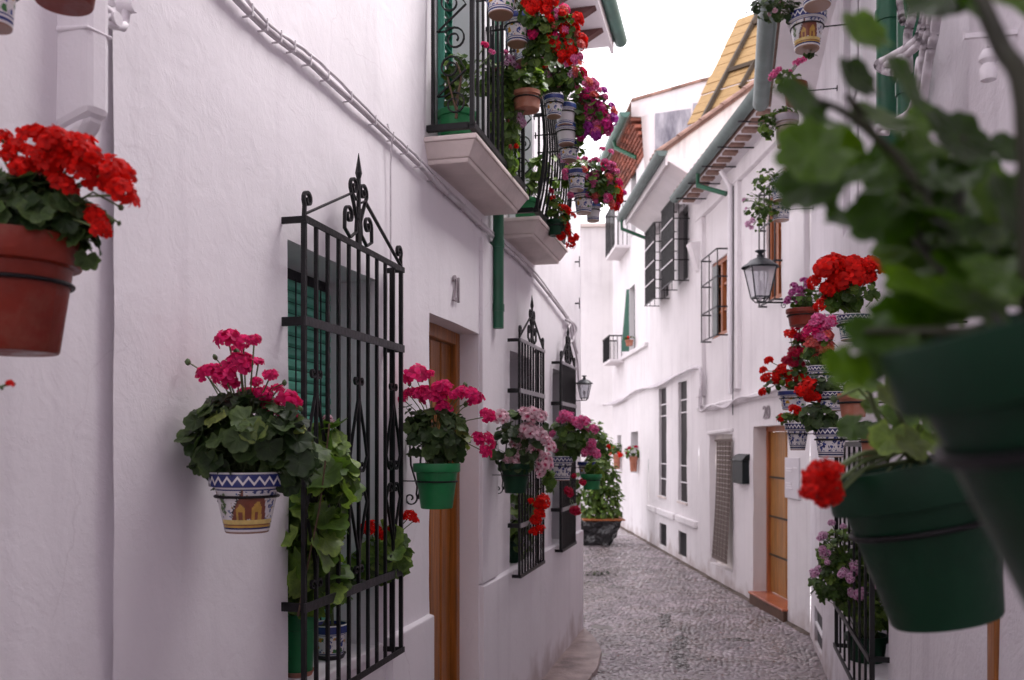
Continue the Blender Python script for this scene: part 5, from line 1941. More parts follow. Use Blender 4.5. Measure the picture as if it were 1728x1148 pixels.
def np_mesh(name, V, T_, UV, mats, smooth=True, mi=None):
    me = bpy.data.meshes.new(name)
    me.vertices.add(len(V))
    me.vertices.foreach_set('co', np.asarray(V, np.float32).ravel())
    me.loops.add(len(T_) * 3)
    me.loops.foreach_set('vertex_index', np.asarray(T_, np.int32).ravel())
    me.polygons.add(len(T_))
    me.polygons.foreach_set('loop_start', np.arange(0, len(T_) * 3, 3, dtype=np.int32))
    me.polygons.foreach_set('loop_total', np.full(len(T_), 3, np.int32))
    l = me.uv_layers.new(name='UVMap')
    l.data.foreach_set('uv', np.asarray(UV, np.float32)[np.asarray(T_).ravel()].ravel())
    for m in mats:
        me.materials.append(m)
    me.polygons.foreach_set('use_smooth', np.full(len(T_), smooth))
    if mi is not None:
        me.polygons.foreach_set('material_index', np.asarray(mi, np.int32))
    me.update(calc_edges=True)
    return me

LEAFME = {}
def leaf_mesh(kind, i, mk):
    key = (kind, i, mk)
    if key not in LEAFME:
        V, T_, U = LT[kind][i]
        LEAFME[key] = np_mesh('leaf', V, T_, U, [LM[mk]])
    return LEAFME[key]

def head_template(seed, n=17, petal=0.44, loose=0.0):
    r = random.Random(seed)
    V, T_, U = [], [], []
    for i in range(n):
        zz = 1 - (i + 0.5) / n * 1.35
        a = i * 2.39996 + r.uniform(-0.3, 0.3)
        zz = max(-0.6, min(1, zz + r.uniform(-0.1, 0.1)))
        s = math.sqrt(max(0, 1 - zz * zz))
        d = Vector((math.cos(a) * s, math.sin(a) * s, zz * 0.85))
        c = d * (0.60 + r.uniform(-0.10, 0.10) + loose * r.random())
        nn = (d + Vector((r.uniform(-.4, .4), r.uniform(-.4, .4), r.uniform(-.1, .5)))).normalized()
        x = nn.orthogonal().normalized()
        y = nn.cross(x)
        a0 = r.uniform(0, 6.28)
        for k in range(5):
            b_ = a0 + k * 2 * PI / 5 + r.uniform(-0.15, 0.15)
            dr_ = x * math.cos(b_) + y * math.sin(b_)
            sd_ = nn.cross(dr_)
            l = petal * r.uniform(0.85, 1.15)
            w = l * r.uniform(0.42, 0.55)
            h = r.uniform(0.05, 0.18)
            k0 = len(V)
            V += [c + nn * -0.03, c + dr_ * l * 0.5 + sd_ * w * 0.8 + nn * h * l, c + dr_ * l * 0.5 - sd_ * w * 0.8 + nn * h * l, c + dr_ * l * 0.95 + sd_ * w * 0.75 + nn * (h * l * 0.6), c + dr_ * l * 0.95 - sd_ * w * 0.75 + nn * h * l * 0.5, c + dr_ * l * 1.12 + nn * h * l * 0.2]
            U += [(0.5, 0), (0, 0.5), (1, 0.5), (0, 0.92), (1, 0.92), (0.5, 1.0)]
            T_ += [(k0, k0 + 1, k0 + 2), (k0 + 1, k0 + 3, k0 + 2), (k0 + 2, k0 + 3, k0 + 4), (k0 + 3, k0 + 5, k0 + 4)]
    return np.array([tuple(v) for v in V]), np.array(T_), np.array(U)
HT = [head_template(40 + i, n=(13, 15, 16, 12)[i], petal=(0.50, 0.47, 0.46, 0.50)[i], loose=(0.06, 0.12, 0.05, 0.3)[i]) for i in range(4)]
HEADME = {}
def head_mesh(col, i):
    if (col, i) not in HEADME:
        V, T_, U = HT[i]
        m = petalmat('petal_' + {'hot': 'magenta', 'mag': 'deep_pink'}.get(col, col), PC[col][0], PC[col][1], PC[col][2])
        HEADME[(col, i)] = np_mesh('flower_head', V, T_, U, [m])
    return HEADME[(col, i)]
bb = MB()
bb.lathe([(0, -1), (0.55, -0.6), (0.75, 0), (0.5, 0.6), (0, 1.0)], (0, 0, 0), n=8)
BUDME = bb.mesh('bud', M_bud, smooth=True)

def motif_patch(parent, o, ax, prof_r, v0, v1, polys, mats_, span=70):
    """Painted picture lying on the pot's flank: a fine curved patch whose cells take the colour of the shape that covers them."""
    to = (EYEP - o)
    to = (to - ax * to.dot(ax)).normalized()
    sx = ax.cross(to).normalized()               # to the viewer's side along the flank
    na, nv = 60, 34
    b = MB()
    def inside(p, poly):
        x, y = p
        c = False
        for i in range(len(poly)):
            (x1, y1), (x2, y2) = poly[i], poly[i - 1]
            if (y1 > y) != (y2 > y) and x < (x2 - x1) * (y - y1) / (y2 - y1) + x1:
                c = not c
        return c
    idx = {}
    def vert(i, j):
        if (i, j) not in idx:
            a = math.radians(-span + 2 * span * i / na)
            h = v0 + (v1 - v0) * j / nv
            r = prof_r(h) + 0.0007
            idx[(i, j)] = len(b.v)
            b.v.append(o + ax * h + (to * math.cos(a) + sx * math.sin(a)) * r)
        return idx[(i, j)]
    for i in range(na):
        for j in range(nv):
            c = (-1 + 2 * (i + 0.5) / na, (j + 0.5) / nv)
            hit = None
            for k, (mi, poly) in enumerate(polys):
                if inside(c, poly):
                    hit = mi
            if hit is None:
                continue
            b.f.append([vert(i, j), vert(i + 1, j), vert(i + 1, j + 1), vert(i, j + 1)])
            b.m.append(hit)
    return b.build('painted_motif', mats_, parent, smooth=True)

PM = [mat('paint_brown', (0.19, 0.055, 0.03), 0.3, 0.2, 60), mat('paint_ochre', (0.46, 0.27, 0.05), 0.3, 0.2, 60), mat('paint_blue', (0.03, 0.045, 0.17), 0.3, 0.2, 60), mat('paint_black', (0.03, 0.02, 0.02), 0.3, 0.2, 60),
      mat('paint_yellow', (0.62, 0.47, 0.16), 0.3, 0.2, 60), mat('paint_white', GW, 0.3, 0.05, 60), mat('paint_green', (0.10, 0.16, 0.06), 0.3, 0.2, 60)]
def house_scene():
    R_ = lambda m, x0, y0, x1, y1: (m, [(x0, y0), (x1, y0), (x1, y1), (x0, y1)])
    P_ = [R_(1, -1, 0.0, 1, 0.10), R_(4, -1, 0.10, 1, 0.22), R_(0, -1, 0.055, 1, 0.085),
          (0, [(-0.42, 0.24), (0.62, 0.20), (0.50, 0.80), (-0.08, 0.82)]), (0, [(-0.52, 0.20), (0.0, 0.20), (-0.12, 0.98)]), (1, [(-0.34, 0.20), (-0.06, 0.20), (-0.08, 0.52), (-0.20, 0.62), (-0.32, 0.5)]),
          (3, [(-0.56, 0.26), (-0.50, 0.26), (-0.10, 0.99), (-0.15, 1.0)]), (1, [(0.12, 0.20), (0.46, 0.20), (0.44, 0.5), (0.36, 0.68), (0.24, 0.66), (0.14, 0.5)]),
          (0, [(0.24, 0.2), (0.34, 0.2), (0.34, 0.42), (0.24, 0.42)]), (0, [(-0.25, 0.2), (-0.14, 0.2), (-0.14, 0.4), (-0.25, 0.4)]), R_(3, 0.0, 0.78, 0.5, 0.83)]
    for x, y, s in ((-0.8, 0.75, .10), (-0.72, 0.6, .08), (-0.86, 0.5, .09), (-0.75, 0.4, 0.07), (-0.68, 0.85, .06)):
        P_.append((6, [(x - s, y), (x, y - s * 1.3), (x + s, y), (x, y + s * 1.3)]))
    for x, y, s in ((0.75, 0.85, .08), (0.85, 0.65, .07), (0.7, 0.55, .06), (0.6, 0.95, .07), (0.8, 0.42, .05), (0.2, 0.95, 0.07), (0.4, 0.93, .06), (0.92, 0.85, .06)):
        P_.append((2, [(x - s, y - .03), (x + s * .3, y - s), (x + s, y + .02), (x - s * .2, y + s)]))
    for i in range(9):
        k = i / 9
        x, y = -0.53 + 0.40 * k, 0.28 + 0.68 * k
        P_.append((5, [(x - 0.015, y), (x + 0.02, y), (x + 0.02, y + 0.03), (x - 0.015, y + 0.03)]))
    return P_

RIGHT, FWD, UP = Vector((cs, sn, 0)), Vector((-sn, cs, 0)), Vector((0, 0, 1))
prs = random.Random(5)

def rv(r=prs):
    while True:
        v = Vector((r.uniform(-1, 1), r.uniform(-1, 1), r.uniform(-1, 1)))
        if 0.05 < v.length < 1:
            return v

def add_leaf(acc, pos, nrm, tip, size, kind, i):
    z = nrm.normalized()
    y = (tip - z * tip.dot(z))
    y = y.normalized() if y.length > 1e-4 else z.orthogonal().normalized()
    x = y.cross(z)
    acc.append((i, Matrix((x, y, z)).transposed(), pos, size))

def plant(name, label, fr, d, pot, style, fol=(), leafpx=9, heads=(), hcol='red', lk='gersmall', lm='dark', each=False, ring=None, zc=None, ax=None, z0=None, buds=(), group='potted plants along the alley',
          cat='potted plant', dmin=0.03, leaves=(), trunk=(), extra=(), ringm=M_iron, hz=None, ringlen=None, soil=True, rimh=0.26):
    px, yt, yb, wt, wb = pot
    if zc is None:
        zc = camz(fr.hit(px, (yt + yb) / 2, d))
    k = zc / FPX
    B = at(px, yb, zc)
    if z0 is not None:
        B.z = z0
    rt, rb, h = wt / 2 * k, wb / 2 * k, (yb - yt) * k
    ax = Vector(ax).normalized() if ax else UP.copy()
    o = thing(name, label, cat, B, group)
    pm = POTM[style]
    rr = lambda y: rb + (rt * 0.93 - rb) * min(1, y / h)
    uvs = style in ('blue', 'multi', 'scene', 'white', 'old')
    hb = h * (1 - rimh)
    pb_ = MB()
    rin = rr(hb)
    prof = [(0, 0), (rb * 0.96, 0), (rb, h * 0.02), (rin, hb), (rt * 0.985, hb + h * 0.012), (rt, hb + h * 0.03), (rt * 1.0, h * 0.985), (rt * 0.985, h), (rt * 0.90, h), (rt * 0.88, h * 0.9), (rr(hb) * 0.8, hb)]
    pb_.lathe(prof[:4], B, ax, 32, uvs=False)
    if uvs:
        H = h
        pb_ = MB()
        pb_.lathe(prof[:4] + [(rin * 0.9, hb)], B, ax, 32, uvs=True)
        for fi in list(pb_.uv):
            pb_.uv[fi] = [(u_, v_ * hb / h) for u_, v_ in pb_.uv[fi]]
    po = pb_.build('pot', pm[0], o, smooth=35)
    rm = MB()
    rm.lathe([(r_, y_) for r_, y_ in prof[3:]], B, ax, 32, uvs=uvs)
    rm.build('rim', pm[0], po, smooth=35)
    if soil:
        so = MB()
        so.lathe([(0, h * 0.90), (rt * 0.5, h * 0.905), (rt * 0.89, h * 0.885)], B, ax, 20)
        so.build('soil', M_soil, o, smooth=True)
    if style == 'scene':
        motif_patch(o, B, ax, rr, h * 0.10, hb * 0.97, house_scene(), PM)
    top = B + ax * h * 0.9
    # leaves
    acc = []
    stems = MB()
    for (cx, cy, rx, ry, n, *rest) in fol:
        zz = zc + (rest[0] if rest else 0)
        c = at(cx, cy, zz)
        kx = zz / FPX
        ex, ey = rx * kx, ry * kx
        ez = min(max(ex * 0.85, ey * 0.45), max(ex, 0.14))
        kk = 0
        for _ in range(n * 6):
            v = rv()
            l = v.length
            v = v / l * (l ** 0.55)
            pos = c + RIGHT * v.x * ex + UP * v.z * ey + FWD * v.y * ez
            if fr is not None and (pos - fr.o).dot(fr.n) < dmin:
                continue
            if (pos - B).dot(ax) < h * 0.75 and ((pos - B) - ax * (pos - B).dot(ax)).length < rt * 1.02 and (pos - B).dot(ax) > -0.02:
                continue
            outw = Vector((0, 0, 0)) + RIGHT * v.x + UP * v.z + FWD * v.y
            nrm = outw * 0.7 + UP * 0.45 - FWD * 0.25 + rv() * 0.55
            tip = outw - UP * 0.55 + rv() * 0.5
            add_leaf(acc, pos, nrm, tip, leafpx * kx * prs.uniform(0.62, 1.18), lk, prs.randrange(len(LT[lk])))
            if kk % 3 == 0 or each:
                mid = (top + pos) / 2 + UP * 0.02 - outw * 0.02
                stems.tube([top + rv() * rt * 0.5, mid, pos], [0.0026, 0.002, 0.0014] if leafpx * kx > 0.012 else [0.0018, 0.0014, 0.001], 4, cap=False)
            kk += 1
            if kk >= n:
                break
    for (lx, ly, lr, lz, nx, ny, nz_, tx, ty, *lmk) in leaves:
        pos = at(lx, ly, lz)
        nrm = RIGHT * nx + UP * ny - FWD * nz_
        tip = RIGHT * tx + UP * ty
        z_ = nrm.normalized()
        y_ = (tip - z_ * tip.dot(z_)).normalized()
        x_ = y_.cross(z_)
        q_ = Matrix((x_, y_, z_)).transposed().to_quaternion()
        s_ = lr * lz / FPX
        put('leaf', leaf_mesh(lk, prs.randrange(len(LT[lk])), lmk[0] if lmk else lm), o, pos - y_ * s_ * 0.15, q_, s_)
    if acc and each:
        for (i, R_, pos, s_) in acc[:300]:
            put('leaf', leaf_mesh(lk, i, lm if prs.random() > 0.04 else 'yellow'), o, pos, R_.to_quaternion(), s_)
    elif acc:
        Vs, Ts, Us = [], [], []
        k0 = 0
        for (i, R_, pos, s_) in acc:
            V, T_, U = LT[lk][i]
            M_ = np.array(R_)
            Vs.append((V * s_) @ M_.T + np.array(pos - B))
            Ts.append(T_ + k0)
            Us.append(U)
            k0 += len(V)
        me_ = np_mesh('foliage', np.vstack(Vs), np.vstack(Ts), np.vstack(Us), [LM[lm]])
        f_ = put('foliage', me_, o, B)
        f_['kind'] = 'stuff'
    # flower heads on stalks
    if fol:
        fc = at(fol[0][0], fol[0][1], zc)
        fdep = fol[0][2] * k
    else:
        fc, fdep = top, rt
    heads = list(heads)
    for (cx_, cy_, rx_, ry_, n_, rp_, cols_) in extra:
        for _ in range(n_):
            a_, q_ = prs.uniform(0, 6.28), math.sqrt(prs.random())
            heads.append((cx_ + rx_ * q_ * math.cos(a_), cy_ + ry_ * q_ * math.sin(a_), rp_ * prs.uniform(0.75, 1.2), prs.choice(cols_)))
    for hd in heads:
        x_, y_, r_ = hd[:3]
        col = hd[3] if len(hd) > 3 else hcol
        zz = (hz if hz else zc) + prs.uniform(-0.55, 0.15) * min(fdep, 0.16)
        pos = at(x_, y_, zz)
        if fr is not None:
            dd = (pos - fr.o).dot(fr.n)
            if dd < 0.035:
                for _ in range(30):
                    zz *= 0.99
                    pos = at(x_, y_, zz)
                    if (pos - fr.o).dot(fr.n) >= 0.035:
                        break
        out = (pos - fc)
        out = (out.normalized() if out.length > 1e-3 else UP) + UP * 0.7 - FWD * 0.45 + rv() * 0.2
        q_ = out.to_track_quat('Z', 'Y')
        q_ = q_ @ Matrix.Rotation(prs.uniform(0, 6.28), 3, 'Z').to_quaternion()
        s_ = r_ * zz / FPX * (1.18 if zc < 4 else 1.06)
        put('flower_head', head_mesh(col, prs.randrange(4)), o, pos, q_, (s_, s_, s_ * 0.85))
        st0 = fc + (pos - fc) * 0.15 - UP * 0.01
        stems.tube([st0, st0 + (pos - st0) * 0.55 + UP * 0.25 * (pos - st0).length * 0.3, pos - out.normalized() * s_ * 0.2], 0.0022 if zc < 4 else 0.003, 5, cap=False)
    for (x_, y_, r_) in buds:
        pos = at(x_, y_, zc - 0.02)
        put('bud', BUDME, o, pos, (UP + rv() * 0.6).to_track_quat('Z', 'Y'), r_ * k)
        stems.tube([fc + (pos - fc) * 0.3, fc + (pos - fc) * 0.7 + UP * 0.03, pos], 0.0018, 4, cap=False)
    for (pts_, r0, r1, mm) in trunk:
        tb_ = MB()
        q_ = [at(x, y, z) for x, y, z in pts_]
        sm_ = smooth(q_, 4)
        tb_.tube(sm_, [r0 + (r1 - r0) * i / (len(sm_) - 1) for i in range(len(sm_))], 7)
        tb_.build('stem', mm, o, smooth=True)
    if stems.v:
        stems.build('stems', M_stem, o, smooth=True)
    # iron ring on an arm
    if ring:
        y_ = h * 0.60
        R_ = rr(y_) + 0.004
        c = B + ax * y_
        ro = thing('pot_ring', ring, 'pot ring', c, 'iron rings that hold the pots')
        ref = ax.orthogonal().normalized()
        r2 = ax.cross(ref)
        tb_ = MB()
        pts_ = [c + (ref * math.cos(a) + r2 * math.sin(a)) * R_ for a in np.linspace(0, 2 * PI, 29)]
        tb_.tube(pts_, 0.0042, 6, cap=False)
        tb_.build('ring', ringm, ro, smooth=True)
        if fr is not None:
            L_ = ringlen if ringlen else (c - fr.o).dot(fr.n)
            am = MB()
            a_ = c - fr.n * R_
            am.bar(a_, c - fr.n * (L_ + 0.005), 0.009, 0.005)
            am.bar(c - fr.n * (L_ - 0.003) + UP * 0.018, c - fr.n * (L_ - 0.003) - UP * 0.018, 0.016, 0.006, up=fr.n)
            am.build('arm', ringm, ro)
    return o, B, h, rt, zc

# -------------------------------------------------- along the wall of number 21
def bracket_scroll(px, y0, y1, d, label, zc=None):
    """Two opposed S scrolls standing off the wall beside a pot."""
    a = FL.hit(px, y0, 0.01)
    b_ = FL.hit(px, y1, 0.01)
    t = (a - FL.o).dot(FL.u)
    o = thing('wall_scroll', label, 'bracket', FL.p(t, 0.0, b_.z), 'scrolled brackets behind the pots')
    H = a.z - b_.z
    m = MB()
    e, u_ = FL.n, UP
    c1 = FL.p(t, 0.060, a.z - 0.045)
    pts = spiral(c1, -e, u_, 0.045, -1.25, 0.2, 20, 0.2)[::-1]
    pts += [FL.p(t, 0.015, a.z - 0.10), FL.p(t, 0.02, (a.z + b_.z) / 2), FL.p(t, 0.05, b_.z + 0.10)]
    pts += spiral(FL.p(t, 0.018, b_.z + 0.045), e, u_, 0.034, -1.25, 0.6, 20, 0.2)
    flat_scroll(m, pts, 0.010, 0.006, FL.u)
    c2 = FL.p(t, 0.090, a.z - 0.11)
    pts = spiral(c2, e, u_, 0.026, -1.2, 2.0, 16, 0.2)[::-1] + [FL.p(t, 0.065, a.z - H * 0.45), FL.p(t, 0.068, a.z - H * 0.65)]
    pts += spiral(FL.p(t, 0.085, b_.z + 0.055), -e, u_, 0.032, 1.2, -0.4, 18, 0.2)
    flat_scroll(m, pts, 0.010, 0.006, FL.u)
    m.build('scroll', M_iron, o)
    return o

plant('potted_geranium', 'red geranium in a glossy terracotta pot on the white wall near the boxed pipe', FL, 0.20, (20, 402, 596, 216, 146), 'terra',
      [(50, 362, 112, 58, 150), (140, 400, 26, 44, 14), (0, 372, 70, 48, 60), (60, 398, 70, 26, 40)], 25,
      [(63, 230, 27), (95, 235, 28), (118, 242, 26), (140, 262, 27), (137, 287, 25), (166, 300, 28), (198, 290, 25), (209, 325, 26), (43, 283, 26), (3, 232, 15), (3, 262, 10), (160, 365, 18), (172, 385, 17), (115, 315, 18), (52, 255, 14), (15, 265, 10)],
      'red', 'ger', 'dark', True, 'thick black iron ring round the terracotta pot of red geraniums', extra=[(125, 272, 78, 38, 9, 21, ['red']), (60, 262, 50, 24, 5, 18, ['red'])], buds=[(201, 377, 5), (204, 350, 7), (190, 372, 5)])
plant('flower_pot', 'painted pot with an orange band, cut by the top corner of the view', FL, 0.22, (-8, -60, 48, 76, 52), 'multi', [(-10, -90, 60, 40, 20)], 20, ring='iron ring of the painted pot at the top corner', lk='ger')
plant('flower_pot', 'glossy terracotta pot with only its round base showing above the boxed pipe', FL, 0.24, (108, -120, 7, 140, 92), 'terra', [(108, -150, 80, 40, 20)], 20, ring='iron ring of the pot above the boxed pipe', lk='ger')
plant('potted_geranium', 'plant below the big terracotta pot showing one small red bud stalk', FL, 0.20, (-125, 740, 880, 150, 100), 'terra', [(-110, 700, 60, 40, 30)], 24, [(17, 647, 7)], 'red', 'ger', 'dark', buds=[(3, 655, 4)])

plant('potted_geranium', 'magenta geranium in a white pot painted with a brown house, by the first grille', FL, 0.165, (417, 796, 898, 124, 72), 'scene',
      [(418, 738, 100, 72, 165), (495, 760, 40, 62, 30), (360, 770, 40, 45, 24)], 24,
      [(384, 571, 22), (410, 578, 15), (429, 574, 11), (406, 614, 25), (346, 629, 18), (378, 634, 21), (390, 648, 15), (436, 611, 9), (456, 633, 13), (419, 666, 18), (446, 664, 16), (469, 656, 11), (459, 686, 18), (489, 676, 22), (490, 699, 13), (362, 622, 12), (400, 590, 12), (432, 645, 10)],
      'hot', 'ger', 'dark', True, 'black iron ring round the pot painted with a brown house', ringlen=0.085, buds=[(317, 611, 7), (363, 603, 6), (480, 646, 6), (399, 595, 8), (507, 690, 6)], rimh=0.25)

plant('potted_geranium', 'magenta geranium in a bright green pot beside door 21', FL, 0.165, (737, 782, 858, 80, 54), 'green',
      [(735, 735, 48, 48, 85), (700, 715, 22, 40, 16), (765, 740, 22, 40, 16)], 15,
      [(701, 633, 22), (722, 632, 11), (701, 663, 13), (723, 666, 21), (741, 666, 19), (746, 653, 16), (749, 687, 15), (769, 667, 12), (781, 661, 13), (797, 668, 17), (806, 671, 12), (823, 701, 14), (808, 739, 13), (824, 744, 13), (820, 762, 12), (680, 673, 9), (688, 662, 9)],
      'hot', 'ger', 'dark', True, 'thin iron ring round the bright green pot beside door 21', buds=[(785, 650, 6), (786, 682, 6), (691, 648, 5)], rimh=0.2)
bracket_scroll(690, 712, 858, 0.0, 'black double scroll bracket between the first grille and door 21')
bracket_scroll(838, 712, 838, 0.0, 'black double scroll bracket between door 21 and the second grille')
plant('potted_geranium', 'pale pink two-tone geranium in a dark green pot before the second grille', FL, 0.165, (870, 782, 832, 54, 36), 'darkgreen',
      [(872, 758, 46, 42, 75), (862, 720, 20, 25, 16), (900, 720, 25, 30, 16)], 10,
      [(846, 703, 17), (898, 700, 20), (911, 701, 15), (893, 726, 20), (911, 732, 16), (872, 749, 13), (903, 760, 18), (919, 740, 14), (864, 779, 19), (880, 768, 13), (922, 779, 15), (912, 793, 15), (928, 752, 12), (886, 695, 12), (880, 735, 10)],
      'pale', 'gersmall', 'dark', False, 'iron ring round the dark green pot of pale geraniums', rimh=0.2)
plant('potted_geranium', 'pink geranium in a blue and white pot past the pale geraniums', FL, 0.165, (945, 770, 811, 46, 33), 'blue',
      [(955, 742, 36, 34, 80), (985, 735, 22, 26, 25)], 9,
      [(953, 700, 12), (948, 708, 10), (970, 712, 14), (986, 721, 13), (1003, 724, 10), (986, 710, 10), (961, 704, 10), (978, 717, 10), (936, 756, 9), (932, 732, 7), (997, 757, 14), (1006, 765, 10), (986, 764, 9), (1000, 748, 9)],
      'pink', 'gersmall', 'mid', False, 'iron ring round the blue and white pot of pink geraniums')
plant('potted_geranium', 'small leafy plant in a yellow and blue painted pot near the house corner', FL, 0.20, (990, 779, 804, 31, 22), 'multi',
      [(1005, 748, 18, 28, 50), (1012, 770, 14, 20, 25)], 7, [(1027, 754, 5), (1018, 768, 4)], 'red', 'gersmall', 'mid', False, 'iron ring round the yellow and blue pot at the corner')
plant('flower_pot', 'bright green pot hanging lowest by the house corner', FL, 0.30, (998, 800, 826, 36, 26), 'green', [(1008, 788, 20, 14, 30)], 8, (), 'red', 'gersmall', 'light', False, 'iron ring round the green pot at the corner')

# plants standing on the sill inside the first grille
SILL = 0.973
plant('potted_geranium', 'tall pale-leaved geranium in a green pot on the sill behind the first grille', FL, -0.09, (503, 1035, 1140, 62, 48), 'green',
      [(520, 985, 54, 40, 26, -.06), (510, 920, 54, 50, 28, -.10), (528, 865, 54, 45, 28, -.10), (556, 800, 36, 40, 20, -.12), (552, 750, 24, 34, 14, -.12), (486, 870, 24, 70, 18, -.08), (520, 900, 50, 60, 16, -.22), (545, 830, 40, 50, 12, -.22), (495, 940, 26, 50, 10, -.2)], 34,
      [(553, 706, 9), (562, 714, 8)], 'pale', 'ger', 'light', True, z0=SILL, dmin=-0.17, buds=[(545, 722, 8), (521, 720, 7), (535, 676, 5)],
      trunk=[([(503, 1040, 2.88), (520, 950, 2.9), (540, 850, 2.9), (556, 715, 2.82)], 0.004, 0.0025, M_woodstem)], group='plants on the window sills')
plant('flower_pot', 'blue and orange painted pot with a dark saucer on the sill behind bars', FL, -0.09, (557, 1020, 1078, 62, 44), 'multi', [(560, 1010, 26, 12, 10)], 14, (), 'red', 'ger', 'light', True, z0=SILL, dmin=-0.17, group='plants on the window sills')
plant('potted_geranium', 'red geranium in a green pot at the far end of the first grille sill', FL, -0.09, (613, 985, 1085, 60, 42), 'green',
      [(640, 940, 44, 38, 40, -.06), (610, 965, 30, 25, 14, -.06), (655, 905, 24, 20, 12, -.06)], 22,
      [(620, 890, 12), (635, 893, 9), (663, 899, 12), (692, 870, 12), (700, 877, 7), (641, 902, 9), (627, 886, 8)], 'red', 'ger', 'light', True, z0=SILL, dmin=-0.17, group='plants on the window sills')
for px_, z_, w_, lab in ((503, 0.972, 0.058, 'terracotta saucer under the tall plant on the first sill'), (557, 0.972, 0.062, 'dark saucer under the blue and orange sill pot'), (613, 0.972, 0.052, 'brown saucer under the green pot of red geraniums')):
    c_ = FL.hit(px_, 1080, -0.09)
    c_.z = z_
    sb_ = MB()
    sb_.lathe([(0, 0), (w_ * 0.85, 0), (w_, 0.018), (w_ * 0.93, 0.018), (w_ * 0.8, 0.004), (0, 0.004)], c_, n=24)
    tag(sb_.build('plant_saucer', M_terra2 if px_ != 557 else M_iron_worn, None, smooth=40, origin=c_), lab, 'saucer', 'saucers under the sill pots')
plant('potted_geranium', 'orange-red geranium leaning out through the lower bars of the second grille', FL, -0.06, (868, 985, 1022, 32, 24), 'darkgreen',
      [(880, 905, 18, 50, 32), (890, 850, 20, 36, 26), (865, 880, 14, 60, 18), (925, 810, 10, 28, 12)], 10,
      [(917, 846, 13), (909, 851, 10), (911, 867, 10), (904, 877, 11), (912, 892, 8), (901, 896, 8), (896, 845, 6)], 'red', 'gersmall', 'light', False, z0=SILL, dmin=-0.12, hz=5.75, group='plants on the window sills')
plant('potted_geranium', 'pink-red geranium reaching out of the third grille', FL, -0.06, (950, 925, 958, 28, 22), 'green',
      [(955, 850, 18, 38, 45), (968, 830, 14, 36, 26), (940, 850, 10, 50, 14)], 8,
      [(961, 831, 8), (957, 827, 6), (983, 814, 6), (969, 803, 5), (973, 862, 9), (967, 860, 7)], 'crimson', 'gersmall', 'mid', False, z0=SILL, dmin=-0.12, hz=6.95, group='plants on the window sills')

# -------------------------------------------------- balconies
BG_ = 'pots crowded round the balconies'
plant('potted_plant', 'jade plant with bare brown stems in a green pot on the first balcony floor', FL, 0.10, (771, 197, 240, 66, 56), 'green',
      [(765, 182, 24, 16, 22), (778, 150, 24, 22, 26), (772, 110, 22, 20, 24), (752, 140, 12, 22, 14)], 9, [(818, 76, 8), (830, 88, 6, 'pink')], 'hot', 'gersmall', 'mid', True, z0=3.315, group=BG_,
      trunk=[([(770, 200, 4.25), (772, 165, 4.25), (778, 130, 4.25), (770, 105, 4.25)], 0.008, 0.004, M_woodstem), ([(771, 190, 4.25), (760, 150, 4.24), (755, 130, 4.24)], 0.006, 0.003, M_woodstem)])
plant('potted_geranium', 'trailing lilac geranium spilling down the front bars of the first balcony', FL, 0.33, (889, 158, 187, 52, 42), 'paleterra',
      [(846, 145, 26, 42, 110), (850, 205, 24, 48, 120), (888, 138, 28, 26, 80), (858, 262, 16, 38, 60), (820, 130, 18, 34, 46), (905, 150, 16, 30, 30)], 10,
      [(863, 101, 10), (870, 110, 10), (872, 128, 9), (877, 132, 7), (878, 199, 9), (883, 207, 8), (857, 205, 4, 'coral'), (862, 248, 4, 'coral'), (871, 247, 5, 'red'), (855, 98, 7)],
      'lilac', 'gersmall', 'light', False, 'iron ring of the trailing lilac geranium on the balcony', extra=[(860, 130, 26, 50, 8, 7, ['lilac', 'pink'])], group=BG_, ringlen=0.11)
plant('potted_geranium', 'red geranium in the topmost painted pot, cut by the top edge', FL, 0.34, (845, -22, 27, 60, 42), 'multi', [(862, -20, 30, 16, 40), (890, 20, 16, 24, 30)], 8,
      [(892, 3, 14), (907, 9, 15), (924, 3, 11), (900, -10, 14)], 'red', 'gersmall', 'mid', False, 'iron ring of the topmost painted pot', extra=[(910, 8, 30, 14, 7, 11, ['red'])], group=BG_, ringlen=0.12)
plant('potted_geranium', 'red geranium in a painted pot with orange and blue flowers, second from top', FL, 0.36, (873, 28, 76, 48, 34), 'multi',
      [(905, 45, 28, 36, 130), (925, 75, 22, 28, 80), (945, 40, 22, 34, 70), (898, 95, 16, 26, 50), (960, 70, 18, 30, 40)], 8,
      [(940, 21, 9, 'pink'), (940, 29, 7, 'pink'), (952, 45, 16), (953, 55, 14), (928, 67, 14), (938, 77, 16), (961, 77, 14), (965, 88, 13), (961, 97, 13), (976, 31, 13), (984, 64, 10), (985, 73, 10), (937, 45, 8, 'coral'), (974, 60, 11, 'coral'), (948, 92, 9)],
      'red', 'gersmall', 'mid', False, 'iron ring of the painted pot second from top', extra=[(935, 45, 38, 45, 18, 9.5, ['red', 'pink', 'coral', 'hot', 'red']), (965, 90, 22, 25, 8, 9, ['red', 'pink', 'coral'])], group=BG_, ringlen=0.14)
plant('flower_pot', 'painted pot with a green landscape, tucked behind the second pot from top', FL, 0.33, (886, 70, 106, 42, 32), 'multi', [(896, 72, 14, 10, 14)], 7, (), 'red', 'gersmall', 'mid', False, 'iron ring of the pot with a green landscape', group=BG_, ringlen=0.11)
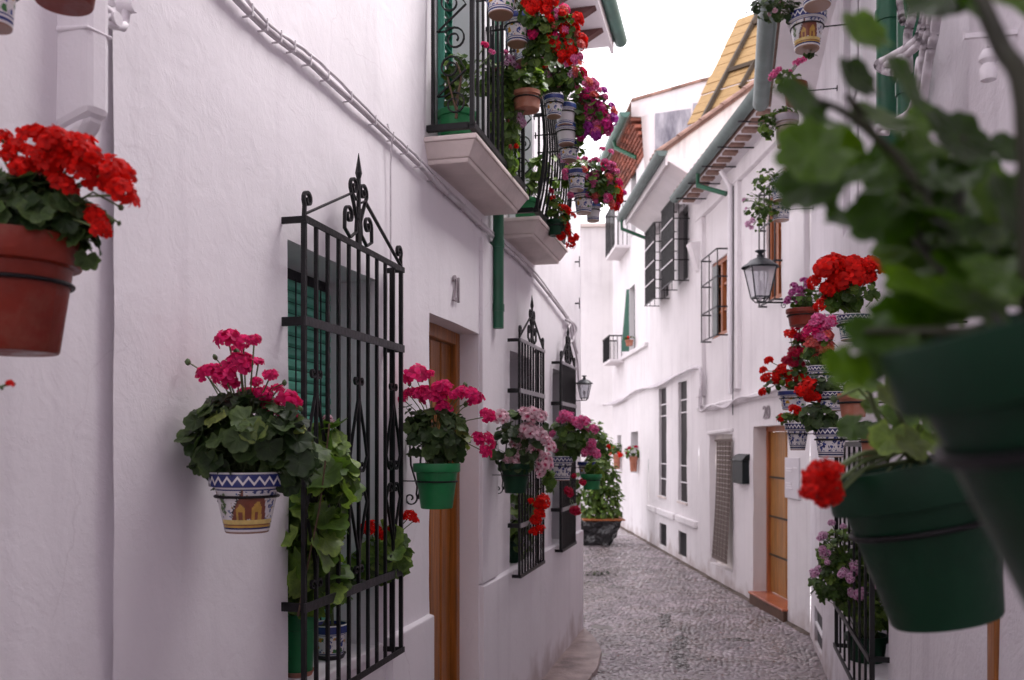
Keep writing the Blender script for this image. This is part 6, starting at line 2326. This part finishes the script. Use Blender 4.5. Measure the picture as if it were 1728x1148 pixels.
plant('potted_geranium', 'mixed red and lilac geranium in a yellow and blue pot between the balconies', FL, 0.38, (935, 163, 198, 34, 24), 'multi',
      [(930, 128, 36, 28, 130), (958, 130, 26, 30, 90), (900, 150, 16, 22, 40)], 8,
      [(913, 111, 10), (917, 123, 11), (926, 117, 9), (934, 123, 9, 'lilac'), (921, 99, 7, 'lilac'), (965, 105, 10, 'coral'), (978, 105, 7, 'coral'), (984, 123, 11, 'crimson'), (986, 130, 8, 'crimson'), (970, 125, 7, 'coral'), (1005, 142, 9, 'pink'), (928, 134, 7, 'lilac')],
      'red', 'gersmall', 'mid', False, 'iron ring of the yellow and blue pot between balconies', extra=[(945, 120, 36, 22, 18, 8, ['red', 'lilac', 'coral', 'pink', 'pink']), (985, 140, 20, 14, 6, 8, ['pink', 'coral'])], group=BG_, ringlen=0.16)
plant('flower_pot', 'grey-white pot with blue lines hanging under the yellow and blue one', FL, 0.42, (954, 178, 214, 38, 27), 'white', [(962, 168, 14, 12, 20)], 6, (), 'red', 'gersmall', 'mid', False, 'iron ring of the grey-white pot with blue lines', group=BG_, ringlen=0.2)
plant('potted_geranium', 'magenta and purple flower mass in a plain white pot with a blue foot', FL, 0.42, (956, 211, 245, 38, 26), 'white',
      [(983, 185, 22, 38, 100), (1005, 195, 22, 36, 90), (975, 222, 14, 26, 50)], 8,
      [(997, 150, 9, 'mag'), (1003, 161, 10, 'coral'), (1016, 167, 8, 'purple'), (993, 167, 10, 'mag'), (1014, 182, 12, 'mag'), (1003, 178, 10, 'hot'), (1034, 200, 11, 'purple'), (1024, 209, 12, 'mag'), (1007, 205, 12, 'coral'), (993, 196, 10, 'purple'), (995, 215, 13, 'purple'), (1014, 217, 12, 'mag'), (1007, 228, 11, 'purple'), (1036, 188, 7, 'coral'), (980, 232, 8, 'mag'), (1020, 194, 12, 'hot'), (1030, 216, 8, 'mag'), (1005, 192, 10, 'mag'), (985, 225, 8, 'purple')],
      'mag', 'gersmall', 'mid', False, 'iron ring of the plain white pot with a blue foot', extra=[(1008, 190, 30, 42, 30, 8, ['mag', 'pink', 'purple', 'pink', 'hot', 'coral']), (985, 165, 18, 14, 5, 8, ['pink', 'mag'])], group=BG_, ringlen=0.2)
plant('flower_pot', 'striped painted pot hanging below the plain white one', FL, 0.42, (960, 242, 272, 36, 26), 'multi', [(975, 250, 14, 12, 24)], 6, [(946, 262, 5, 'lilac'), (950, 270, 5, 'lilac')], 'lilac', 'gersmall', 'mid', False, 'iron ring of the striped pot', group=BG_, ringlen=0.2)
plant('potted_plant', 'leafy plant with yellow-green tips in a green pot on the second balcony floor', FL, 0.10, (888, 344, 378, 42, 36), 'green',
      [(892, 322, 18, 22, 22), (905, 285, 20, 18, 20), (922, 275, 14, 20, 16), (930, 300, 10, 18, 10)], 9, [(917, 287, 7, 'pale'), (930, 322, 6, 'crimson')], 'pale', 'gersmall', 'light', False, z0=3.285, group=BG_)
plant('flower_pot', 'painted pot with a white band, upper of three under the second balcony flowers', FL, 0.44, (973, 288, 322, 32, 24), 'multi', [(972, 285, 18, 12, 26)], 6, [(954, 289, 7), (954, 299, 6), (986, 286, 7, 'coral')], 'pink', 'gersmall', 'light', False, 'iron ring of the upper of three painted pots', group=BG_, ringlen=0.22)
plant('potted_geranium', 'pink and coral geraniums in a painted pot, middle of three by the second balcony', FL, 0.44, (985, 322, 361, 36, 25), 'multi',
      [(1000, 315, 30, 28, 120), (1022, 312, 22, 30, 90), (990, 285, 28, 16, 50), (965, 305, 14, 14, 26)], 7,
      [(1016, 251, 6), (1031, 256, 6), (1021, 273, 7), (1028, 277, 7), (1040, 289, 7), (1031, 292, 8), (1023, 303, 9), (1045, 308, 8, 'hot'), (1024, 316, 8), (1004, 328, 8, 'coral'), (991, 327, 6, 'coral'), (1024, 334, 8), (1032, 343, 8, 'coral'), (963, 329, 8), (997, 273, 5), (1008, 300, 5)],
      'pink', 'gersmall', 'mid', False, 'iron ring of the middle painted pot by the second balcony', extra=[(1012, 305, 34, 40, 28, 7, ['pink', 'coral', 'pink', 'hot']), (985, 275, 24, 12, 5, 6, ['pink'])], group=BG_, ringlen=0.22)
plant('potted_geranium', 'red geranium in a blue striped pot with a green patch, lowest by the second balcony', FL, 0.46, (1001, 344, 374, 26, 21), 'white',
      [(1020, 330, 20, 20, 50)], 6, [(1029, 323, 9), (1042, 318, 9), (1045, 326, 10), (1044, 336, 10), (1041, 349, 8), (1036, 310, 8), (1053, 325, 6, 'mag'), (1038, 330, 8)],
      'red', 'gersmall', 'mid', False, 'iron ring of the blue striped pot, lowest by the balcony', extra=[(1038, 328, 14, 22, 6, 9, ['red', 'red', 'hot'])], group=BG_, ringlen=0.24)
plant('potted_geranium', 'red geranium hanging through the far end bars of the second balcony', FL, 0.28, (938, 372, 398, 30, 24), 'darkgreen',
      [(943, 368, 15, 24, 36), (935, 345, 12, 20, 20)], 8, [(955, 355, 10), (951, 350, 7), (931, 334, 6), (942, 347, 4), (968, 364, 5), (959, 388, 6), (947, 398, 10), (941, 393, 6), (972, 401, 7), (964, 411, 10)],
      'red', 'gersmall', 'mid', False, 'iron ring of the red geranium at the far end of the balcony', extra=[(955, 390, 16, 18, 5, 8, ['red'])], group=BG_, ringlen=0.06)

# -------------------------------------------------- right side: pots on the rough wall
RG_ = 'pots hung on the rough wall'
plant('potted_geranium', 'white pot painted with a red-roofed house, high beside the gutter', FR, 0.28, (1362, 24, 85, 64, 40), 'scene',
      [(1305, 12, 40, 20, 80), (1330, 20, 24, 18, 40), (1275, 18, 14, 12, 10), (1370, 88, 14, 6, 8)], 6, [(1308, 18, 5), (1298, 24, 4), (1322, 10, 4), (1316, 3, 5)], 'pale', 'gersmall', 'dark', False, 'long iron arm and ring of the high painted pot by the gutter', group=RG_)
plant('flower_pot', 'painted pot bottom right at the top edge above the red-roofed house pot', FR, 0.25, (1379, -45, 12, 60, 44), 'multi', [(1380, -55, 30, 12, 20)], 7, (), 'red', 'gersmall', 'dark', False, 'iron arm and ring of the topmost pot above the red-roofed house pot', group=RG_)
plant('potted_geranium', 'small pink geranium in a terracotta pot half hidden by the blurred leaves', FR, 0.28, (1342, 142, 176, 40, 30), 'terra',
      [(1325, 136, 26, 14, 40)], 6, [(1306, 125, 9), (1313, 118, 7), (1302, 131, 7), (1350, 103, 7), (1343, 107, 7), (1357, 100, 6), (1333, 120, 4)], 'pink', 'gersmall', 'mid', False, 'iron arm and ring of the small pink geranium', group=RG_)
plant('flower_pot', 'weathered brown-grey pot with a trailing green tuft under the eave', FR, 0.28, (1327, 196, 248, 42, 30), 'old',
      [(1297, 212, 15, 22, 60), (1320, 192, 14, 10, 22), (1335, 185, 10, 12, 14)], 6, [(1332, 190, 5, 'pale')], 'pale', 'gersmall', 'mid', False, 'iron arm and ring of the weathered pot under the eave', group=RG_)
plant('potted_geranium', 'pale pink geranium in a white pot with blue sprigs above the lantern', FR, 0.28, (1319, 302, 340, 36, 28), 'blue',
      [(1292, 305, 22, 20, 60), (1335, 300, 16, 14, 26)], 5, [(1335, 279, 9), (1329, 289, 8), (1340, 284, 8), (1353, 285, 8)], 'pale', 'gersmall', 'mid', False, 'iron arm and ring of the white pot with blue sprigs', group=RG_)
plant('potted_plant', 'airy trailing plant with tiny lilac flowers in a blue pot just over the lantern', FR, 0.28, (1318, 342, 373, 32, 26), 'blue',
      [(1295, 350, 26, 24, 90), (1268, 345, 14, 26, 26), (1280, 375, 12, 16, 20)], 4.5, [(1255, 337, 4), (1262, 378, 6), (1270, 372, 5), (1259, 352, 3), (1268, 384, 4)], 'lilac', 'gersmall', 'mid', False, 'iron arm and ring of the airy plant above the lantern', group=RG_)
plant('potted_plant', 'purple two-tone flowers in a plain terracotta pot near the lantern arm', FR, 0.30, (1354, 522, 550, 54, 42), 'terra',
      [(1355, 505, 28, 16, 70), (1375, 500, 20, 18, 26)], 6, [(1350, 490, 11), (1338, 493, 9), (1357, 473, 8), (1348, 503, 10), (1329, 507, 7), (1340, 482, 7), (1362, 483, 7)], 'bicolor', 'gersmall', 'mid', False, 'iron ring of the purple flowers by the lantern arm', group=RG_)
plant('potted_geranium', 'big scarlet geranium heads in a blue pot beside the blurred leaves', FR, 0.34, (1440, 532, 575, 54, 40), 'blue',
      [(1440, 495, 42, 26, 80), (1400, 505, 24, 22, 30)], 9, [(1392, 453, 20), (1412, 450, 24), (1434, 453, 24), (1423, 468, 22), (1452, 449, 14), (1478, 448, 16), (1373, 475, 13), (1397, 486, 15), (1394, 499, 11), (1405, 438, 14), (1440, 442, 16), (1383, 515, 10)],
      'red', 'gersmall', 'mid', False, 'iron ring of the big scarlet geranium', extra=[(1420, 460, 50, 24, 10, 15, ['red']), (1470, 452, 24, 12, 4, 13, ['red'])], group=RG_)
plant('potted_geranium', 'pink and coral geranium in a white pot with a blue rim under the scarlet one', FR, 0.34, (1386, 618, 655, 44, 34), 'blue',
      [(1385, 590, 26, 26, 60), (1395, 610, 26, 14, 30)], 8, [(1381, 546, 16, 'hot'), (1397, 545, 14, 'pink'), (1368, 559, 12, 'hot'), (1386, 557, 14, 'pink'), (1407, 541, 12, 'pink'), (1384, 585, 13), (1394, 579, 10), (1375, 596, 9), (1388, 572, 9)],
      'coral', 'gersmall', 'mid', False, 'iron ring of the pink and coral geranium', extra=[(1390, 560, 24, 26, 8, 12, ['hot', 'pink', 'coral'])], group=RG_)
plant('potted_geranium', 'crimson geranium in a grey flowered pot above the door number', FR, 0.30, (1339, 660, 692, 52, 36), 'multi',
      [(1342, 640, 36, 20, 90), (1355, 600, 20, 36, 60), (1304, 650, 12, 12, 12)], 7,
      [(1350, 545, 11), (1345, 541, 8), (1350, 570, 12), (1346, 590, 11), (1337, 590, 8), (1354, 592, 8), (1330, 607, 11), (1353, 614, 7), (1339, 614, 9), (1320, 620, 10, 'red'), (1331, 632, 11, 'red'), (1357, 638, 10, 'red'), (1297, 608, 9, 'red'), (1288, 624, 8, 'red'), (1293, 636, 10, 'red'), (1286, 661, 8, 'red'), (1360, 580, 8)],
      'crimson', 'gersmall', 'mid', False, 'iron ring of the crimson geranium', extra=[(1345, 590, 20, 50, 10, 10, ['crimson', 'red', 'hot']), (1325, 630, 26, 20, 6, 9, ['red'])], group=RG_)
plant('potted_geranium', 'dark red geranium in a white pot with blue scrolls below the coral flowers', FR, 0.34, (1402, 662, 694, 50, 40), 'blue',
      [(1378, 652, 24, 18, 50), (1405, 655, 22, 12, 26)], 8, [(1361, 654, 16), (1368, 648, 12), (1352, 660, 10), (1381, 665, 9), (1384, 672, 7), (1371, 662, 10)], 'red', 'gersmall', 'dark', False, 'iron ring of the dark red geranium', extra=[(1368, 655, 18, 14, 6, 11, ['red'])], group=RG_)
plant('potted_geranium', 'small red geranium in a striped blue and white pot beside door 20', FR, 0.30, (1346, 714, 760, 42, 24), 'blue',
      [(1328, 706, 18, 8, 30), (1350, 702, 16, 8, 16)], 6, [(1339, 689, 10), (1348, 692, 8), (1345, 698, 7), (1318, 705, 9), (1330, 700, 6)], 'red', 'gersmall', 'mid', False, 'iron ring of the striped blue pot beside door 20', group=RG_)
plant('potted_geranium', 'bushy dark foliage in a blue and white pot with a scroll band', FR, 0.34, (1402, 722, 772, 56, 40), 'blue',
      [(1384, 704, 30, 24, 70), (1410, 712, 20, 14, 26)], 10, (), 'red', 'gersmall', 'dark', False, 'iron ring of the blue pot with a scroll band', group=RG_)
plant('flower_pot', 'plain terracotta pot between the blue pots and the big green pot', FR, 0.30, (1440, 664, 704, 52, 38), 'paleterra', [(1448, 655, 24, 12, 30)], 9, (), 'red', 'gersmall', 'mid', False, 'iron ring of the plain terracotta pot among blue pots', group=RG_)
plant('flower_pot', 'terracotta pot half hidden behind the rim of the big green pot', FR, 0.26, (1474, 728, 772, 46, 34), 'paleterra', [(1466, 722, 22, 10, 24)], 9, (), 'red', 'gersmall', 'dark', False, 'iron ring of the half hidden terracotta pot', group=RG_)
plant('flower_pot', 'terracotta pot nearest the rough wall behind yellow-green leaves', FR, 0.16, (1532, 726, 766, 46, 36), 'paleterra', [(1530, 722, 22, 8, 20)], 9, (), 'red', 'gersmall', 'dark', False, 'iron ring of the terracotta pot by the rough wall', group=RG_)

# low plant in the barred window
plant('potted_geranium', 'bushy lilac geranium spilling out of the low barred window', FR, 0.02, (1462, 1018, 1062, 70, 56), 'darkgreen',
      [(1425, 945, 44, 54, 190), (1405, 985, 36, 36, 90), (1478, 1020, 30, 54, 120), (1450, 1000, 36, 46, 80)], 11,
      [(1403, 882, 7), (1423, 888, 6), (1388, 904, 9), (1383, 908, 6), (1392, 934, 9), (1388, 926, 7), (1374, 967, 9), (1380, 961, 7), (1425, 966, 9), (1442, 955, 9), (1441, 966, 9), (1434, 976, 8), (1449, 1004, 12), (1439, 1001, 9), (1455, 998, 8), (1481, 988, 7), (1420, 969, 7), (1396, 948, 6)],
      'lilac', 'cut', 'mid', False, z0=0.585, dmin=-0.15, zc=5.0, hz=4.8, group='plants on the window sills')

# the two big pots near the viewer
tilt = (UP + RIGHT * -0.21 + FWD * 0.05).normalized()
big = plant('potted_geranium', 'big dark green pot with fresh leaves and one scarlet bloom, on the rough wall', FR, 0.3, (1598, 775, 1046, 284, 178), 'darkgreen',
      [(1545, 735, 70, 16, 12)], 26,
      [(1386, 800, 26), (1372, 812, 20), (1400, 822, 22), (1385, 832, 20), (1402, 795, 18), (1365, 828, 15), (1392, 845, 12), (1408, 838, 14)], 'red', 'ger', 'light', True,
      'thick black wire ring round the big dark green pot', zc=1.25, ax=tilt, group='near pots on the rough wall', dmin=0.02,
      buds=[(1407, 674, 9), (1558, 700, 9)], hz=1.18, rimh=0.26,
      leaves=[(1460, 634, 36, 1.22, 0.2, 0.5, 0.9, -0.8, 0.3, 'light'), (1507, 672, 38, 1.16, 0.3, 0.4, 0.8, 0.6, -0.7, 'yellow'), (1520, 704, 34, 1.2, 0.1, 0.3, 0.9, 0.2, -1, 'light'), (1436, 722, 30, 1.22, -0.3, 0.5, 0.7, -0.9, -0.4, 'mid'),
              (1540, 754, 36, 1.15, 0.3, 0.5, 0.8, 0.5, -0.8, 'yellow'), (1498, 744, 36, 1.18, -0.2, 0.4, 0.9, -0.3, -1, 'light'), (1445, 665, 28, 1.28, -0.2, 0.8, 0.5, -0.9, 0.2, 'mid'), (1475, 690, 26, 1.28, 0, 0.7, 0.6, -0.5, -0.6, 'mid'),
              (1550, 660, 34, 1.25, 0.2, 0.7, 0.6, 0.6, 0.2, 'light'), (1570, 715, 30, 1.22, 0.4, 0.5, 0.7, 0.9, -0.3, 'light'), (1480, 720, 22, 1.24, 0, 0.9, 0.3, 0, -1, 'mid'), (1600, 740, 34, 1.25, 0.3, 0.8, 0.5, 0.6, 0.4, 'mid')],
      trunk=[([(1540, 778, 1.25), (1510, 740, 1.24), (1480, 700, 1.24), (1465, 650, 1.23)], 0.005, 0.003, M_stem), ([(1545, 778, 1.25), (1530, 730, 1.2), (1512, 690, 1.18)], 0.005, 0.003, M_stem), ([(1535, 778, 1.25), (1470, 790, 1.25), (1410, 812, 1.22)], 0.003, 0.002, M_stem),
             ([(1550, 778, 1.25), (1560, 720, 1.25), (1556, 670, 1.25)], 0.005, 0.003, M_stem)])
tilt2 = (UP + RIGHT * -0.30).normalized()
gl = []
for (x, y, r, z_, *rest) in [
        (1350, 172, 60, .56, -1, .2), (1452, 52, 52, .60, -.6, .9), (1362, 262, 66, .54, -1, -.2), (1428, 262, 56, .62, .3, -.9), (1362, 318, 62, .56, -.9, -.6), (1440, 130, 50, .62, -.5, .8),
        (1530, 142, 60, .58, .9, .4), (1478, 200, 62, .62, -.9, .2), (1560, 262, 56, .62, .5, -.5), (1622, 236, 70, .60, .9, .1), (1575, 205, 50, .66, .3, .8),
        (1480, 375, 58, .58, -.8, -.7), (1545, 430, 66, .62, .2, -1), (1550, 490, 72, .54, -.9, -.5), (1478, 572, 62, .52, -.8, -.8), (1425, 625, 44, .52, -.6, -1), (1600, 372, 74, .60, .8, .2),
        (1640, 300, 60, .66, .9, .5), (1655, 430, 76, .56, .9, -.3), (1705, 350, 66, .54, 1, .2), (1712, 470, 76, .50, 1, -.3), (1570, 520, 66, .56, 0, -1), (1640, 520, 70, .52, .5, -1), (1640, 25, 66, .54, -.2, -1),
        (1575, 8, 56, .56, -.9, -.3), (1712, 8, 50, .50, .6, -.9), (1510, 330, 60, .66, -.6, .4), (1422, 372, 36, .62, -1, -.2), (1560, 330, 56, .68, .3, .6), (1520, 560, 64, .54, -.3, -1), (1480, 620, 44, .54, -.2, -1), (1700, 250, 40, .6, .8, .6), (1400, 210, 44, .60, -.4, .2), (1500, 290, 56, .60, -.7, -.5), (1590, 300, 60, .58, .2, -.8), (1445, 300, 44, .58, -.6, -.8), (1530, 380, 56, .62, .1, -.4), (1395, 335, 36, .58, -.2, -1)]:
    tx, ty = rest
    gl.append((x, y, r * 1.08, z_, prs.uniform(-0.4, 0.4), prs.uniform(0.15, 0.9), prs.uniform(0.35, 0.95), tx, ty, 'shiny'))
for _ in range(26):
    k_ = prs.random()
    gl.append((prs.uniform(1545, 1728), prs.uniform(340, 560), prs.uniform(55, 85), prs.uniform(0.55, 0.72), prs.uniform(-0.5, 0.5), prs.uniform(0.1, 0.9), prs.uniform(0.3, 0.9), prs.uniform(-1, 1), prs.uniform(-1, 0.4), 'shiny'))
plant('potted_geranium', 'huge blurred dark green pot with glossy leaves closest to the viewer', FR, 0.3, (1968, 480, 1000, 640, 420), 'darkgreen', (), 20, (), 'red', 'round', 'shiny', True,
      'thick black wire ring round the huge blurred pot', zc=0.47, ax=tilt2, group='near pots on the rough wall', leaves=gl, rimh=0.24,
      trunk=[([(1700, 570, .50), (1620, 480, .56), (1545, 400, .60), (1500, 270, .62), (1430, 160, .60)], 0.0045, 0.0025, M_darkstem), ([(1740, 560, .50), (1728, 170, .50), (1690, 80, .52), (1650, -10, .54)], 0.0065, 0.005, M_darkstem),
             ([(1620, 480, .56), (1540, 300, .58), (1440, 200, .57), (1380, 170, .56)], 0.004, 0.002, M_darkstem), ([(1600, 470, .56), (1620, 330, .6), (1625, 230, .6)], 0.004, 0.002, M_darkstem), ([(1660, 560, .5), (1560, 560, .52), (1460, 560, .52)], 0.004, 0.002, M_darkstem)])

# -------------------------------------------------- far end: sill pots, wrapped planter
plant('potted_geranium', 'tiny red geranium in an orange pot in the farther small window', FF, 0.10, (1041, 766, 792, 13, 10), 'paleterra', [(1040, 758, 12, 10, 30)], 3.5, [(1036, 755, 4), (1047, 768, 5), (1030, 766, 3), (1043, 764, 3)], 'red', 'gersmall', 'mid', False, dmin=-0.1, group='far window pots')
plant('potted_geranium', 'tiny red geranium in an orange pot in the nearer small window', FF, 0.10, (1069, 770, 796, 15, 11), 'paleterra', [(1066, 764, 14, 11, 36)], 3.5, [(1062, 756, 4), (1073, 754, 4), (1057, 764, 3)], 'crimson', 'gersmall', 'mid', False, dmin=-0.1, group='far window pots')
plant('flower_pot', 'red flowers in an orange trough under the open green shutter', FF, 0.12, (1062, 574, 584, 14, 11), 'paleterra', [(1062, 571, 8, 4, 12)], 3, [(1060, 570, 3)], 'red', 'gersmall', 'mid', False, dmin=-0.1, group='far window pots')

pl = thing('planter', 'planter wrapped in crumpled black plastic with an orange wooden rim at the alley bend', 'planter', at(1018, 916, 15.6))
zz = 15.6
x0, x1 = (984 - 864) / FPX * zz, (1050 - 864) / FPX * zz
def cp(x, f, z):
    return RIGHT * x + FWD * (zz + f) + UP * z
bb = MB()
NX, NZ = 44, 22
zt_, zb_ = EYE - 128 / FPX * zz, 0.02
def side(fa, fb):
    base = len(bb.v)
    for j in range(NZ + 1):
        k = j / NZ
        for i in range(NX + 1):
            s = i / NX
            x = x0 + (x1 - x0) * s
            x -= (0.22 * (1 - k) * s)
            q_ = Vector((x * 5, fa * 3, k * 3))
            w_ = 0.08 * noise.noise(q_ * 1.1) + 0.045 * (0.5 - abs(noise.noise(q_ * 2.4)))
            if s > 0.93 and k > 0.2:
                w_ -= 0.05 * (s - 0.93) / 0.07 * (1 - k)
            bb.v.append(cp(x, fa + (fb - fa) * 0 + w_, zb_ + (zt_ - zb_) * k))
    for j in range(NZ):
        for i in range(NX):
            a = base + j * (NX + 1) + i
            bb.f.append([a, a + 1, a + NX + 2, a + NX + 1])
            bb.m.append(0)
side(0, 0)
side(0.7, 0.7)
base = len(bb.v)
for j in range(NZ + 1):
    k = j / NZ
    for i in range(9):
        s = i / 8
        q_ = Vector((s * 4, 7, k * 3))
        bb.v.append(cp(x1 - 0.22 * (1 - k) + 0.05 * noise.noise(q_) + 0.06 * (k > 0.3) * (1 - k), 0.7 * s, zb_ + (zt_ - zb_) * k))
for j in range(NZ):
    for i in range(8):
        a = base + j * 9 + i
        bb.f.append([a, a + 1, a + 10, a + 9])
        bb.m.append(0)
bb.build('plastic_wrap', M_plastic, pl, smooth=True)
bb = MB()
bb.hexa([cp(x0, -0.03, zt_ - 0.01), cp(x1 + 0.05, -0.03, zt_ - 0.01), cp(x1 + 0.05, 0.74, zt_ - 0.01), cp(x0, 0.74, zt_ - 0.01), cp(x0, -0.03, zt_ + 0.012), cp(x1 + 0.05, -0.03, zt_ + 0.012), cp(x1 + 0.05, 0.74, zt_ + 0.012), cp(x0, 0.74, zt_ + 0.012)])
bb.build('wooden_rim', M_wood3, pl)

def shrub(label, blobs, base, leafpx, n, zc):
    o = thing('shrub', label, 'shrub', base)
    acc = []
    k = zc / FPX
    tb_ = MB()
    for (cx, cy, rx, ry) in blobs:
        c = at(cx, cy, zc)
        tb_.tube([base, (base + c) / 2 + rv() * 0.05, c], [0.025, 0.018, 0.01], 6)
        for _ in range(n):
            v = rv()
            v = v / v.length * v.length ** 0.4
            pos = c + RIGHT * v.x * rx * k + UP * v.z * ry * k + FWD * v.y * rx * k * 0.9
            out = RIGHT * v.x + UP * v.z + FWD * v.y
            add_leaf(acc, pos, out * 0.6 + UP * 0.5 + rv() * 0.6, out + rv() * 0.6 - UP * 0.3, leafpx * k * prs.uniform(0.6, 1.2), 'oval', prs.randrange(4))
            if _ % 12 == 0:
                tb_.tube([c, (c + pos) / 2, pos], [0.007, 0.005, 0.003], 4)
    tb_.build('stem', M_woodstem, o, smooth=True)
    Vs, Ts, Us, k0 = [], [], [], 0
    for (i, R_, pos, s_) in acc:
        V, T_, U = LT['oval'][i]
        Vs.append((V * s_) @ np.array(R_).T + np.array(pos - base))
        Ts.append(T_ + k0)
        Us.append(U)
        k0 += len(V)
    f_ = put('foliage', np_mesh('foliage', np.vstack(Vs), np.vstack(Ts), np.vstack(Us), [LM['light']]), o, base)
    f_['kind'] = 'stuff'
    return o
shrub('rounded yellow-green shrub growing in the black wrapped planter', [(998, 848, 18, 24), (1018, 842, 20, 30), (1034, 850, 14, 28), (1012, 866, 30, 12), (1000, 830, 16, 20)], cp((1015 - 864) / FPX * zz, 0.35, zt_), 7, 150, 15.95)
shrub('taller thin shrub rising above the wrapped planter toward the end wall', [(1022, 795, 18, 24), (1030, 812, 14, 18), (1010, 775, 18, 26), (1002, 735, 16, 26), (1016, 750, 14, 18), (996, 800, 14, 24)], cp((1022 - 864) / FPX * zz, 0.5, zt_), 7, 120, 16.1)

# fallen petals and leaf scraps on the road, a petal on the plinth
pv, pf = [], []
for i in range(160):
    y = prs.uniform(5.5, 14)
    x = prs.uniform(-1.3, 0.6) if y < 8.6 else prs.uniform(-1.6, 0.2)
    if not in_road(x, y) and x > -1.05:
        continue
    s = prs.uniform(0.008, 0.022)
    a = prs.uniform(0, 6.28)
    k = len(pv)
    zq = 0.016 if x > -1.05 else 0.034
    for j in range(4):
        pv.append((x + math.cos(a + j * PI / 2) * s * (1 if j % 2 else 0.6), y + math.sin(a + j * PI / 2) * s * (1 if j % 2 else 0.6), zq + prs.uniform(0, 0.006)))
    pf.append((k, k + 1, k + 2, k + 3))
me = bpy.data.meshes.new('fallen_petals')
me.from_pydata(pv, [], pf)
M_litter = mat('fallen_petal', (0.22, 0.08, 0.06), 0.6, 0.6, 14, island=True)
me.materials.append(M_litter)
lo = bpy.data.objects.new('fallen_petals', me)
C.objects.link(lo)
tag(lo, kind='stuff')

# weeds rooted in the gutter at the foot of number 21's corner
acc = []
for i in range(90):
    c_ = at(prs.gauss(1006, 14), prs.gauss(970, 4), 12.2)
    c_.z = prs.uniform(0.0, 0.05)
    add_leaf(acc, c_, UP + rv() * 0.8, rv(), prs.uniform(0.015, 0.035), 'oval', prs.randrange(4))
Vs, Ts, Us, k0 = [], [], [], 0
for (i, R_, pos, s_) in acc:
    V, T_, U = LT['oval'][i]
    Vs.append((V * s_) @ np.array(R_).T + np.array(pos))
    Ts.append(T_ + k0)
    Us.append(U)
    k0 += len(V)
tag(put('weeds', np_mesh('weeds', np.vstack(Vs), np.vstack(Ts), np.vstack(Us), [LM['dark']]), None, (0, 0, 0)), kind='stuff')
